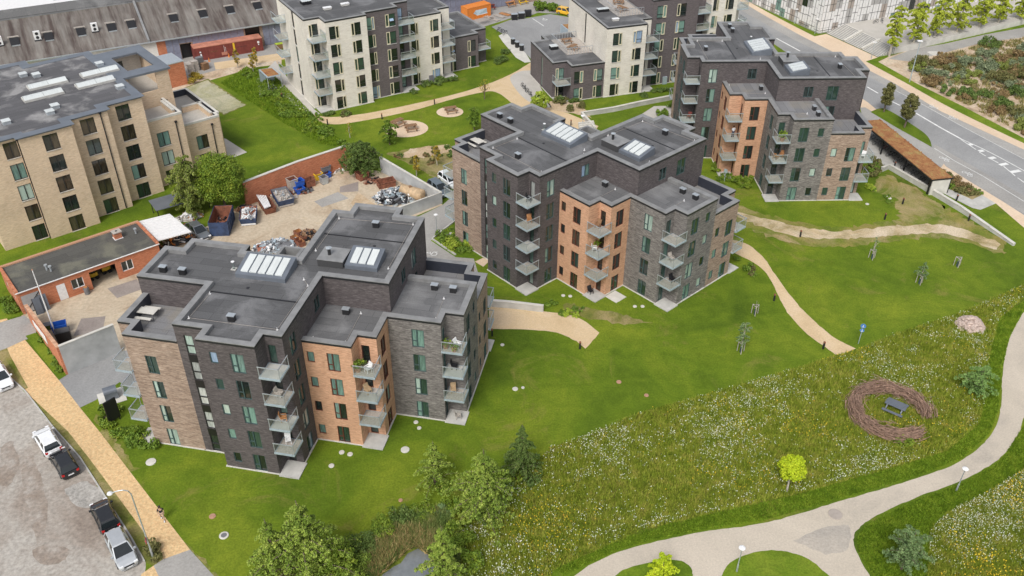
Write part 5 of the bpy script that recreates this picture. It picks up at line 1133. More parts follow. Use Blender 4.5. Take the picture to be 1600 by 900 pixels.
def bin_(label, px, py, z, s, mat, inn='panel_black', rz=40, cat='bin', group='plastic bins and boxes along the brick wall'):
    x, y = G(px, py, z+s[2]*.5); t = thing('storage_bin', label, cat, (x, y, z), R(rz), group); mb = MB(); open_box(mb, 0, 0, s[0], s[1], s[2], mat, inn, .06); mb.build('bin', t)
    mb = MB(); a, b = s[0]/2+.03, s[1]/2+.03
    for p, q in (((-a, -b), (a, -b)), ((a, -b), (a, b)), ((a, b), (-a, b)), ((-a, b), (-a, -b))): mb.bar((*p, s[2]-.03), (*q, s[2]-.03), .07, mat)
    mb.build('rim', t)
    for cx in (-1, 1): mb = MB(); mb.box(cx*a*.7-.08, -b*.9, -.0, cx*a*.7+.08, b*.9, .07, 'rubber'); mb.build('foot', t)
    return t
bin_('upright grey lattice crate, leftmost beside the stacked blue bins', 457, 288, 0, (1.3, 1.2, 1.9), 'wood_grey', 'rust')
bin_('lower one of two stacked blue bins by the brick wall', 468, 297, 0, (1.3, 1.1, .8), 'plastic_blue', 'plastic_blue')
bin_('blue bin on top of another blue bin by the brick wall', 467, 285, .8, (1.3, 1.1, .8), 'plastic_blue', 'plastic_blue')
bin_('rusty iron box right of the stacked blue bins', 483, 285, 0, (1.5, 1.2, 1.1), 'rust', 'rust')
bin_('low grey crate behind the rusty iron box', 489, 276, 0, (1.5, 1.1, .6), 'plastic_grey')
bin_('yellow box between the rusty iron box and the grey bin', 497, 275, 0, (1.2, .9, 1.0), 'plastic_yellow', 'tarp_tan')
bin_('light grey bin right in front of the yellow box', 506, 281, 0, (1.0, 1.0, 1.1), 'steel_galv', 'plastic_grey')
bin_('blue bin under the dark grey crate near the end of the brick wall', 509, 273, 0, (1.3, 1.1, .8), 'plastic_blue', 'plastic_blue')
bin_('dark grey crate stacked on a blue bin near the end of the brick wall', 507, 262, .8, (1.5, 1.2, .8), 'plastic_grey')
bin_('rusty iron box half under the dark bush', 566, 274, 0, (1.6, 1.4, 1.1), 'rust', 'rust')
bin_('rusty double crate with white rubbish beside the scrap heap', 603, 286, 0, (2.6, 1.5, .9), 'rust', 'rust', 25)
def heap(name, label, px, py, rx, ry, h, mats, n, sz, rz=0, cat='scrap heap', seed=0, base=None):
    x, y = G(px, py); t = thing(name, label, cat, (x, y, 0), R(rz)); rr = random.Random(seed); mb = MB()
    if base: mb.lathe([(.98, 0), (.75, .35), (.4, .62), (.05, .7)], base, seg=12); o = mb.build('core', t); o.scale = (rx*.9, ry*.9, h)
    mb = MB()
    for i in range(n):
        q = rr.uniform(0, 2*PI); r = math.sqrt(rr.random()); a, b = rx*r*math.cos(q), ry*r*math.sin(q); z = h*(1-r*r)*.8+.08; l = rr.uniform(.4, 1)*sz; u = Vector((rr.uniform(-1, 1), rr.uniform(-1, 1), rr.uniform(-.35, .35))).normalized()*l/2
        mb.bar(Vector((a, b, z))-u, Vector((a, b, z))+u, rr.uniform(.05, .28), rr.choice(mats))
    o = mb.build('pieces', t); o['kind'] = 'stuff'; return t
heap('scrap_heap', 'heap of silvery scrap metal in the corner of the concrete yard wall', 622, 308, 3.6, 2.6, 1.1, ('steel_galv', 'white_paint', 'plastic_black', 'steel_blue', 'plastic_grey'), 230, .9, 20, seed=5, base='metal_dark')
heap('scrap_heap', 'silvery scrap heap behind the roof of the nearest block', 432, 386, 3.4, 1.6, .9, ('steel_galv', 'white_paint', 'steel_blue', 'plastic_grey'), 120, .8, 20, seed=6, base='plastic_grey')
for i, (px, py, d_, ms) in enumerate(((381, 327, 'behind the skip full of white frames', ('rust', 'wood_brown', 'metal_dark')), (432, 303, 'between the narrow skip and the rubble skip', ('wood_grey', 'rust', 'metal_dark')), (474, 300, 'at the foot of the stacked blue bins', ('metal_dark', 'rust', 'plastic_grey')), (545, 263, 'right of the white bag heap', ('wood_brown', 'rust', 'wood_grey')), (583, 284, 'between the dark bush and the double crate', ('plastic_black', 'rust', 'twig')), (460, 299, 'left of the stacked blue bins', ('wood_orange', 'rust', 'wood_grey')))):
    heap('scrap_heap', 'small pile of dark scrap '+d_, px, py, 1.3, .8, .45, ms, 46, .7, 30, seed=40+i, base='rust')
heap('stored_goods', 'jumble of boards and boxes under the front edge of the white carport', 276, 379, 2.6, 1.1, 1.1, ('wood_grey', 'container_orange', 'metal_dark', 'wood_brown', 'white_paint'), 60, 1.1, 40, 'stored goods', 12, 'metal_dark')
heap('timber_heap', 'striped boards and pale sheets stacked behind the dark grey car', 296, 341, 1.6, 1.0, .9, ('wood_orange', 'white_paint', 'wood_grey'), 40, 1.4, 30, 'boards', 13, 'wood_grey')
heap('bag_heap', 'heap of white and grey bags on a pallet by the brick wall', 526, 265, 1.9, 1.1, .6, ('white_paint', 'wood_grey', 'concrete_pale'), 50, .8, 30, 'bags', 7, 'wood_grey')
heap('brush_heap', 'dark heap of brushwood beside the rusty cabinets', 483, 370, 1.1, 1.1, 1.1, ('twig', 'metal_dark', 'wood_brown'), 90, .8, 0, 'brush heap', 8, 'twig')
for lb, px, py, rz in (('rusty open cabinet lying beside the brushwood heap, front one', 466, 380, -48), ('rusty open cabinet lying beside the brushwood heap, rear one', 471, 371, -48)):
    x, y = G(px, py); t = thing('cabinet', lb, 'cabinet', (x, y, 0), R(rz), 'rusty cabinets'); mb = MB(); open_box(mb, 0, 0, 2.4, .9, .7, 'rust', 'wood_orange', 0); mb.build('case', t)
    for k in (-.4, .4): mb = MB(); mb.box(k-.03, -.4, .1, k+.03, .4, .65, 'rust'); mb.build('shelf', t)
x, y = G(410, 391); t = thing('crate', 'small salmon red crate at the left end of the rear scrap heap', 'crate', (x, y, 0), R(20)); mb = MB(); open_box(mb, 0, 0, 1.2, .8, .7, 'container_top', 'rust', 0); mb.build('box', t); mb = MB(); mb.box(-.2, -.2, .1, .2, .2, .5, 'rust'); mb.build('insert', t)
x, y = G(644, 302, .7); t = thing('tank', 'tan cylindrical tank lying on the scrap metal heap', 'tank', (x, y, .85), R(-28)); mb = MB(); mb.tube([(-1.9, 0, 0), (-1.7, 0, 0), (1.7, 0, 0), (1.9, 0, 0)], [.45, .85, .85, .45], 'tarp_tan', 16); mb.build('shell', t, True)
mb = MB(); mb.tube([(-.25, 0, .8), (-.25, 0, .95)], .25, 'wood_brown', 12); mb.build('hatch', t)
for lb, px, py in (('wooden pallet lying in front of the tall rusty container', 350, 363), ('wooden pallet leaning by the blue rubble skip', 443, 291), ('wooden pallet right of the rubble skip', 459, 309)):
    x, y = G(px, py); t = thing('pallet', lb, 'pallet', (x, y, 0), R(12), 'pallets in the yard')
    for k in range(6): mb = MB(); mb.box(-.6, -.42+k*.15, .12, .6, -.31+k*.15, .15, 'wood_grey'); mb.build('plank', t)
    for k in (-.52, 0, .44): mb = MB(); mb.box(k, -.42, 0, k+.09, .42, .12, 'wood_brown'); mb.build('bearer', t)
x, y = G(283, 330); t = thing('tarpaulin', 'flat grey blue tarpaulin roof under the trees beside the carport', 'tarpaulin', (x, y, 0), R(35)); mb = MB(); mb.box(-3.5, -1.6, 1.9, 3.8, 1.8, 2.0, 'flashing'); mb.build('sheet', t)
for a in (-3.3, 3.6):
    for b in (-1.4, 1.6): mb = MB(); mb.bar((a, b, 0), (a, b, 1.9), .1, 'metal_dark'); mb.build('post', t)
def wheelie(label, px, py, rz, body, lid, s=(1.3, 1.0, 1.25), z=0, group='wheeled bins', open_=False):
    x, y = G(px, py, z+.5); t = thing('waste_bin', label, 'waste bin', (x, y, z), R(rz), group); a, b, h = s[0]/2, s[1]/2, s[2]; mb = MB()
    if open_: open_box(mb, 0, 0, s[0], s[1], h, body, lid, .1)
    else:
        vs = [(-a*.85, -b*.85, .1), (a*.85, -b*.85, .1), (a*.85, b*.85, .1), (-a*.85, b*.85, .1), (-a, -b, h*.85), (a, -b, h*.85), (a, b, h*.85), (-a, b, h*.85)]
        mb.add(vs, [(0, 3, 2, 1), (0, 1, 5, 4), (1, 2, 6, 5), (2, 3, 7, 6), (3, 0, 4, 7)], body)
    mb.build('body', t)
    if not open_:
        mb = MB(); N = 5; pr = [(-b*1.03+2.06*b*j/N, h*.85+.16*math.sin(PI*j/N)) for j in range(N+1)]; vs = [(X, yy, zz) for X in (-a*1.03, a*1.03) for yy, zz in pr]
        mb.add(vs, [(j, N+1+j, N+2+j, j+1) for j in range(N)]+[tuple(range(N, -1, -1)), tuple(range(N+1, 2*N+2))], lid); mb.build('lid', t)
    for k in (-a*.7, a*.7): mb = MB(); mb.tube([(k, -b*.8, .1), (k, b*.8, .1)], .1, 'rubber', 10); mb.build('wheel', t)
    return t
wheelie('open blue waste container beside the flagpole, behind a black one', 94, 514, 25, 'plastic_blue', 'plastic_blue', (1.6, 1.1, 1.3), open_=True)
wheelie('open black waste container in front of the blue one by the concrete wall', 100, 526, 25, 'plastic_black', 'plastic_grey', (1.6, 1.1, 1.4), open_=True)
wheelie('small green bin beside the grey sheets at the flagpole', 75, 508, 25, 'leaf_dark', 'plastic_grey', (.9, .8, .8))
for i, (px, py) in enumerate(((803.5, 27), (814.5, 25), (825, 22))): wheelie(['black waste bin at the court, leftmost of the three together', 'black waste bin at the court, middle of the three together', 'black waste bin at the court, rightmost and largest of the three'][i], px, py, 10, 'plastic_black', 'steel_galv' if i < 2 else 'plastic_black', (1.35, 1.2, 1.5))
for i, (px, py) in enumerate(((801.5, 65), (808, 70), (815, 75))):
    x, y = G(px, py, .5); t = thing('waste_column', ['round black waste column on the ramp wall, farthest of three', 'round black waste column on the ramp wall, middle of three', 'round black waste column on the ramp wall, nearest of three'][i], 'waste column', (x, y, 0), 0, 'waste columns by the court'); mb = MB(); mb.lathe([(.42, 0), (.45, 1.1)], 'plastic_black', seg=14); mb.build('body', t); mb = MB(); mb.lathe([(.47, 1.1), (.47, 1.2), (.2, 1.26)], 'steel_galv', seg=14); mb.build('lid', t)
x, y = G(175, 621); t = thing('waste_container', 'dark grey underground waste inlet on a pale pad behind the black board', 'waste container', (x, y, 0), R(30))
mb = MB(); mb.box(-1.3, -1.2, 0, 1.3, 1.2, .06, 'concrete_pale'); mb.build('pad', t)
mb = MB(); N = 6; pr = [(-.5, .06), (-.55, 1.0)]+[(-.55*math.cos(PI*j/N), 1.0+.35*math.sin(PI*j/N)) for j in range(1, N)]+[(.55, 1.0), (.5, .06)]; vs = [(X, yy, zz) for X in (-.65, .65) for yy, zz in pr]; n = len(pr)
mb.add(vs, [(j, j+1, n+j+1, n+j) for j in range(n-1)]+[tuple(range(n))[::-1], tuple(range(n, 2*n))], 'flashing'); mb.build('body', t)
x, y = G(181, 659); t = thing('notice_board', 'black upright notice board among the shrubs in front of the nearest block', 'board', (x, y, 0), R(52)); mb = MB(); mb.box(-.65, -.06, .35, .65, .06, 2.9, 'panel_black'); mb.build('panel', t)
for a in (-.5, .5): mb = MB(); mb.box(a-.05, -.05, 0, a+.05, .05, .35, 'metal_dark'); mb.build('leg', t)
t = thing('oil_drum', 'grey metal drum with a hose beside the garage door', 'drum', (*G(137, 459), 0)); mb = MB(); mb.lathe([(.3, 0), (.33, .3), (.3, .32), (.33, .7), (.3, .95)], 'plastic_grey', seg=14); mb.build('drum', t); mb = MB(); mb.lathe([(.22, .95), (.22, 1.05)], 'wood_orange', seg=10); mb.build('lid', t)
for i, (px, py) in enumerate(((64, 491), (69, 488), (74, 485))):
    t = thing('metal_sheet', ['left', 'middle', 'right'][i]+' one of three grey metal sheets leaning behind the short brick wall', 'metal sheet', (*G(px, py), 0), R(35), 'metal sheets behind the short wall'); mb = MB(); mb.add([(-.4, 0, 0), (.4, 0, 0), (.4, .5, 2.0), (-.4, .5, 2.0), (-.4, .04, 0), (.4, .04, 0), (.4, .54, 2.0), (-.4, .54, 2.0)], [(0, 1, 2, 3), (7, 6, 5, 4), (3, 2, 6, 7), (0, 3, 7, 4), (1, 5, 6, 2)], 'flashing'); mb.build('sheet', t); mb = MB(); mb.bar((-.4, .02, 0), (-.4, .52, 2.02), .06, 'metal_dark'); mb.build('edge', t)
# shipping containers
def container(label, px, py, rz, L, m, top, extra=False):
    x, y = G(px, py); t = thing('shipping_container', label, 'container', (x, y, 0), rz); W, H = 2.44, 2.6; mb = MB()
    n = int(L/.28); xs = [i*L/n for i in range(n+1)]
    for yy, sg in ((0, 1), (W, -1)):
        for i in range(n):
            o = .045*(i % 2)*sg; o2 = o
            a = (xs[i], yy+o, .15); b = (xs[i+1], yy+o, .15); c = (xs[i+1], yy+o, H-.12); d = (xs[i], yy+o, H-.12); mb.quad(a, b, c, d, m)
            if i: mb.quad((xs[i], yy, .15), (xs[i], yy+.045*sg, .15), (xs[i], yy+.045*sg, H-.12), (xs[i], yy, H-.12), m)
    mb.box(0, .02, .15, .05, W-.02, H-.1, m); mb.box(L-.05, .02, .15, L, W-.02, H-.1, m); mb.build('side', t)
    mb = MB(); mb.box(.05, .05, H-.06, L-.05, W-.05, H-.01, top); mb.build('top', t); mb = MB()
    for a in ((0, -.02), (0, W-.08)):
        for z in (0, H-.14): mb.box(0, a[1], z, L, a[1]+.1, z+.15, top if z else m)
    for X in (0, L-.12):
        for Y in (-.02, W-.1): mb.box(X, Y-.005, .15, X+.12, Y+.12, H-.14, m)
        for z in (0, H-.14): mb.box(X, .08, z, X+.12, W-.08, z+.15, top if z else m)
    mb.build('frame', t); return t
cr = container('long dark red shipping container with faded salmon top, along the warehouse wall', 306, 96.5, R(28), 13.0, 'container_red', 'container_top')
mb = MB()
for (x0, z0, x1, z1, m_) in ((1.0, 1.5, 1.3, 1.75, 'white_paint'), (1.05, .7, 1.35, 1.3, 'white_paint'), (5.6, .9, 5.66, 2.2, 'white_paint'), (5.85, 1.1, 5.9, 1.9, 'white_paint'), (7.3, .8, 7.65, 2.4, 'plastic_yellow'), (12.0, 1.6, 12.4, 2.0, 'white_paint'), (12.1, 1.25, 12.3, 1.5, 'white_paint'), (5.0, .4, 6.1, 1.0, 'container_top'), (3.0, 1.3, 4.4, 1.5, 'rust')): mb.box(x0, -.012, z0, x1, -.004, z1, m_)
for k in range(7): mb.box(8.0+k*.28, -.012, 1.45, 8.16+k*.28, -.004, 1.55, 'metal_dark')
mb.build('markings', cr)['kind'] = 'stuff'
co = container('orange shipping container beside the asphalt court, under a pale tarpaulin box', 754, 37, R(46.5-180+133+0), 6.06, 'container_orange', 'container_top') if False else container('orange shipping container beyond the low charcoal wing', 731, 33, R(38), 6.06, 'container_orange', 'container_orange')
x, y = G(755, 22, 2.6); t = thing('glass_sheets', 'pale blue stack of sheets lying on the orange container', 'sheets', (x-.6, y+.6, 2.62), R(38)); mb = MB(); mb.add([(-1.4, -.8, 0), (1.2, -.8, 0), (1.2, -.6, 1.0), (-1.4, -.3, .9), (-1.4, .5, 0), (1.2, .5, 0)], [(0, 1, 2, 3), (3, 2, 5, 4), (0, 3, 4), (1, 5, 2)], 'steel_blue'); mb.build('sheet', t); mb = MB(); mb.bar((-1.4, -.8, .02), (1.2, -.8, .02), .08, 'white_paint'); mb.build('edge', t)
# pallet stacks and oddments left of the red container
for i, (px, py, n, m_) in enumerate(((299, 112, 10, 'wood_grey'), (306, 110, 12, 'wood_grey'), (314, 107, 14, 'plastic_grey'), (321, 108, 8, 'wood_brown'), (296, 105, 6, 'wood_grey'))):
    t = thing('pallet_stack', ['stack of grey pallets beside the brick stub, front left', 'stack of grey pallets beside the brick stub, second from the left', 'dark tall stack left of the traffic cone', 'low brown pallet stack at the end of the timber deck', 'low grey pallet stack nearest the warehouse door'][i], 'pallet stack', (*G(px, py), 0), R(25+9*i), 'pallet stacks by the warehouse')
    for k in range(n): mb = MB(); j = (k*37 % 7-3)*.015; mb.box(-.6+j, -.5, k*.16, .6+j, .5, k*.16+.12, m_); mb.build('pallet', t)
for i, (px, py) in enumerate(((327, 96), (358, 89), (397, 83))):
    t = thing('traffic_cone', ['orange traffic cone beside the dark pallet stack', 'orange traffic cone in front of the middle of the red container', 'orange traffic cone near the right end of the red container'][i], 'traffic cone', (*G(px, py), 0), 0, 'traffic cones by the red container')
    mb = MB(); mb.lathe([(.16, .03), (.03, .75)], 'container_orange', seg=10); mb.build('cone', t); mb = MB(); mb.box(-.2, -.2, 0, .2, .2, .04, 'container_orange'); mb.build('base', t)
t = thing('scaffold_tower', 'low aluminium scaffold frame in front of the white warehouse wall', 'scaffold', (*G(246, 92), 0), R(28))
for a in (0, 1.6, 3.2): mb = MB(); mb.bar((a, 0, 0), (a, 0, 2.6), .08, 'steel_galv'); mb.build('post', t)
for z in (.6, 1.4, 2.4): mb = MB(); mb.bar((0, 0, z), (3.2, 0, z), .06, 'steel_galv'); mb.build('rail', t)
wheelie('green lidded bin at the dark warehouse doorway', 436, 72, 28, 'wood_brown', 'leaf_fresh', (1.4, 1.1, 1.2))

# ------------------------------------------------------------------ street furniture
def lamp(label, px, py, h, group='park lamps', r=.28):
    t = thing('street_lamp', label, 'lamp', (*G(px, py), 0), 0, group)
    mb = MB(); mb.tube([(0, 0, 0), (0, 0, .9), (0, 0, .95), (0, 0, h)], [.08, .075, .05, .045], 'steel_galv', 10); mb.build('pole', t)
    mb = MB(); mb.lathe([(.05, h-.02), (r, h+.05), (r, h+.1), (r*.55, h+.17)], 'white_paint', seg=20); mb.build('lamp_head', t); return t
lamp('white disc lamp beside the curve of the main path, on the right', 1494, 767, 2.85); lamp('white disc lamp on the grass island at the bottom edge', 1151, 893, 3.0)
lamp('white disc lamp in the parking area between the two nearer blocks', 682.5, 366, 2.95); lamp('white disc lamp at the top of the garden stairs beyond the middle block', 910, 199, 2.0, r=.35)
def mast(label, px, py, h, arm, group):
    t = thing('street_lamp', label, 'street lamp', (*G(px, py), 0), 0, group); mb = MB()
    mb.tube([(0, 0, 0), (0, 0, 1.2), (0, 0, 1.3), (0, 0, h-.6)], [.1, .09, .07, .05], 'steel_galv', 10); mb.build('pole', t)
    a = Vector((math.cos(arm), math.sin(arm), 0)); mb = MB(); mb.tube([(0, 0, h-.6), tuple(a*.15+Vector((0, 0, h-.2))), tuple(a*.5+Vector((0, 0, h))), tuple(a*1.0+Vector((0, 0, h))), tuple(a*1.35+Vector((0, 0, h-.1)))], .045, 'steel_galv', 8); mb.build('arm', t)
    mb = MB(); c = a*1.5; mb.lathe([(.05, h+.06), (.2, h-.04), (.24, h-.12), (.18, h-.2)], 'white_paint', (c.x, c.y, 0), 16); mb.build('lamp_head', t); return t
mast('tall grey street lamp with a curved arm beside the yellow walk', 240, 872, 8.6, R(195), 'curved street lamps')
t = thing('street_lamp', 'tall straight street lamp on the verge beside the waste ground', 'street lamp', (*G(1421, 128), 0), 0, 'straight street lamps'); mb = MB(); mb.tube([(0, 0, 0), (0, 0, 7.6)], [.1, .05], 'steel_blue', 10); mb.build('pole', t); mb = MB(); mb.box(-.5, -.25, 7.55, .35, .25, 7.7, 'white_paint'); mb.build('lamp_head', t)
t = thing('street_lamp', 'slender lamp in front of the broad concrete steps', 'street lamp', (*G(1361, 92), 0), 0, 'straight street lamps'); mb = MB(); mb.tube([(0, 0, 0), (0, 0, 3.2)], [.08, .05], 'steel_galv', 8); mb.build('pole', t); mb = MB(); mb.box(-.35, -.2, 3.2, .35, .2, 3.32, 'white_paint'); mb.build('lamp_head', t)
for i, (px, py) in enumerate(((1273, 53), (1241, 37))):
    t = thing('street_lamp', ['slender lamp at the corner of the panelled building', 'slender lamp in the grass strip along the panelled building'][i], 'street lamp', (*G(px, py), 0), 0, 'slender lamps by the panelled building'); mb = MB(); mb.tube([(0, 0, 0), (0, 0, 3.0)], [.08, .05], 'steel_galv', 8); mb.build('pole', t); mb = MB(); mb.box(-.3, -.2, 3.0, .3, .2, 3.12, 'white_paint'); mb.build('lamp_head', t)
t = thing('road_sign', 'round no-stopping sign in blue and red on the curved lamp by the yellow walk', 'sign', (*G(240, 872), 2.6), R(-70)); mb = MB()
o = []
for r_, m_, z_ in ((.32, 'sign_red', 0), (.24, 'sign_blue', .012)):
    mb = MB(); mb.lathe([(r_, z_), (r_, z_+.02)], m_, seg=20); q = mb.build('disc', t); q.rotation_euler = (R(90), 0, 0); q.location = (.3, -.05-z_, .0)
mb = MB(); mb.bar((.11, -.09, -.17), (.48, -.09, .18), .06, 'sign_red'); mb.build('slash', t)
t = thing('road_sign', 'blue path sign on a pole where the tan path ends at the meadow', 'sign', (*G(1341, 537), 0), R(-20)); mb = MB(); mb.tube([(0, 0, 0), (0, 0, 2.8)], .04, 'steel_blue', 8); mb.build('pole', t)
for z_, r_ in ((2.55, .3), (1.95, .24)):
    mb = MB(); mb.lathe([(r_, 0), (r_, .03)], 'sign_blue', seg=18); q = mb.build('disc', t); q.rotation_euler = (R(90), 0, 0); q.location = (0, -.06, z_)
    mb = MB(); mb.box(-.03, -.1, z_-.15, .03, -.095, z_+.15, 'white_paint'); mb.box(-.12, -.1, z_-.15, .12, -.095, z_-.1, 'white_paint'); mb.build('symbol', t)
t = thing('road_sign', 'small blue sign on a pole among the shrubs beyond the middle block', 'sign', (*G(1131, 287), 0), R(-30)); mb = MB(); mb.tube([(0, 0, 0), (0, 0, 2.4)], .04, 'steel_blue', 8); mb.build('pole', t); mb = MB(); mb.box(-.25, -.05, 1.8, .25, -.02, 2.4, 'steel_blue'); mb.build('plate', t)
t = thing('flagpole', 'leaning-looking white flagpole behind the short red brick wall', 'flagpole', (*G(88, 525), 0)); t['label'] = 'slim white flagpole behind the short red brick wall'
mb = MB(); mb.tube([(0, 0, 0), (0, 0, 9.0)], [.1, .045], 'white_paint', 10); mb.build('pole', t); mb = MB(); mb.lathe([(.07, 9.0), (.09, 9.06), (.03, 9.14)], 'terracotta', seg=10); mb.build('knob', t)
BL_ = (('near the round bench shelter, left end of the curved tan path', 441, 154), ('on the outer edge of the tan path below the long white row', 512, 195), ('on the tan path above the larger picnic pad', 597, 186), ('on the tan path above the smaller picnic pad', 679, 163), ('under the thin tree on the tan path', 758, 141), ('beside the garden stairs beyond the middle block', 892, 196), ('by the low retaining wall near the bike shelter', 1397, 262), ('between the retaining wall and the forecourt', 1494, 314), ('in the brown patch inside the retaining wall', 1410, 319), ('in the lawn left of the brown patch', 1382, 343), ('just below the worn track in the right lawn', 1250, 370), ('in the lawn near the right corner of the nearest block', 769, 525), ('beside the left end of the right tan path', 1209, 470), ('near the lower end of the right tan path', 1286, 545), ('at the blunt end of the lower tan path', 906, 545), ('on the retaining wall towards its far end', 1513, 345))
for d_, px, py in BL_:
    t = thing('bollard', 'dark low bollard '+d_, 'bollard', (*G(px, py), 0), 0, 'low bollard lights'); mb = MB(); mb.box(-.09, -.09, 0, .09, .09, .85, 'metal_dark'); mb.build('post', t); mb = MB(); mb.box(-.1, -.1, .85, .1, .1, 1.0, 'rust'); mb.build('cap', t)
# picnic tables
def picnic(label, px, py, rz, mat='wood_brown', group='wooden picnic tables', rnd=False, z=0, s=1.0):
    x, y = G(px, py, z) if not isinstance(px, tuple) else px; t = thing('picnic_table', label, 'picnic table', (x, y, z), R(rz), group)
    for k in range(4): mb = MB(); mb.box(-.9, -.38+k*.2, .72, .9, -.21+k*.2, .77, mat); mb.build('table_plank', t)
    for sy in (-1, 1):
        mb = MB(); mb.box(-.9, sy*.85-.14, .42, .9, sy*.85+.14, .46, mat); mb.build('seat', t)
    for sx in (-.65, .65):
        mb = MB(); mb.bar((sx, -.8, 0), (sx, -.25, .72), .09, mat); mb.bar((sx, .8, 0), (sx, .25, .72), .09, mat); mb.bar((sx, -.9, .4), (sx, .9, .4), .08, mat); mb.build('trestle', t)
    if s != 1.0: t.scale = (s,)*3
    return t
picnic('wooden picnic table on the smaller round pad', 704, 175, 20, s=1.15); picnic('wooden picnic table on the larger round pad, right one', 642, 203, 20, s=1.15); picnic('wooden picnic table on the larger round pad behind the small tree', 622, 195, 50, s=1.15)
xF = lambda a, b: (POS['F'][0]+a*math.cos(POS['F'][2])-b*math.sin(POS['F'][2]), POS['F'][1]+a*math.sin(POS['F'][2])+b*math.cos(POS['F'][2]))
for i, (a, b, z) in enumerate(((3.3, 10.6, 6.33), (3.2, 7.2, 6.33), (13.0, 10.8, 12.4), (11.9, 6.9, 12.4))):
    x, y = xF(a, b); picnic(['wooden picnic table on the low charcoal roof terrace, rear one', 'wooden picnic table on the low charcoal roof terrace, front one', 'wooden picnic table on the white block roof terrace, rear one', 'wooden picnic table on the white block roof terrace, front one'][i], (x, y), 0, 20+i*35, 'wood_brown', 'picnic tables on roof terraces', z=z)
t = picnic('dark grey picnic table inside the woven willow ring', 1397, 642, -38, 'flashing', s=1.15)
for i, (bk, a, b, z) in enumerate((('A', -15.5, .5, 12.33), ('B', -15.5, .4, 12.33))):
    x, y, _ = at(bk, a, b); t = thing('garden_table', ['pale wooden table and bench set on the left roof terrace of the nearest block', 'pale wooden table and bench set on the left roof terrace of the middle block'][i], 'garden table', (x, y, z), POS[bk][2], 'pale garden tables on roof terraces')
    mb = MB(); mb.box(-1.0, -.45, .7, 1.0, .45, .76, 'concrete_pale'); mb.build('table_top', t)
    for sy in (-.85, .85): mb = MB(); mb.box(-.9, sy-.17, .42, .9, sy+.17, .47, 'concrete_pale'); mb.build('seat', t)
    for sx in (-.8, .8):
        for sy in (-.38, .38): mb = MB(); mb.box(sx-.04, sy-.04, 0, sx+.04, sy+.04, .7, 'plastic_grey'); mb.build('leg', t)
# balcony furniture
def chair(label, pos, rz, mat, s=1.0, group='balcony chairs'):
    t = thing('chair', label, 'chair', pos, rz, group); mb = MB(); mb.box(-.27, -.27, .4, .27, .27, .46, mat); mb.build('seat', t)
    mb = MB(); mb.add([(-.27, .22, .46), (.27, .22, .46), (.27, .36, .95), (-.27, .36, .95), (-.27, .28, .46), (.27, .28, .46), (.27, .42, .95), (-.27, .42, .95)], [(0, 1, 2, 3), (5, 4, 7, 6), (3, 2, 6, 7), (0, 3, 7, 4), (1, 5, 6, 2)], mat); mb.build('backrest', t)
    for a in (-.23, .23):
        for b in (-.23, .23): mb = MB(); mb.box(a-.025, b-.025, 0, a+.025, b+.025, .4, mat); mb.build('leg', t)
        mb = MB(); mb.box(a-.03, -.25, .6, a+.03, .3, .64, mat); mb.build('armrest', t)
    return t
CH = (('A', -.9, -4.0, 1, .5, 'white_paint', 'white chair on the lowest dark balcony of the nearest block'), ('A', -.8, -4.2, 2, 2.0, 'wood_orange', 'wooden lounge chair on the second dark balcony of the nearest block'),
      ('A', 5.5, .9, 2, 1.0, 'bamboo', 'wicker chair on the middle orange balcony of the nearest block'), ('A', 5.9, .5, 3, -.6, 'white_paint', 'white chair on the top orange balcony of the nearest block'), ('A', 5.2, 1.2, 3, 2.6, 'leaf_dark', 'dark green chair on the top orange balcony of the nearest block'),
      ('A', 12.4, 5.9, 1, .3, 'bamboo', 'light wooden chair on the lowest grey balcony of the nearest block'), ('A', 13.1, 5.6, 3, 1.2, 'white_paint', 'white chair on the top grey balcony of the nearest block'), ('A', 12.6, 6.0, 2, 1.6, 'metal_dark', 'black chair on the middle grey balcony of the nearest block'),
      ('B', -.9, -4.0, 3, 1.0, 'wood_orange', 'wooden chair on the third dark balcony of the middle block'), ('B', -.7, -4.3, 4, 2.2, 'metal_dark', 'dark chair on the top dark balcony of the middle block'), ('B', 5.2, 1.1, 3, .2, 'wood_brown', 'brown chair on the top orange balcony of the middle block'),
      ('B', 5.3, .7, 2, 2.2, 'white_paint', 'white bench on the middle orange balcony of the middle block'), ('B', 12.6, 5.8, 2, 1.4, 'wood_grey', 'grey chair on the middle grey balcony of the middle block'), ('B', 12.8, 6.2, 1, 1.4, 'metal_dark', 'black chair on the lowest grey balcony of the middle block'), ('B', 5.2, .6, 0, 1.4, 'metal_dark', 'black chair on the ground patio below the orange front of the middle block'),
      ('C', 12.2, 6.3, 2, .9, 'wood_orange', 'orange wooden chair, left one of the pair on the rear block'), ('C', 12.6, 5.0+.4, 2, 3.9, 'wood_orange', 'orange wooden chair, right one of the pair on the rear block'), ('C', -.9, -4.1, 2, 1.0, 'container_red', 'red bench on a dark balcony of the rear block'), ('C', 12.7, 17.6, 2, 1.0, 'white_paint', 'white chair on the right-hand balcony of the rear block'),
      ('A', 12.9, 5.5, 0, 2.0, 'wood_grey', 'grey folding chair on the ground patio below the grey front of the nearest block'), ('A', -.7, -4.3, 3, 1.5, 'wood_grey', 'grey chair on the third dark balcony of the nearest block'))
for bk, a, b, k, r_, m_, lb in CH: x, y, _ = at(bk, a, b); chair(lb, (x, y, k*FL+.16 if k else .15), POS[bk][2]+r_, m_)
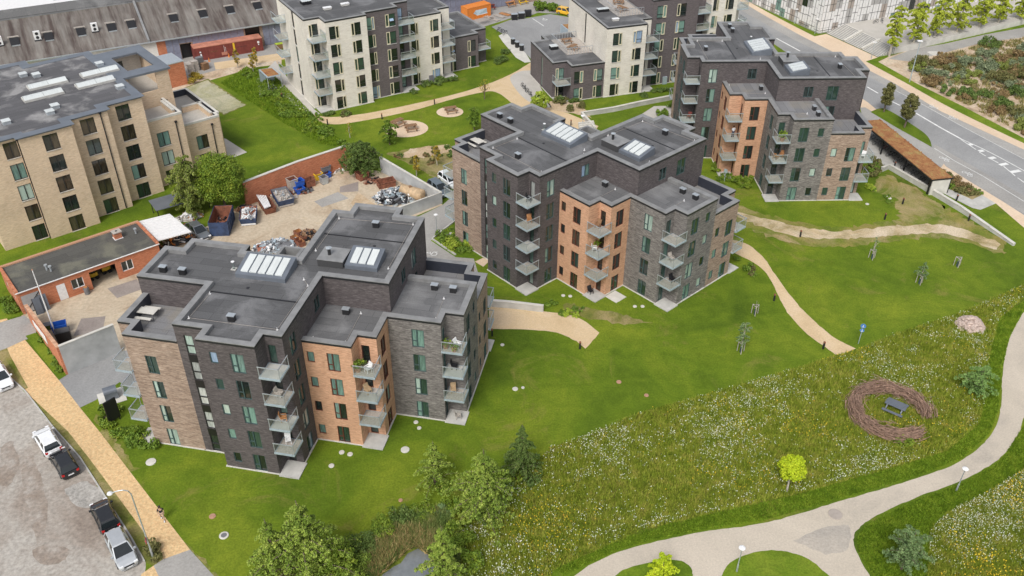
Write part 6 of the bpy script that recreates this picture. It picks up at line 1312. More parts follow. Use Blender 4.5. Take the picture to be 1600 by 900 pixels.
def pot(label, pos, s, m_='terracotta', lf='leaf_green'):
    t = thing('potted_plant', label, 'potted plant', pos, 0, 'potted plants on balconies'); mb = MB(); mb.lathe([(.16*s, 0), (.22*s, .3*s)], m_, seg=12); mb.build('pot', t)
    rr = random.Random(int(pos[0]*100)); mb = MB()
    for i in range(60):
        d = Vector((rr.gauss(0, 1), rr.gauss(0, 1), rr.gauss(0, .9))).normalized()*rr.uniform(.1, .4)*s; c = d+Vector((0, 0, .55*s)); u = Vector((rr.uniform(-1, 1), rr.uniform(-1, 1), rr.uniform(-1, 1))).normalized()*.09*s; w = u.cross(Vector((rr.uniform(-1, 1), rr.uniform(-1, 1), .3))).normalized()*.08*s
        mb.quad(c-u, c-w, c+u, c+w, lf)
    mb.build('leaves', t)
for bk, a, b, k, s_, lb in (('A', 4.95, .4, 3, 1.6, 'leafy plant in the corner of the top orange balcony of the nearest block'), ('A', 12.0, 5.3, 3, 1.3, 'low plant at the rail of the top grey balcony of the nearest block'), ('A', 12.9, 5.0, 3, 1.2, 'second plant at the rail of the top grey balcony of the nearest block'), ('B', 5.0, 1.3, 2, 1.4, 'plant on the middle orange balcony of the middle block'), ('C', 13.2, 5.6, 3, 1.6, 'bushy plant on the top grey balcony of the rear block'), ('C', 12.2, 6.0, 3, 1.3, 'smaller plant on the top grey balcony of the rear block')):
    x, y, _ = at(bk, a, b); pot(lb, (x, y, k*FL+.16), s_)

# ------------------------------------------------------------------ bike shelters and bikes
def bike(label, pos, rz, group='parked bicycles', m_='metal_dark', lean=.12):
    t = thing('bicycle', label, 'bicycle', pos, rz, group); t.rotation_euler = (lean, 0, rz)
    for x in (-.52, .52):
        k = [(x+.33*math.cos(i*PI/7), 0, .35+.33*math.sin(i*PI/7)) for i in range(15)]; mb = MB()
        for p, q in zip(k, k[1:]): mb.bar(p, q, .04, 'rubber')
        for i in range(4): mb.bar((x, 0, .35), k[i*3+1], .015, 'steel_galv')
        mb.build('wheel', t)
    mb = MB()
    for p, q in (((-.52, 0, .35), (-.2, 0, .82)), ((-.2, 0, .82), (.36, 0, .85)), ((.36, 0, .85), (.52, 0, .35)), ((-.15, 0, .75), (0, 0, .32)), ((0, 0, .32), (.38, 0, .75)), ((-.52, 0, .35), (0, 0, .32))): mb.bar(p, q, .04, m_)
    mb.build('frame', t)
    mb = MB(); mb.bar((.36, -.26, 1.0), (.36, .26, 1.0), .035, 'steel_galv'); mb.bar((.36, 0, .85), (.36, 0, 1.0), .035, 'steel_galv'); mb.build('handlebar', t); mb = MB(); mb.box(-.34, -.08, .88, -.1, .08, .94, 'plastic_black'); mb.build('saddle', t); return t
A_, B_ = Vector(G(1358, 200, 2.5)), Vector(G(1456, 281, 2.5)); C_ = Vector(G(1478, 262, 2.5)); u_ = (B_-A_).normalized(); w_ = (C_-B_); w_ = w_-u_*w_.dot(u_); LW = w_.length*.8; w_.normalize(); LL = (B_-A_).length+2.5
A_ = B_-u_*LL
t = thing('bike_shelter', 'long open bike shelter with a rusty red sedum roof beside the road', 'bike shelter', (A_.x, A_.y, 0), math.atan2(u_.y, u_.x)); s_ = 1
mb = MB(); mb.box(-.1, -.1, 2.35, LL+.1, LW+.1, 2.5, 'panel_black'); mb.build('roof_frame', t); mb = MB(); mb.box(.05, .05, 2.5, LL-.05, LW-.05, 2.58, 'sedum'); mb.build('sedum_roof', t)
for k in range(4): mb = MB(); mb.box(.3+k*(LL-.7)/3, .05, 0, .48+k*(LL-.7)/3, .23, 2.35, 'panel_black'); mb.build('post', t)
mb = MB(); mb.box(0, LW-.25, 0, LL, LW-.1, 2.35, 'panel_black'); mb.build('back_wall', t); mb = MB(); mb.box(LL-.12, .25, 0, LL+.02, LW-.26, 2.34, 'concrete_pale'); mb.build('end_wall', t)
rr = random.Random(9); sm = MB()
for i in range(26): x = rr.uniform(0, LL); sm.lathe([(.02, 0), (.12, .04), (.05, .13)], 'sedum', (x, LW-rr.uniform(0, .25), 2.57), 7)
o = sm.build('sedum_tufts', t); o['kind'] = 'stuff'
where = ['far left end', 'left end', 'left part', 'left of the middle post', 'middle', 'right of the middle post', 'right part', 'right end', 'far right end']
for i in range(9):
    f = (i+.7)/9.6; p = A_+u_*LL*f+w_*1.35; bike('bicycle parked under the long bike shelter, '+where[i], (p.x, p.y, 0), math.atan2(w_.y, w_.x)+rr.uniform(-.15, .15), m_=rr.choice(('metal_dark', 'plastic_grey', 'steel_galv', 'container_red')))
for i, (px, py, r_, d_) in enumerate(((816, 137, 1.9, 'left one of the row at the charcoal wing'), (820, 141, 1.7, 'second of the row at the charcoal wing'), (824, 146, 2.0, 'third of the row at the charcoal wing'), (829, 151, 1.8, 'fourth of the row at the charcoal wing'), (838, 160, 1.4, 'white one near the fresh green tree'), (843, 164, 1.2, 'last of the row, closest to the fresh green tree'), (779, 49, 1.0, 'left one at the corner of the asphalt court'), (784, 52, 1.0, 'middle one at the corner of the asphalt court'), (789, 54, 1.0, 'right one at the corner of the asphalt court'), (425, 141, .4, 'inside the small garden shelter'), (429, 145, .6, 'at the open side of the small garden shelter'))):
    bike('bicycle, '+d_, (*G(px, py), 0), r_, m_='metal_dark' if i != 4 else 'white_paint')
for i, (px, py, hx) in enumerate(((1368, 36, 0), (1377, 35, 0), (1455, 58, 0), (1533, 35, 0))): x, y = G(px, py, 1.2); bike(['bicycle on the school court, leftmost', 'bicycle on the school court, second from the left', 'bicycle on the school court under the third tree', 'bicycle on the school court, rightmost'][i], (x, y, 1.2), .5+i)
def small_shelter(label, pts, h):
    P = [Vector(G(px, py, h)) for px, py in pts]; c = P[0]; t = thing('garden_shelter', label, 'shelter', (c.x, c.y, 0)); Q = [tuple(p-c) for p in P]
    mb = MB(); mb.prism(Q, h-.15, h, 'steel_blue'); mb.build('roof_frame', t); mb = MB(); Qc = ccw(Q); mb.prism(offset(Qc, [.25]*4), h, h+.05, 'sedum'); mb.build('sedum_roof', t)
    for q in Q: mb = MB(); mb.bar((q[0]*.96, q[1]*.96, 0), (q[0]*.96, q[1]*.96, h-.15), .1, 'steel_galv'); mb.build('post', t)
    a, b = Q[0], Q[3]; mb = MB(); mb.add([(*a, 0), (*b, 0), (*b, h-.15), (*a, h-.15)], [(0, 1, 2, 3)], 'steel_blue'); mb.build('side_panel', t)
small_shelter('small garden shelter with a brown sedum roof beside the long white row', ((426, 105.5), (439, 116.5), (417, 121), (404, 108.5)), 2.5)
small_shelter('small shelter with a sedum roof behind the low charcoal wing', ((876, 38), (905, 35), (905, 47), (893, 52)), 2.4)

# ------------------------------------------------------------------ willow ring, rocks, timber, people
cx, cy = G(1391, 645, .3); t = thing('willow_ring', 'woven brown willow ring, open on one side, around the dark picnic table in the meadow', 'willow ring', (cx, cy, 0)); rr = random.Random(3); RR = 3.55
for part in range(6):
    mb = MB()
    for i in range(360):
        a0 = R(-18)+part*R(52)+rr.uniform(0, R(52)); da = rr.uniform(.15, .42); r0 = RR+rr.gauss(0, .34); z0 = abs(rr.gauss(.5, .33))+.05; z1 = max(.03, z0+rr.gauss(0, .2)); r1 = r0+rr.gauss(0, .16)
        am = a0+da/2; P = [(r0*math.cos(a0), r0*math.sin(a0), z0), ((r0+r1)/2*1.01*math.cos(am), (r0+r1)/2*1.01*math.sin(am), (z0+z1)/2+.04), (r1*math.cos(a0+da), r1*math.sin(a0+da), z1)]
        mb.bar(P[0], P[1], .045, 'twig'); mb.bar(P[1], P[2], .045, 'twig', .02)
    o = mb.build('woven_bundle', t); o['kind'] = 'stuff'
px_, py_ = G(1515, 510); t = thing('rock_pile', 'rounded pile of pinkish field stones near the top of the flower meadow', 'rock pile', (px_, py_, 0)); rr = random.Random(4)
mb = MB(); mb.lathe([(1.3, 0), (1.1, .5), (.65, .85), (.1, 1.0)], 'stone', seg=14); mb.build('core', t)
sp = MB(); sp.lathe([(.08, -.2), (.2, -.13), (.24, 0), (.18, .13), (.06, .19)], 'stone', seg=7); spm = sp.mesh('stone')
for i in range(170):
    a = rr.uniform(0, 2*PI); r = math.sqrt(rr.random())*1.38; z = max(.05, 1.15*(1-(r/1.4)**2)+rr.uniform(-.06, .06)); o = link('stone', spm, t, (r*math.cos(a)*1.1, r*math.sin(a), z), rr.uniform(0, 6)); s_ = rr.uniform(.6, 1.25); o.scale = (s_*1.2, s_, s_*.8)
for i, (px, py) in enumerate(((716, 172), (765, 42), (772, 45), (781, 40), (789, 37), (797, 35))):
    if i == 0: continue
    t = thing('timber_stack', ['', 'timber planks laid out by the orange container, first pile', 'timber planks laid out by the orange container, second pile', 'timber planks laid out left of the black bins, third pile', 'orange planks left of the black bins, fourth pile', 'timber planks nearest the black bins'][i], 'timber', (*G(px, py-14), 0), R(-40), 'timber piles by the court')
    for k in range(4): mb = MB(); mb.box(-1.3, -.5+k*.26, .1, 1.3, -.3+k*.26, .2, 'wood_orange' if i == 4 else 'wood_grey'); mb.build('plank', t)
for i, (px, py, m1) in enumerate(((797, 9, 'wood_orange'), (765, 14, 'container_red'), (815, 5, 'plastic_yellow'))): picnic(['orange picnic table by the lilac boarded wall', 'dark red picnic table by the lilac boarded wall', 'yellow picnic table at the very top edge'][i], px, py, 30, m1, 'coloured tables by the warehouse', s=1.25)

def person(label, pos, rz, parts, cl, pose='walk'):
    """skinned figure: joints as vertices, tapering radii"""
    t = thing('person', label, 'person', pos, rz)
    sw = .22 if pose == 'walk' else .03
    J = {'pel': (0, 0, .95), 'wst': (0, 0, 1.08), 'chs': (0, .01, 1.33), 'nck': (0, .02, 1.5), 'hd0': (0, .03, 1.58), 'hd1': (0, .04, 1.70),
         'hl': (-.1, 0, .9), 'kl': (-.11, .5*sw+.04, .5), 'al': (-.11, sw*1.2, .09), 'tl': (-.12, sw*1.2+.17, .03), 'hr': (.1, 0, .9), 'kr': (.11, -.1*sw+.05, .5), 'ar': (.11, -sw*1.2, .12), 'tr': (.12, -sw*1.2+.17, .04),
         'sl': (-.19, .0, 1.42), 'el': (-.26, -.08, 1.16), 'wl': (-.24, .06, .95), 'fl': (-.23, .13, .87), 'sr': (.19, 0, 1.42), 'er': (.27, .02, 1.16), 'wr': (.24, .2, 1.0), 'fr': (.22, .28, .98)}
    Rd = {'pel': .13, 'wst': .12, 'chs': .14, 'nck': .06, 'hd0': .085, 'hd1': .095, 'hl': .09, 'kl': .06, 'al': .04, 'tl': .03, 'hr': .09, 'kr': .06, 'ar': .04, 'tr': .03, 'sl': .065, 'el': .045, 'wl': .032, 'fl': .028, 'sr': .065, 'er': .045, 'wr': .032, 'fr': .028}
    E_ = [('pel', 'wst'), ('wst', 'chs'), ('chs', 'nck'), ('nck', 'hd0'), ('hd0', 'hd1'), ('pel', 'hl'), ('hl', 'kl'), ('kl', 'al'), ('al', 'tl'), ('pel', 'hr'), ('hr', 'kr'), ('kr', 'ar'), ('ar', 'tr'), ('chs', 'sl'), ('sl', 'el'), ('el', 'wl'), ('wl', 'fl'), ('chs', 'sr'), ('sr', 'er'), ('er', 'wr'), ('wr', 'fr')]
    def skin(name, keys, edges, mat, grow=0.0, root='pel'):
        ks = list(keys); me = bpy.data.meshes.new(name); me.from_pydata([J[k] for k in ks], [(ks.index(a), ks.index(b)) for a, b in edges], []); me.materials.append(M[mat]); o = link(name, me, t)
        md = o.modifiers.new('skin', 'SKIN')
        for i, k in enumerate(ks): me.skin_vertices[0].data[i].radius = (Rd[k]+grow, Rd[k]*.85+grow); me.skin_vertices[0].data[i].use_root = (k == root)
        sb = o.modifiers.new('smooth', 'SUBSURF'); sb.levels = 1; sb.render_levels = 2; return o
    b = skin('body', J, E_, 'skin')
    skin('top', ['wst', 'chs', 'sl', 'el', 'sr', 'er', 'pel'], [('pel', 'wst'), ('wst', 'chs'), ('chs', 'sl'), ('sl', 'el'), ('chs', 'sr'), ('sr', 'er')], cl[0], .022)
    skin('trousers', ['pel', 'hl', 'kl', 'al', 'hr', 'kr', 'ar'], [('pel', 'hl'), ('hl', 'kl'), ('kl', 'al'), ('pel', 'hr'), ('hr', 'kr'), ('kr', 'ar')], cl[1], .018)
    for s_ in ('l', 'r'):
        a = Vector(J['a'+s_]); mb = MB(); mb.lathe([(.05, -.09), (.075, -.06), (.06, .0), (.045, .03)], cl[2], (0, 0, 0), 10); o = mb.build('shoe', t, True, tuple(a+Vector((0, .07, .02)))); o.scale = (1, 2.0, 1)
        w = Vector(J['f'+s_])
        for k in range(4): mb = MB(); mb.tube([(w.x+(k-1.5)*.016, w.y, w.z), (w.x+(k-1.5)*.017, w.y+.035, w.z-.03), (w.x+(k-1.5)*.016, w.y+.04, w.z-.06+.006*abs(k-1))], .009, 'skin', 6); mb.build('finger', t)
        mb = MB(); mb.tube([(w.x+(.03 if s_ == 'l' else -.03), w.y-.01, w.z), (w.x+(.05 if s_ == 'l' else -.05), w.y+.02, w.z-.03)], .01, 'skin', 6); mb.build('thumb', t)
    mb = MB(); mb.lathe([(.115, -.05), (.12, .02), (.09, .09), (.02, .125)], 'hair', (0, .015, 1.71), 12); mb.build('hair', t, True)
    mb = MB(); mb.box(-.012, .13, 1.60, .012, .165, 1.64, 'skin'); mb.build('nose', t)
    for e in (-.035, .035): mb = MB(); mb.box(e-.012, .128, 1.645, e+.012, .14, 1.655, 'hair'); mb.build('eye', t)
    return t
person('person in a black top and white shoes walking at the edge of the yellow walk', (*G(255, 812), 0.012), R(200), None, ('cloth_black', 'cloth_tan', 'white_paint'))
x, y, _ = at('C', 5.7, 1.0); person('person in a pale shirt standing on an orange balcony of the rear block', (x, y, 2*FL+.15), POS['C'][2]+R(100), None, ('cloth_pale', 'cloth_blue', 'hair'), 'stand')

# ------------------------------------------------------------------ vegetation
def leaf_quads(C, Rr, n, size, rng, squash=0.8, droop=0.0, shell=0.55):
    """n leaf-sized faces spread through clumps C (k,3) of radius Rr (k,)"""
    k = len(C); idx = rng.integers(0, k, n); d = rng.normal(size=(n, 3)); d /= np.linalg.norm(d, axis=1)[:, None]
    rad = Rr[idx]*(shell+(1-shell)*rng.random(n))**1.0
    p = C[idx]+d*rad[:, None]*np.array([1, 1, squash]); p[:, 2] -= droop*rng.random(n)*Rr[idx]
    nrm = d*0.7+rng.normal(size=(n, 3))*0.6+np.array([0, 0, .35]); nrm /= np.linalg.norm(nrm, axis=1)[:, None]
    u = np.cross(nrm, rng.normal(size=(n, 3))); u /= np.linalg.norm(u, axis=1)[:, None]; w = np.cross(nrm, u)
    s = size*(0.6+0.8*rng.random(n))[:, None]; a = u*s; b = w*s*0.6
    if droop: a[:, 2] -= droop*.5*s[:, 0]
    V_ = np.stack([p-a, p-b, p+a, p+b], 1).reshape(-1, 3); return V_, np.arange(4*n).reshape(n, 4)
def tree(name, label, cat, px, py, h, r, kind='round', leaf='leaf_green', n=3500, size=.16, cb=.25, seed=0, group=None, bark='bark', stems=1, clumps=None, base=None, droop=0.0, z0=0.0):
    x, y = base or G(px, py, z0); rng = np.random.default_rng(seed+17); rr = random.Random(seed); t = thing(name, label, cat, (x, y, z0), 0, group)
    K = clumps or (26 if kind != 'bush' else 12); C = []; Q = []
    br = []; oval = kind == 'oval'; kind = 'feather' if oval else kind
    for i in range(K):
        f = (i+.5)/K; a = i*2.39996+rr.uniform(-.5, .5)
        if kind == 'feather':      # branches sweep up from the trunk and bow over; leaf tufts hang along them
            L = r*((1-f)**.92*rr.uniform(.62, 1.3)+.08) if not oval else r*(math.sin(PI*(.16+.80*f))**.65*rr.uniform(.55, 1.1)); zb = h*(cb+(1-cb)*f*.93); up = L*rr.uniform(.15, .6); pts = []
            for s_ in (.25, .45, .65, .85, 1.0):
                c = (L*s_*math.cos(a+.15*s_), L*s_*math.sin(a+.15*s_), max(.1, zb+up*math.sin(s_*2.1)-L*.28*s_*s_)); pts.append(c); C.append(c); Q.append(max(.07, L*.12*(1.3-.6*s_)))
                for sd_ in (-1, 1): e_ = L*.20*(1.15-s_)+.05; C.append((c[0]-sd_*e_*math.sin(a), c[1]+sd_*e_*math.cos(a), c[2]-rr.uniform(.0, .16)*L)); Q.append(max(.06, L*.10*(1.3-.6*s_)))
            br.append((zb, pts)); continue
        if kind == 'cone': z = h*(cb+(1-cb)*f); q = r*(1-f)**.75*rr.uniform(.55, 1.05)+.05*r; cr = r*(.34*(1-f)+.13)
        elif kind == 'column': z = h*(cb+(1-cb)*f*.93); q = r*math.sin(PI*min(1, .12+f*.86))**.6*rr.uniform(.35, .75); cr = r*.42*(1-.4*f)
        elif kind == 'bush': z = h*(.2+.55*rr.random()); q = r*math.sqrt(rr.random())*.8; cr = min(h*.45, r*.42)
        else:
            th = math.acos(1-1.75*f); q = r*math.sin(th)*rr.uniform(.45, .85); z = h*cb+(h*(1-cb))*(.52+.42*math.cos(th)*rr.uniform(.8, 1.08)); cr = r*rr.uniform(.26, .40)
        C.append((q*math.cos(a), q*math.sin(a), z)); Q.append(cr)
    C = np.array(C); Q = np.array(Q)
    V_, F = leaf_quads(C, Q, n, size, rng, .8, droop)
    V_[:, 2] = np.maximum(V_[:, 2], .03)
    raw_mesh('crown', V_, F, leaf, t)
    mb = MB(); tr = max(.035, h*.018)
    if kind == 'feather':
        mb.tube([(0, 0, 0), (0, 0, h*.4), (.02*h, 0, h*.75), (0, 0, h*.99)], [tr*1.3, tr*.9, tr*.5, tr*.15], bark, 7)
        for zb, pts in br: mb.tube([(0, 0, zb*.97), pts[1], pts[3], pts[4]], [tr*.35, tr*.25, tr*.15, tr*.08], bark, 4)
    if kind == 'bush':
        for i in range(min(7, K)): mb.tube([(0, 0, 0), tuple(C[i]*.5), tuple(C[i])], [tr, tr*.7, tr*.4], bark, 5)
    elif kind == 'feather': pass
    else:
        top = h*(.9 if kind in ('cone', 'column') else .72); bend = rr.uniform(-.06, .06)*h
        mb.tube([(0, 0, 0), (bend*.3, 0, top*.35), (bend, bend*.5, top*.7), (bend*.6, bend*.3, top)], [tr*1.5, tr*1.1, tr*.7, tr*.25], bark, 8)
        for i in range(0, K, 2):
            c = C[i]; zb = max(h*cb*.8, c[2]-.3*h*rr.random()-.1*h); mb.tube([(bend*.6, bend*.3, min(zb, top*.9)), tuple((c+np.array([bend*.6, bend*.3, zb]))/2+np.array([0, 0, .05*h])), tuple(c)], [tr*.5, tr*.35, tr*.15], bark, 5)
    mb.build('trunk', t); return t
def blades(name, poly, n, h, w, mat, seed, clump=0.0, lean=.5):
    rng = np.random.default_rng(seed); p = scatter(poly, n, rng)
    if clump:
        kk = np.array([mnoise.noise(Vector((a*.5, b*.5, seed))) for a, b in p]); p = p[kk > clump-.35]; n = len(p)
    hh = h*(.5+rng.random(n)); a = rng.random(n)*2*PI; d = rng.normal(size=(n, 2))*lean*hh[:, None]*.5
    V_ = np.zeros((n, 3, 3)); V_[:, 0, :2] = p-np.stack([np.cos(a), np.sin(a)], 1)*w; V_[:, 1, :2] = p+np.stack([np.cos(a), np.sin(a)], 1)*w; V_[:, 2, :2] = p+d; V_[:, 2, 2] = hh; V_[:, :2, 2] = .01
    o = raw_mesh(name, V_.reshape(-1, 3), np.arange(3*n).reshape(n, 3), mat); return tag(o, kind='stuff')
T = tree
# planting along the pond at the bottom edge
T('willow_tree', 'tall feathery willow tree left of the reeds, largest at the bottom edge', 'tree', 487, 912, 10.3, 3.6, 'feather', 'leaf_willow', 44000, .075, .04, 1, clumps=84, droop=.5)
T('willow_tree', 'yellowish willow tree at the bottom edge, left of the largest willow', 'tree', 437, 918, 8.6, 2.6, 'feather', 'leaf_willow', 26000, .075, .03, 2, clumps=50, droop=.3)
T('willow_tree', 'low bushy willow at the bottom edge between the largest willow and the reeds', 'tree', 532, 912, 5.0, 2.8, 'feather', 'leaf_green', 18000, .08, .0, 3, clumps=40, droop=.3)
T('willow_tree', 'broad willow with drooping branches above the pond, right of the lawn covers', 'tree', 757, 806, 8.5, 3.3, 'feather', 'leaf_willow', 34000, .072, .05, 4, clumps=60, droop=.4)
T('willow_tree', 'small thin willow in front of the broad drooping willow', 'tree', 680, 758, 5.8, 2.1, 'feather', 'leaf_willow', 9500, .07, .05, 5, clumps=34, droop=.3)
T('alder_tree', 'dark dense tree at the upper left corner of the flower meadow', 'tree', 815, 738, 6.3, 1.7, 'feather', 'leaf_dark', 19000, .075, .02, 6, clumps=54)
T('willow_tree', 'pale green willow hanging over the right side of the pond', 'tree', 694, 912, 7.3, 2.1, 'feather', 'leaf_willow', 26000, .07, .03, 7, clumps=44, droop=.35)
for i, (px, py, h, r, lf, d_) in enumerate(((566, 858, 1.6, 1.5, 'leaf_dark', 'dark shrub left of the reeds'), (598, 830, 1.4, 1.3, 'leaf_green', 'green shrub at the upper edge of the reeds'), (628, 812, 1.3, 1.2, 'leaf_dark', 'dark shrub where the reeds meet the lawn'), (660, 806, 1.2, 1.3, 'leaf_green', 'green shrub at the top of the reed bed'), (716, 850, 1.7, 1.5, 'leaf_green', 'green shrub right of the reed bed'), (552, 885, 1.6, 1.6, 'leaf_willow', 'pale shrub at the foot of the largest willow'))):
    T('shrub', d_, 'shrub', px, py, h, r, 'bush', lf, 2600, .08, seed=700+i, clumps=14)
T('shrub', 'small round shrub at the foot of the lawn above the pond', 'shrub', 594, 826, 1.0, .7, 'bush', 'leaf_green', 900, .1, seed=8)
T('shrub', 'blue green shrub on the bank below the small thin willow', 'shrub', 692, 806, 1.1, .8, 'bush', 'leaf_blue', 900, .1, seed=9)
T('shrub', 'bright green shrub at the bottom edge right of the pond', 'shrub', 735, 888, 1.6, 1.2, 'bush', 'leaf_green', 1600, .1, seed=10)
# meadow and main path
T('yellow_tree', 'small round yellow-green tree standing in the flower meadow above the main path', 'tree', 1229, 768, 4.4, 1.25, 'round', 'leaf_yellow', 7500, .085, .40, 11, bark='bark_pale', clumps=44)
T('yellow_tree', 'yellow tree on the small grass island, cut by the bottom edge', 'tree', 1032, 912, 2.9, 1.7, 'oval', 'leaf_yellow', 7000, .08, .06, 12)
T('robinia_tree', 'loose blue-green tree in the grass at the fork of the main path', 'tree', 1408, 890, 4.9, 2.0, 'oval', 'leaf_blue', 9000, .075, .12, 13, clumps=30)
T('robinia_tree', 'soft green tree in the meadow right of the willow ring', 'tree', 1522, 616, 3.8, 2.1, 'oval', 'leaf_fresh2', 9000, .075, .03, 14)
T('shrub', 'green shrub at the open end of the willow ring', 'shrub', 1407, 690, 1.0, 1.1, 'bush', 'leaf_green', 900, .1, seed=15)
def sapling(label, px, py, h, r, leaf, n, stake=True, seed=0, kind='column'):
    t = T('sapling', label, 'young tree', px, py, h, r, kind, leaf, n, .07, .3, seed, 'staked young trees in the lawns', 'bark_pale', clumps=14)
    if stake:
        for a in range(3): q = a*2.094+.4; mb = MB(); mb.bar((.42*math.cos(q), .42*math.sin(q), 0), (.4*math.cos(q), .4*math.sin(q), 1.3), .07, 'wood_grey'); mb.build('stake', t)
        for a in range(3): q = a*2.094+.4; p = q+2.094; mb = MB(); mb.bar((.4*math.cos(q), .4*math.sin(q), 1.25), (.4*math.cos(p), .4*math.sin(p), 1.25), .06, 'wood_grey'); mb.build('crossbar', t)
        mb = MB(); mb.lathe([(.13, 0), (.12, .75)], 'frame_teal', seg=10); mb.build('trunk_guard', t)
sapling('staked thin sapling just below the worn track', 1362, 404, 3.6, .6, 'leaf_blue', 160, seed=1); sapling('staked narrow grey-green conifer-like sapling in the right lawn', 1436, 443, 3.3, .85, 'leaf_blue', 1800, seed=2, kind='feather')
sapling('staked bare sapling, rightmost in the right lawn', 1495, 416, 1.6, .3, 'leaf_blue', 30, seed=3); sapling('staked sapling in the lawn right of the middle block, upper one', 1179, 491, 2.2, .5, 'leaf_green', 60, seed=4)
sapling('staked airy sapling in the lawn left of the right tan path, lower one', 1157, 550, 4.2, 1.2, 'leaf_blue', 1500, seed=5, kind='oval')
# street and school trees
T('street_tree', 'left one of two dark egg-shaped trees on the grass island by the road', 'tree', 1381, 175, 5.4, 1.25, 'column', 'leaf_olive', 8000, .095, .3, 21, 'dark trees on the grass island', clumps=34)
T('street_tree', 'right one of two dark egg-shaped trees on the grass island by the road', 'tree', 1413, 199, 6.0, 1.5, 'column', 'leaf_olive', 9500, .095, .3, 22, 'dark trees on the grass island', clumps=34)
for i, (px, py, h, r) in enumerate(((1389, 88, 10.2, 2.6), (1425, 76, 9.4, 3.0), (1459, 65, 9.4, 2.9), (1492, 59, 9.2, 2.9), (1527, 51, 8.8, 2.8), (1557, 44, 8.4, 2.7), (1589, 38, 8.2, 2.6))):
    T('plane_tree', ['bright green plane tree at the right end of the broad steps'] [0] if i == 0 else ['second', 'third', 'fourth', 'fifth', 'sixth', 'last'][i-1]+' bright plane tree along the school court, counted from the steps', 'tree', px, py, h*1.02, r*.92, 'oval', 'leaf_plane', 16000, .125, .20, 30+i, 'bright plane trees along the school court', 'bark_pale', clumps=34)
rs = random.Random(77)
WL = gp([(1425, 90), (1470, 88), (1530, 72), (1600, 60), (1660, 50), (1660, 235), (1600, 210), (1510, 165), (1440, 128)])
for i in range(82):
    p = scatter(WL, 1, np.random.default_rng(500+i))[0]; lf = rs.choices(('leaf_rust', 'leaf_sage', 'leaf_dark', 'leaf_olive', 'leaf_moss'), (.24, .28, .16, .18, .14))[0]
    nm = {'leaf_rust': 'rust brown', 'leaf_sage': 'grey-green', 'leaf_dark': 'dark green', 'leaf_olive': 'olive', 'leaf_moss': 'yellow-green'}[lf]
    T('shrub', nm+' scrub bush scattered over the sandy waste ground', 'shrub', 0, 0, rs.uniform(.6, 2.0), rs.uniform(1.4, 3.1), 'bush', lf, 2200, .125, seed=600+i, group=nm+' bushes on the waste ground', base=tuple(p), clumps=8)
blades('rough_grass', WL, 26000, .55, .09, 'blade_waste', 9, clump=.30, lean=.8)
for i, (px, py) in enumerate(((1463, 83), (1437, 110), (1567, 92))):
    t = thing('puddle_sheet', ['pale blue puddle at the top of the waste ground', 'pale puddle left of the dark scrub on the waste ground', 'pale puddle at the right of the waste ground'][i], 'puddle', (*G(px, py), 0), 0, 'puddles on the waste ground'); mb = MB(); rr = random.Random(i); mb.prism([((1.6+rr.uniform(-.4, .4))*math.cos(k*PI/6), (1.1+rr.uniform(-.3, .3))*math.sin(k*PI/6)) for k in range(12)], .005, .02, 'concrete_pale'); o = mb.build('water', t)
# large trees by the workshop and yard
T('birch_tree', 'drooping yellow-green birch between the sand coloured building and the carport', 'tree', 303, 335, 9.2, 2.9, 'oval', 'leaf_birch', 34000, .09, .06, 41, clumps=60, droop=.9)
T('maple_tree', 'broad bright green tree right of the drooping birch', 'tree', 352, 324, 8.0, 3.9, 'round', 'leaf_green', 30000, .11, .10, 42, clumps=70)
T('willow_bush', 'dark green bush growing over the corner of the brick yard wall', 'shrub', 566, 272, 5.4, 3.2, 'oval', 'leaf_dark', 30000, .085, .0, 43, clumps=70)
T('young_tree', 'thin young tree against the brick yard wall left of the crates', 'tree', 412, 300, 3.6, .8, 'column', 'leaf_willow', 1100, .11, .1, 44, clumps=16)
T('garden_tree', 'small green tree in front of the larger picnic pad', 'tree', 609, 226, 4.4, 1.5, 'oval', 'leaf_shrub', 4200, .13, .12, 45)
T('garden_tree', 'small round tree right of the smaller picnic pad', 'tree', 741, 204, 4.2, 1.3, 'oval', 'leaf_shrub', 4200, .12, .2, 46)
T('garden_tree', 'very thin tree by the widening of the tan path', 'tree', 757, 155, 3.6, 1.2, 'round', 'leaf_autumn', 150, .1, .3, 47)
T('garden_tree', 'fresh green tree at the near corner of the low charcoal wing', 'tree', 843, 176, 3.8, 1.5, 'round', 'leaf_fresh', 3400, .13, .05, 48)
for i, (px, py, h, lf, n, d_) in enumerate(((372, 106, 3.8, 'leaf_autumn', 900, 'yellowing young tree left of the deck corner'), (396, 112, 3.6, 'leaf_autumn', 900, 'yellowing young tree below the timber deck'), (401, 103, 3.8, 'leaf_autumn', 900, 'yellowing young tree behind its neighbour below the timber deck'), (651, 275, 3.6, 'leaf_autumn', 700, 'thin orange young tree in the garden bed beside the middle block'), (683, 258, 3.4, 'leaf_autumn', 700, 'orange young tree at the right end of the garden bed'), (547, 215, 2.8, 'leaf_autumn', 90, 'almost bare young tree below the curved tan path'))):
    T('young_tree', d_, 'young tree', px, py, h, .75, 'column', lf, n, .1, .25, 50+i, 'young trees in autumn colour', 'bark_pale', clumps=14)
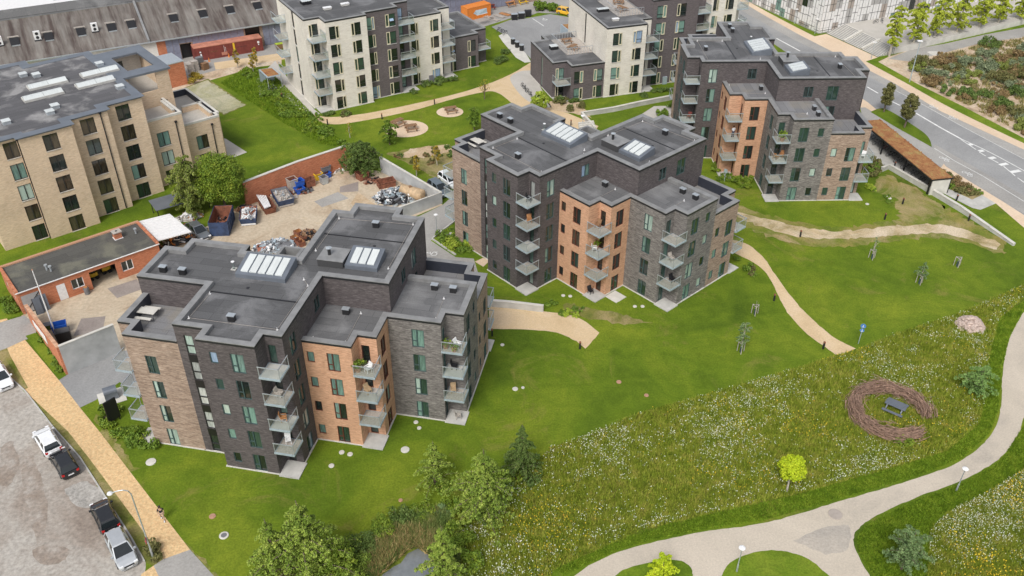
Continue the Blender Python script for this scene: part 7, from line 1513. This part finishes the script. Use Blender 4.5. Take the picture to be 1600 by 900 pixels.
# shrubs
rs = random.Random(88)
def patch(pts, n, lab, h, r, lf, size=.11, nl=420, seed=0, grp=None):
    rng = np.random.default_rng(seed)
    for i, p in enumerate(scatter(gp(pts), n, rng)): T('shrub', lab, 'shrub', 0, 0, rs.uniform(*h), rs.uniform(*r), 'bush', rs.choice(lf), nl, size, seed=seed*100+i, group=grp or lab, base=tuple(p), clumps=8)
patch([(150, 640), (170, 672), (190, 690), (225, 700), (200, 650), (160, 628)], 10, 'green shrub in the bed around the black notice board', (.6, 1.1), (.6, 1.0), ('leaf_green', 'leaf_shrub'), seed=1)
patch([(185, 690), (225, 702), (258, 700), (245, 692), (200, 668)], 6, 'green shrub along the brown wing of the nearest block', (.5, 1.0), (.6, 1.0), ('leaf_green', 'leaf_shrub'), seed=2)
patch([(232, 850), (243, 872), (250, 874), (246, 850)], 3, 'low shrub around the foot of the curved street lamp', (.6, 1.0), (.6, .9), ('leaf_shrub', 'leaf_olive'), seed=3)
patch([(680, 372), (708, 352), (728, 370), (742, 400), (715, 396)], 12, 'bright green shrub in the kerbed bed left of the middle block', (.5, .9), (.6, 1.0), ('leaf_fresh', 'leaf_shrub'), seed=4)
patch([(1105, 262), (1130, 255), (1180, 278), (1172, 296), (1128, 292)], 13, 'low spreading shrub between the middle and the rear block', (.5, .9), (.8, 1.3), ('leaf_shrub', 'leaf_green'), seed=5)
patch([(1149, 405), (1162, 402), (1180, 420), (1184, 434), (1168, 428)], 8, 'small mound shrub at the start of the right tan path', (.4, .7), (.35, .6), ('leaf_olive', 'leaf_shrub'), nl=250, seed=6)
patch([(1462, 284), (1478, 272), (1530, 303), (1518, 310)], 18, 'rusty green shrub in the bed at the end of the bike shelter', (.5, .9), (.6, .9), ('leaf_rust', 'leaf_olive', 'leaf_shrub'), seed=7)
patch([(1362, 238), (1372, 236), (1378, 262), (1366, 285), (1354, 270)], 12, 'yellow-green shrub beside the right end of the rear block', (.5, .9), (.6, 1.0), ('leaf_shrub', 'leaf_olive'), seed=8)
patch([(1352, 285), (1372, 300), (1392, 312), (1385, 318), (1352, 295)], 7, 'low yellow-green shrub along the edge of the brown patch', (.3, .5), (.6, .9), ('leaf_fresh', 'leaf_shrub'), seed=9)
patch([(862, 158), (885, 156), (915, 158), (903, 175), (880, 172)], 12, 'dark shrub in the bed in front of the low charcoal wing', (.6, 1.1), (.5, .9), ('leaf_dark', 'leaf_olive'), seed=10)
patch([(1003, 150), (1050, 132), (1052, 140), (1008, 155)], 6, 'dark shrub at the foot of the white block', (.6, .9), (.6, .9), ('leaf_dark',), seed=11)
patch([(1028, 172), (1050, 165), (1052, 182), (1030, 186)], 6, 'green shrub at the left foot of the rear block', (.7, 1.0), (.7, 1.0), ('leaf_shrub',), seed=12)
patch([(508, 180), (545, 172), (550, 181), (515, 186)], 8, 'dark shrub at the corner of the long white row', (.5, .9), (.6, .9), ('leaf_dark', 'leaf_olive'), seed=13)
patch([(632, 148), (665, 128), (712, 118), (712, 126), (660, 140), (640, 152)], 10, 'dark shrub along the front of the long white row', (.6, 1.1), (.6, 1.0), ('leaf_dark',), seed=14)
patch([(770, 85), (796, 80), (795, 96), (775, 100)], 6, 'dark shrub below the outdoor stairs of the two-storey end', (.6, 1.2), (.8, 1.2), ('leaf_dark',), seed=15)
patch([(612, 245), (650, 238), (705, 228), (708, 246), (680, 256), (640, 256)], 18, 'small dry shrub in the garden bed above the parked cars', (.3, .7), (.35, .7), ('leaf_olive', 'leaf_rust', 'leaf_dark'), nl=260, seed=16)
patch([(390, 108), (420, 125), (455, 160), (500, 190), (540, 225), (515, 225), (470, 200), (430, 165), (385, 125)], 36, 'rough green scrub shrub on the slope below the long white row', (.35, .9), (.8, 1.7), ('leaf_green', 'leaf_shrub', 'leaf_shrub'), .14, 520, seed=17)
patch([(297, 118), (318, 120), (316, 132), (296, 130)], 4, 'yellowish shrub among the pallet stacks', (1.0, 1.6), (.7, 1.0), ('leaf_autumn',), seed=18)
patch([(820, 15), (868, 6), (875, 16), (830, 27)], 10, 'green shrub behind the black waste bins at the top', (.9, 2.2), (.8, 1.4), ('leaf_shrub', 'leaf_green'), .16, seed=19)
patch([(66, 530), (75, 528), (100, 570), (95, 585)], 8, 'low green shrub in the strip outside the short brick wall', (.4, .7), (.5, .8), ('leaf_shrub',), seed=20)
patch([(0, 462), (12, 465), (30, 492), (5, 490)], 5, 'low green shrub beside the end wall of the workshop', (.5, .9), (.5, .8), ('leaf_shrub',), seed=21)
patch([(845, 470), (900, 478), (935, 495), (870, 493)], 10, 'low weedy shrub above the lower tan path', (.2, .45), (.4, .8), ('leaf_fresh', 'leaf_shrub'), nl=240, seed=22)
patch([(690, 760), (740, 790), (800, 740), (860, 715), (850, 760), (780, 800), (740, 870), (700, 850)], 16, 'rough green shrub between the willows and the flower meadow', (.4, 1.0), (.6, 1.3), ('leaf_green', 'leaf_shrub', 'leaf_dark'), seed=23)
# blades, flowers, reeds: one object each
MDp = gp(MD); MD2p = gp(MD2)
blades('meadow_grass', MDp, 150000, .34, .05, 'blade_meadow', 1); blades('meadow_grass', MD2p, 45000, .34, .045, 'blade_meadow', 2)
blades('golden_reeds', gp([(600, 838), (640, 830), (672, 838), (690, 862), (668, 868), (652, 855), (634, 862), (606, 888), (588, 903), (570, 890)]), 5000, .8, .05, 'reed_gold', 8, lean=.8)
blades('reeds', gp([(540, 905), (560, 860), (600, 835), (640, 812), (690, 800), (715, 830), (722, 870), (706, 900), (690, 882), (668, 866), (652, 855), (634, 862), (606, 888), (588, 903)]), 26000, .75, .045, 'blade_reed', 3, lean=.6)
blades('rough_grass', gp([(700, 895), (725, 870), (718, 830), (690, 798), (730, 795), (740, 860), (735, 930), (700, 930)]), 9000, .4, .05, 'blade_meadow', 4)
blades('rough_grass', gp([(385, 105), (430, 120), (500, 190), (545, 230), (500, 225), (440, 190), (345, 130)]), 20000, .28, .07, 'blade_grass', 5)
VG = PL[2:-1]
blades('verge_grass', gp([(870, 888), (930, 862), (1000, 830), (1100, 806), (1250, 772), (1400, 730), (1480, 705), (1530, 662), (1540, 620), (1545, 560), (1560, 500), (1600, 470), (1600, 485), (1577, 528), (1565, 580), (1560, 640), (1546, 678), (1503, 716), (1438, 742), (1300, 783), (1200, 812), (1100, 827), (1040, 839), (980, 854), (920, 880), (880, 900)]), 42000, .13, .05, 'blade_grass', 6)
blades('verge_grass', gp([(1448, 905), (1452, 830), (1480, 802), (1540, 772), (1600, 735), (1600, 665), (1562, 722), (1504, 756), (1432, 782), (1374, 810), (1350, 824), (1338, 842), (1342, 862), (1366, 905)]), 36000, .16, .05, 'blade_grass', 7)
def flowers(name, poly, n, size, mat, seed, th, z=(.22, .5), f=.16):
    rng = np.random.default_rng(seed); p = scatter(poly, n, rng)
    kk = np.array([mnoise.noise(Vector((a*f, b*f, seed)))+.55*mnoise.noise(Vector((a*.7, b*.7, seed+5))) for a, b in p]); p = p[kk+rng.normal(size=n)*.22 > th]; n = len(p)
    c = np.column_stack([p, rng.uniform(*z, n)]); nr = rng.normal(size=(n, 3))*.35+np.array([0, -.25, 1.]); nr /= np.linalg.norm(nr, axis=1)[:, None]
    u = np.cross(nr, rng.normal(size=(n, 3))); u /= np.linalg.norm(u, axis=1)[:, None]; w = np.cross(nr, u); s = size*(.5+rng.random(n))[:, None]
    K = 5; V_ = np.stack([c+(u*math.cos(2*PI*k/K)+w*math.sin(2*PI*k/K))*s for k in range(K)], 1).reshape(-1, 3)
    return tag(raw_mesh(name, V_, np.arange(K*n).reshape(n, K), mat), kind='stuff')
flowers('white_flowers', MDp, 32000, .038, 'petal_white', 11, .16, f=.1); flowers('yellow_flowers', MDp, 15000, .042, 'petal_yellow', 12, .52)
flowers('white_flowers', MD2p, 7000, .034, 'petal_white', 13, .14, f=.1); flowers('yellow_flowers', MD2p, 4000, .05, 'petal_yellow', 14, .35)
flowers('white_flowers', gp([(700, 900), (735, 800), (780, 765), (840, 740), (850, 900)]), 2600, .045, 'petal_white', 15, .35)

# ------------------------------------------------------------------ a label of its own for each shrub: its place in its row, counted from the left as the camera sees it
ONES = ['', 'first', 'second', 'third', 'fourth', 'fifth', 'sixth', 'seventh', 'eighth', 'ninth', 'tenth', 'eleventh', 'twelfth', 'thirteenth', 'fourteenth', 'fifteenth', 'sixteenth', 'seventeenth', 'eighteenth', 'nineteenth']
TENS = {20: ('twentieth', 'twenty'), 30: ('thirtieth', 'thirty'), 40: ('fortieth', 'forty'), 50: ('fiftieth', 'fifty')}
def ordinal(k):
    if k < 20: return ONES[k]
    t = k//10*10; return TENS[t][0] if k == t else TENS[t][1]+'-'+ONES[k-t]
by = {}
for o in col.objects:
    if o.parent is None and o.name.startswith('shrub') and o.get('group'): by.setdefault(o['label'], []).append(o)
for lb, L in by.items():
    if len(L) < 2: continue
    def sx_(o):
        v_ = VIEW @ (np.array(o.location)-np.array([0, 0, CAM_H])); return v_[0]/v_[2]
    L.sort(key=sx_); words = lb.split()
    short = ' '.join(words[:11])
    for k, o in enumerate(L): o['label'] = short+', '+('leftmost' if k == 0 else 'rightmost' if k == len(L)-1 else ordinal(k+1)+' from the left')
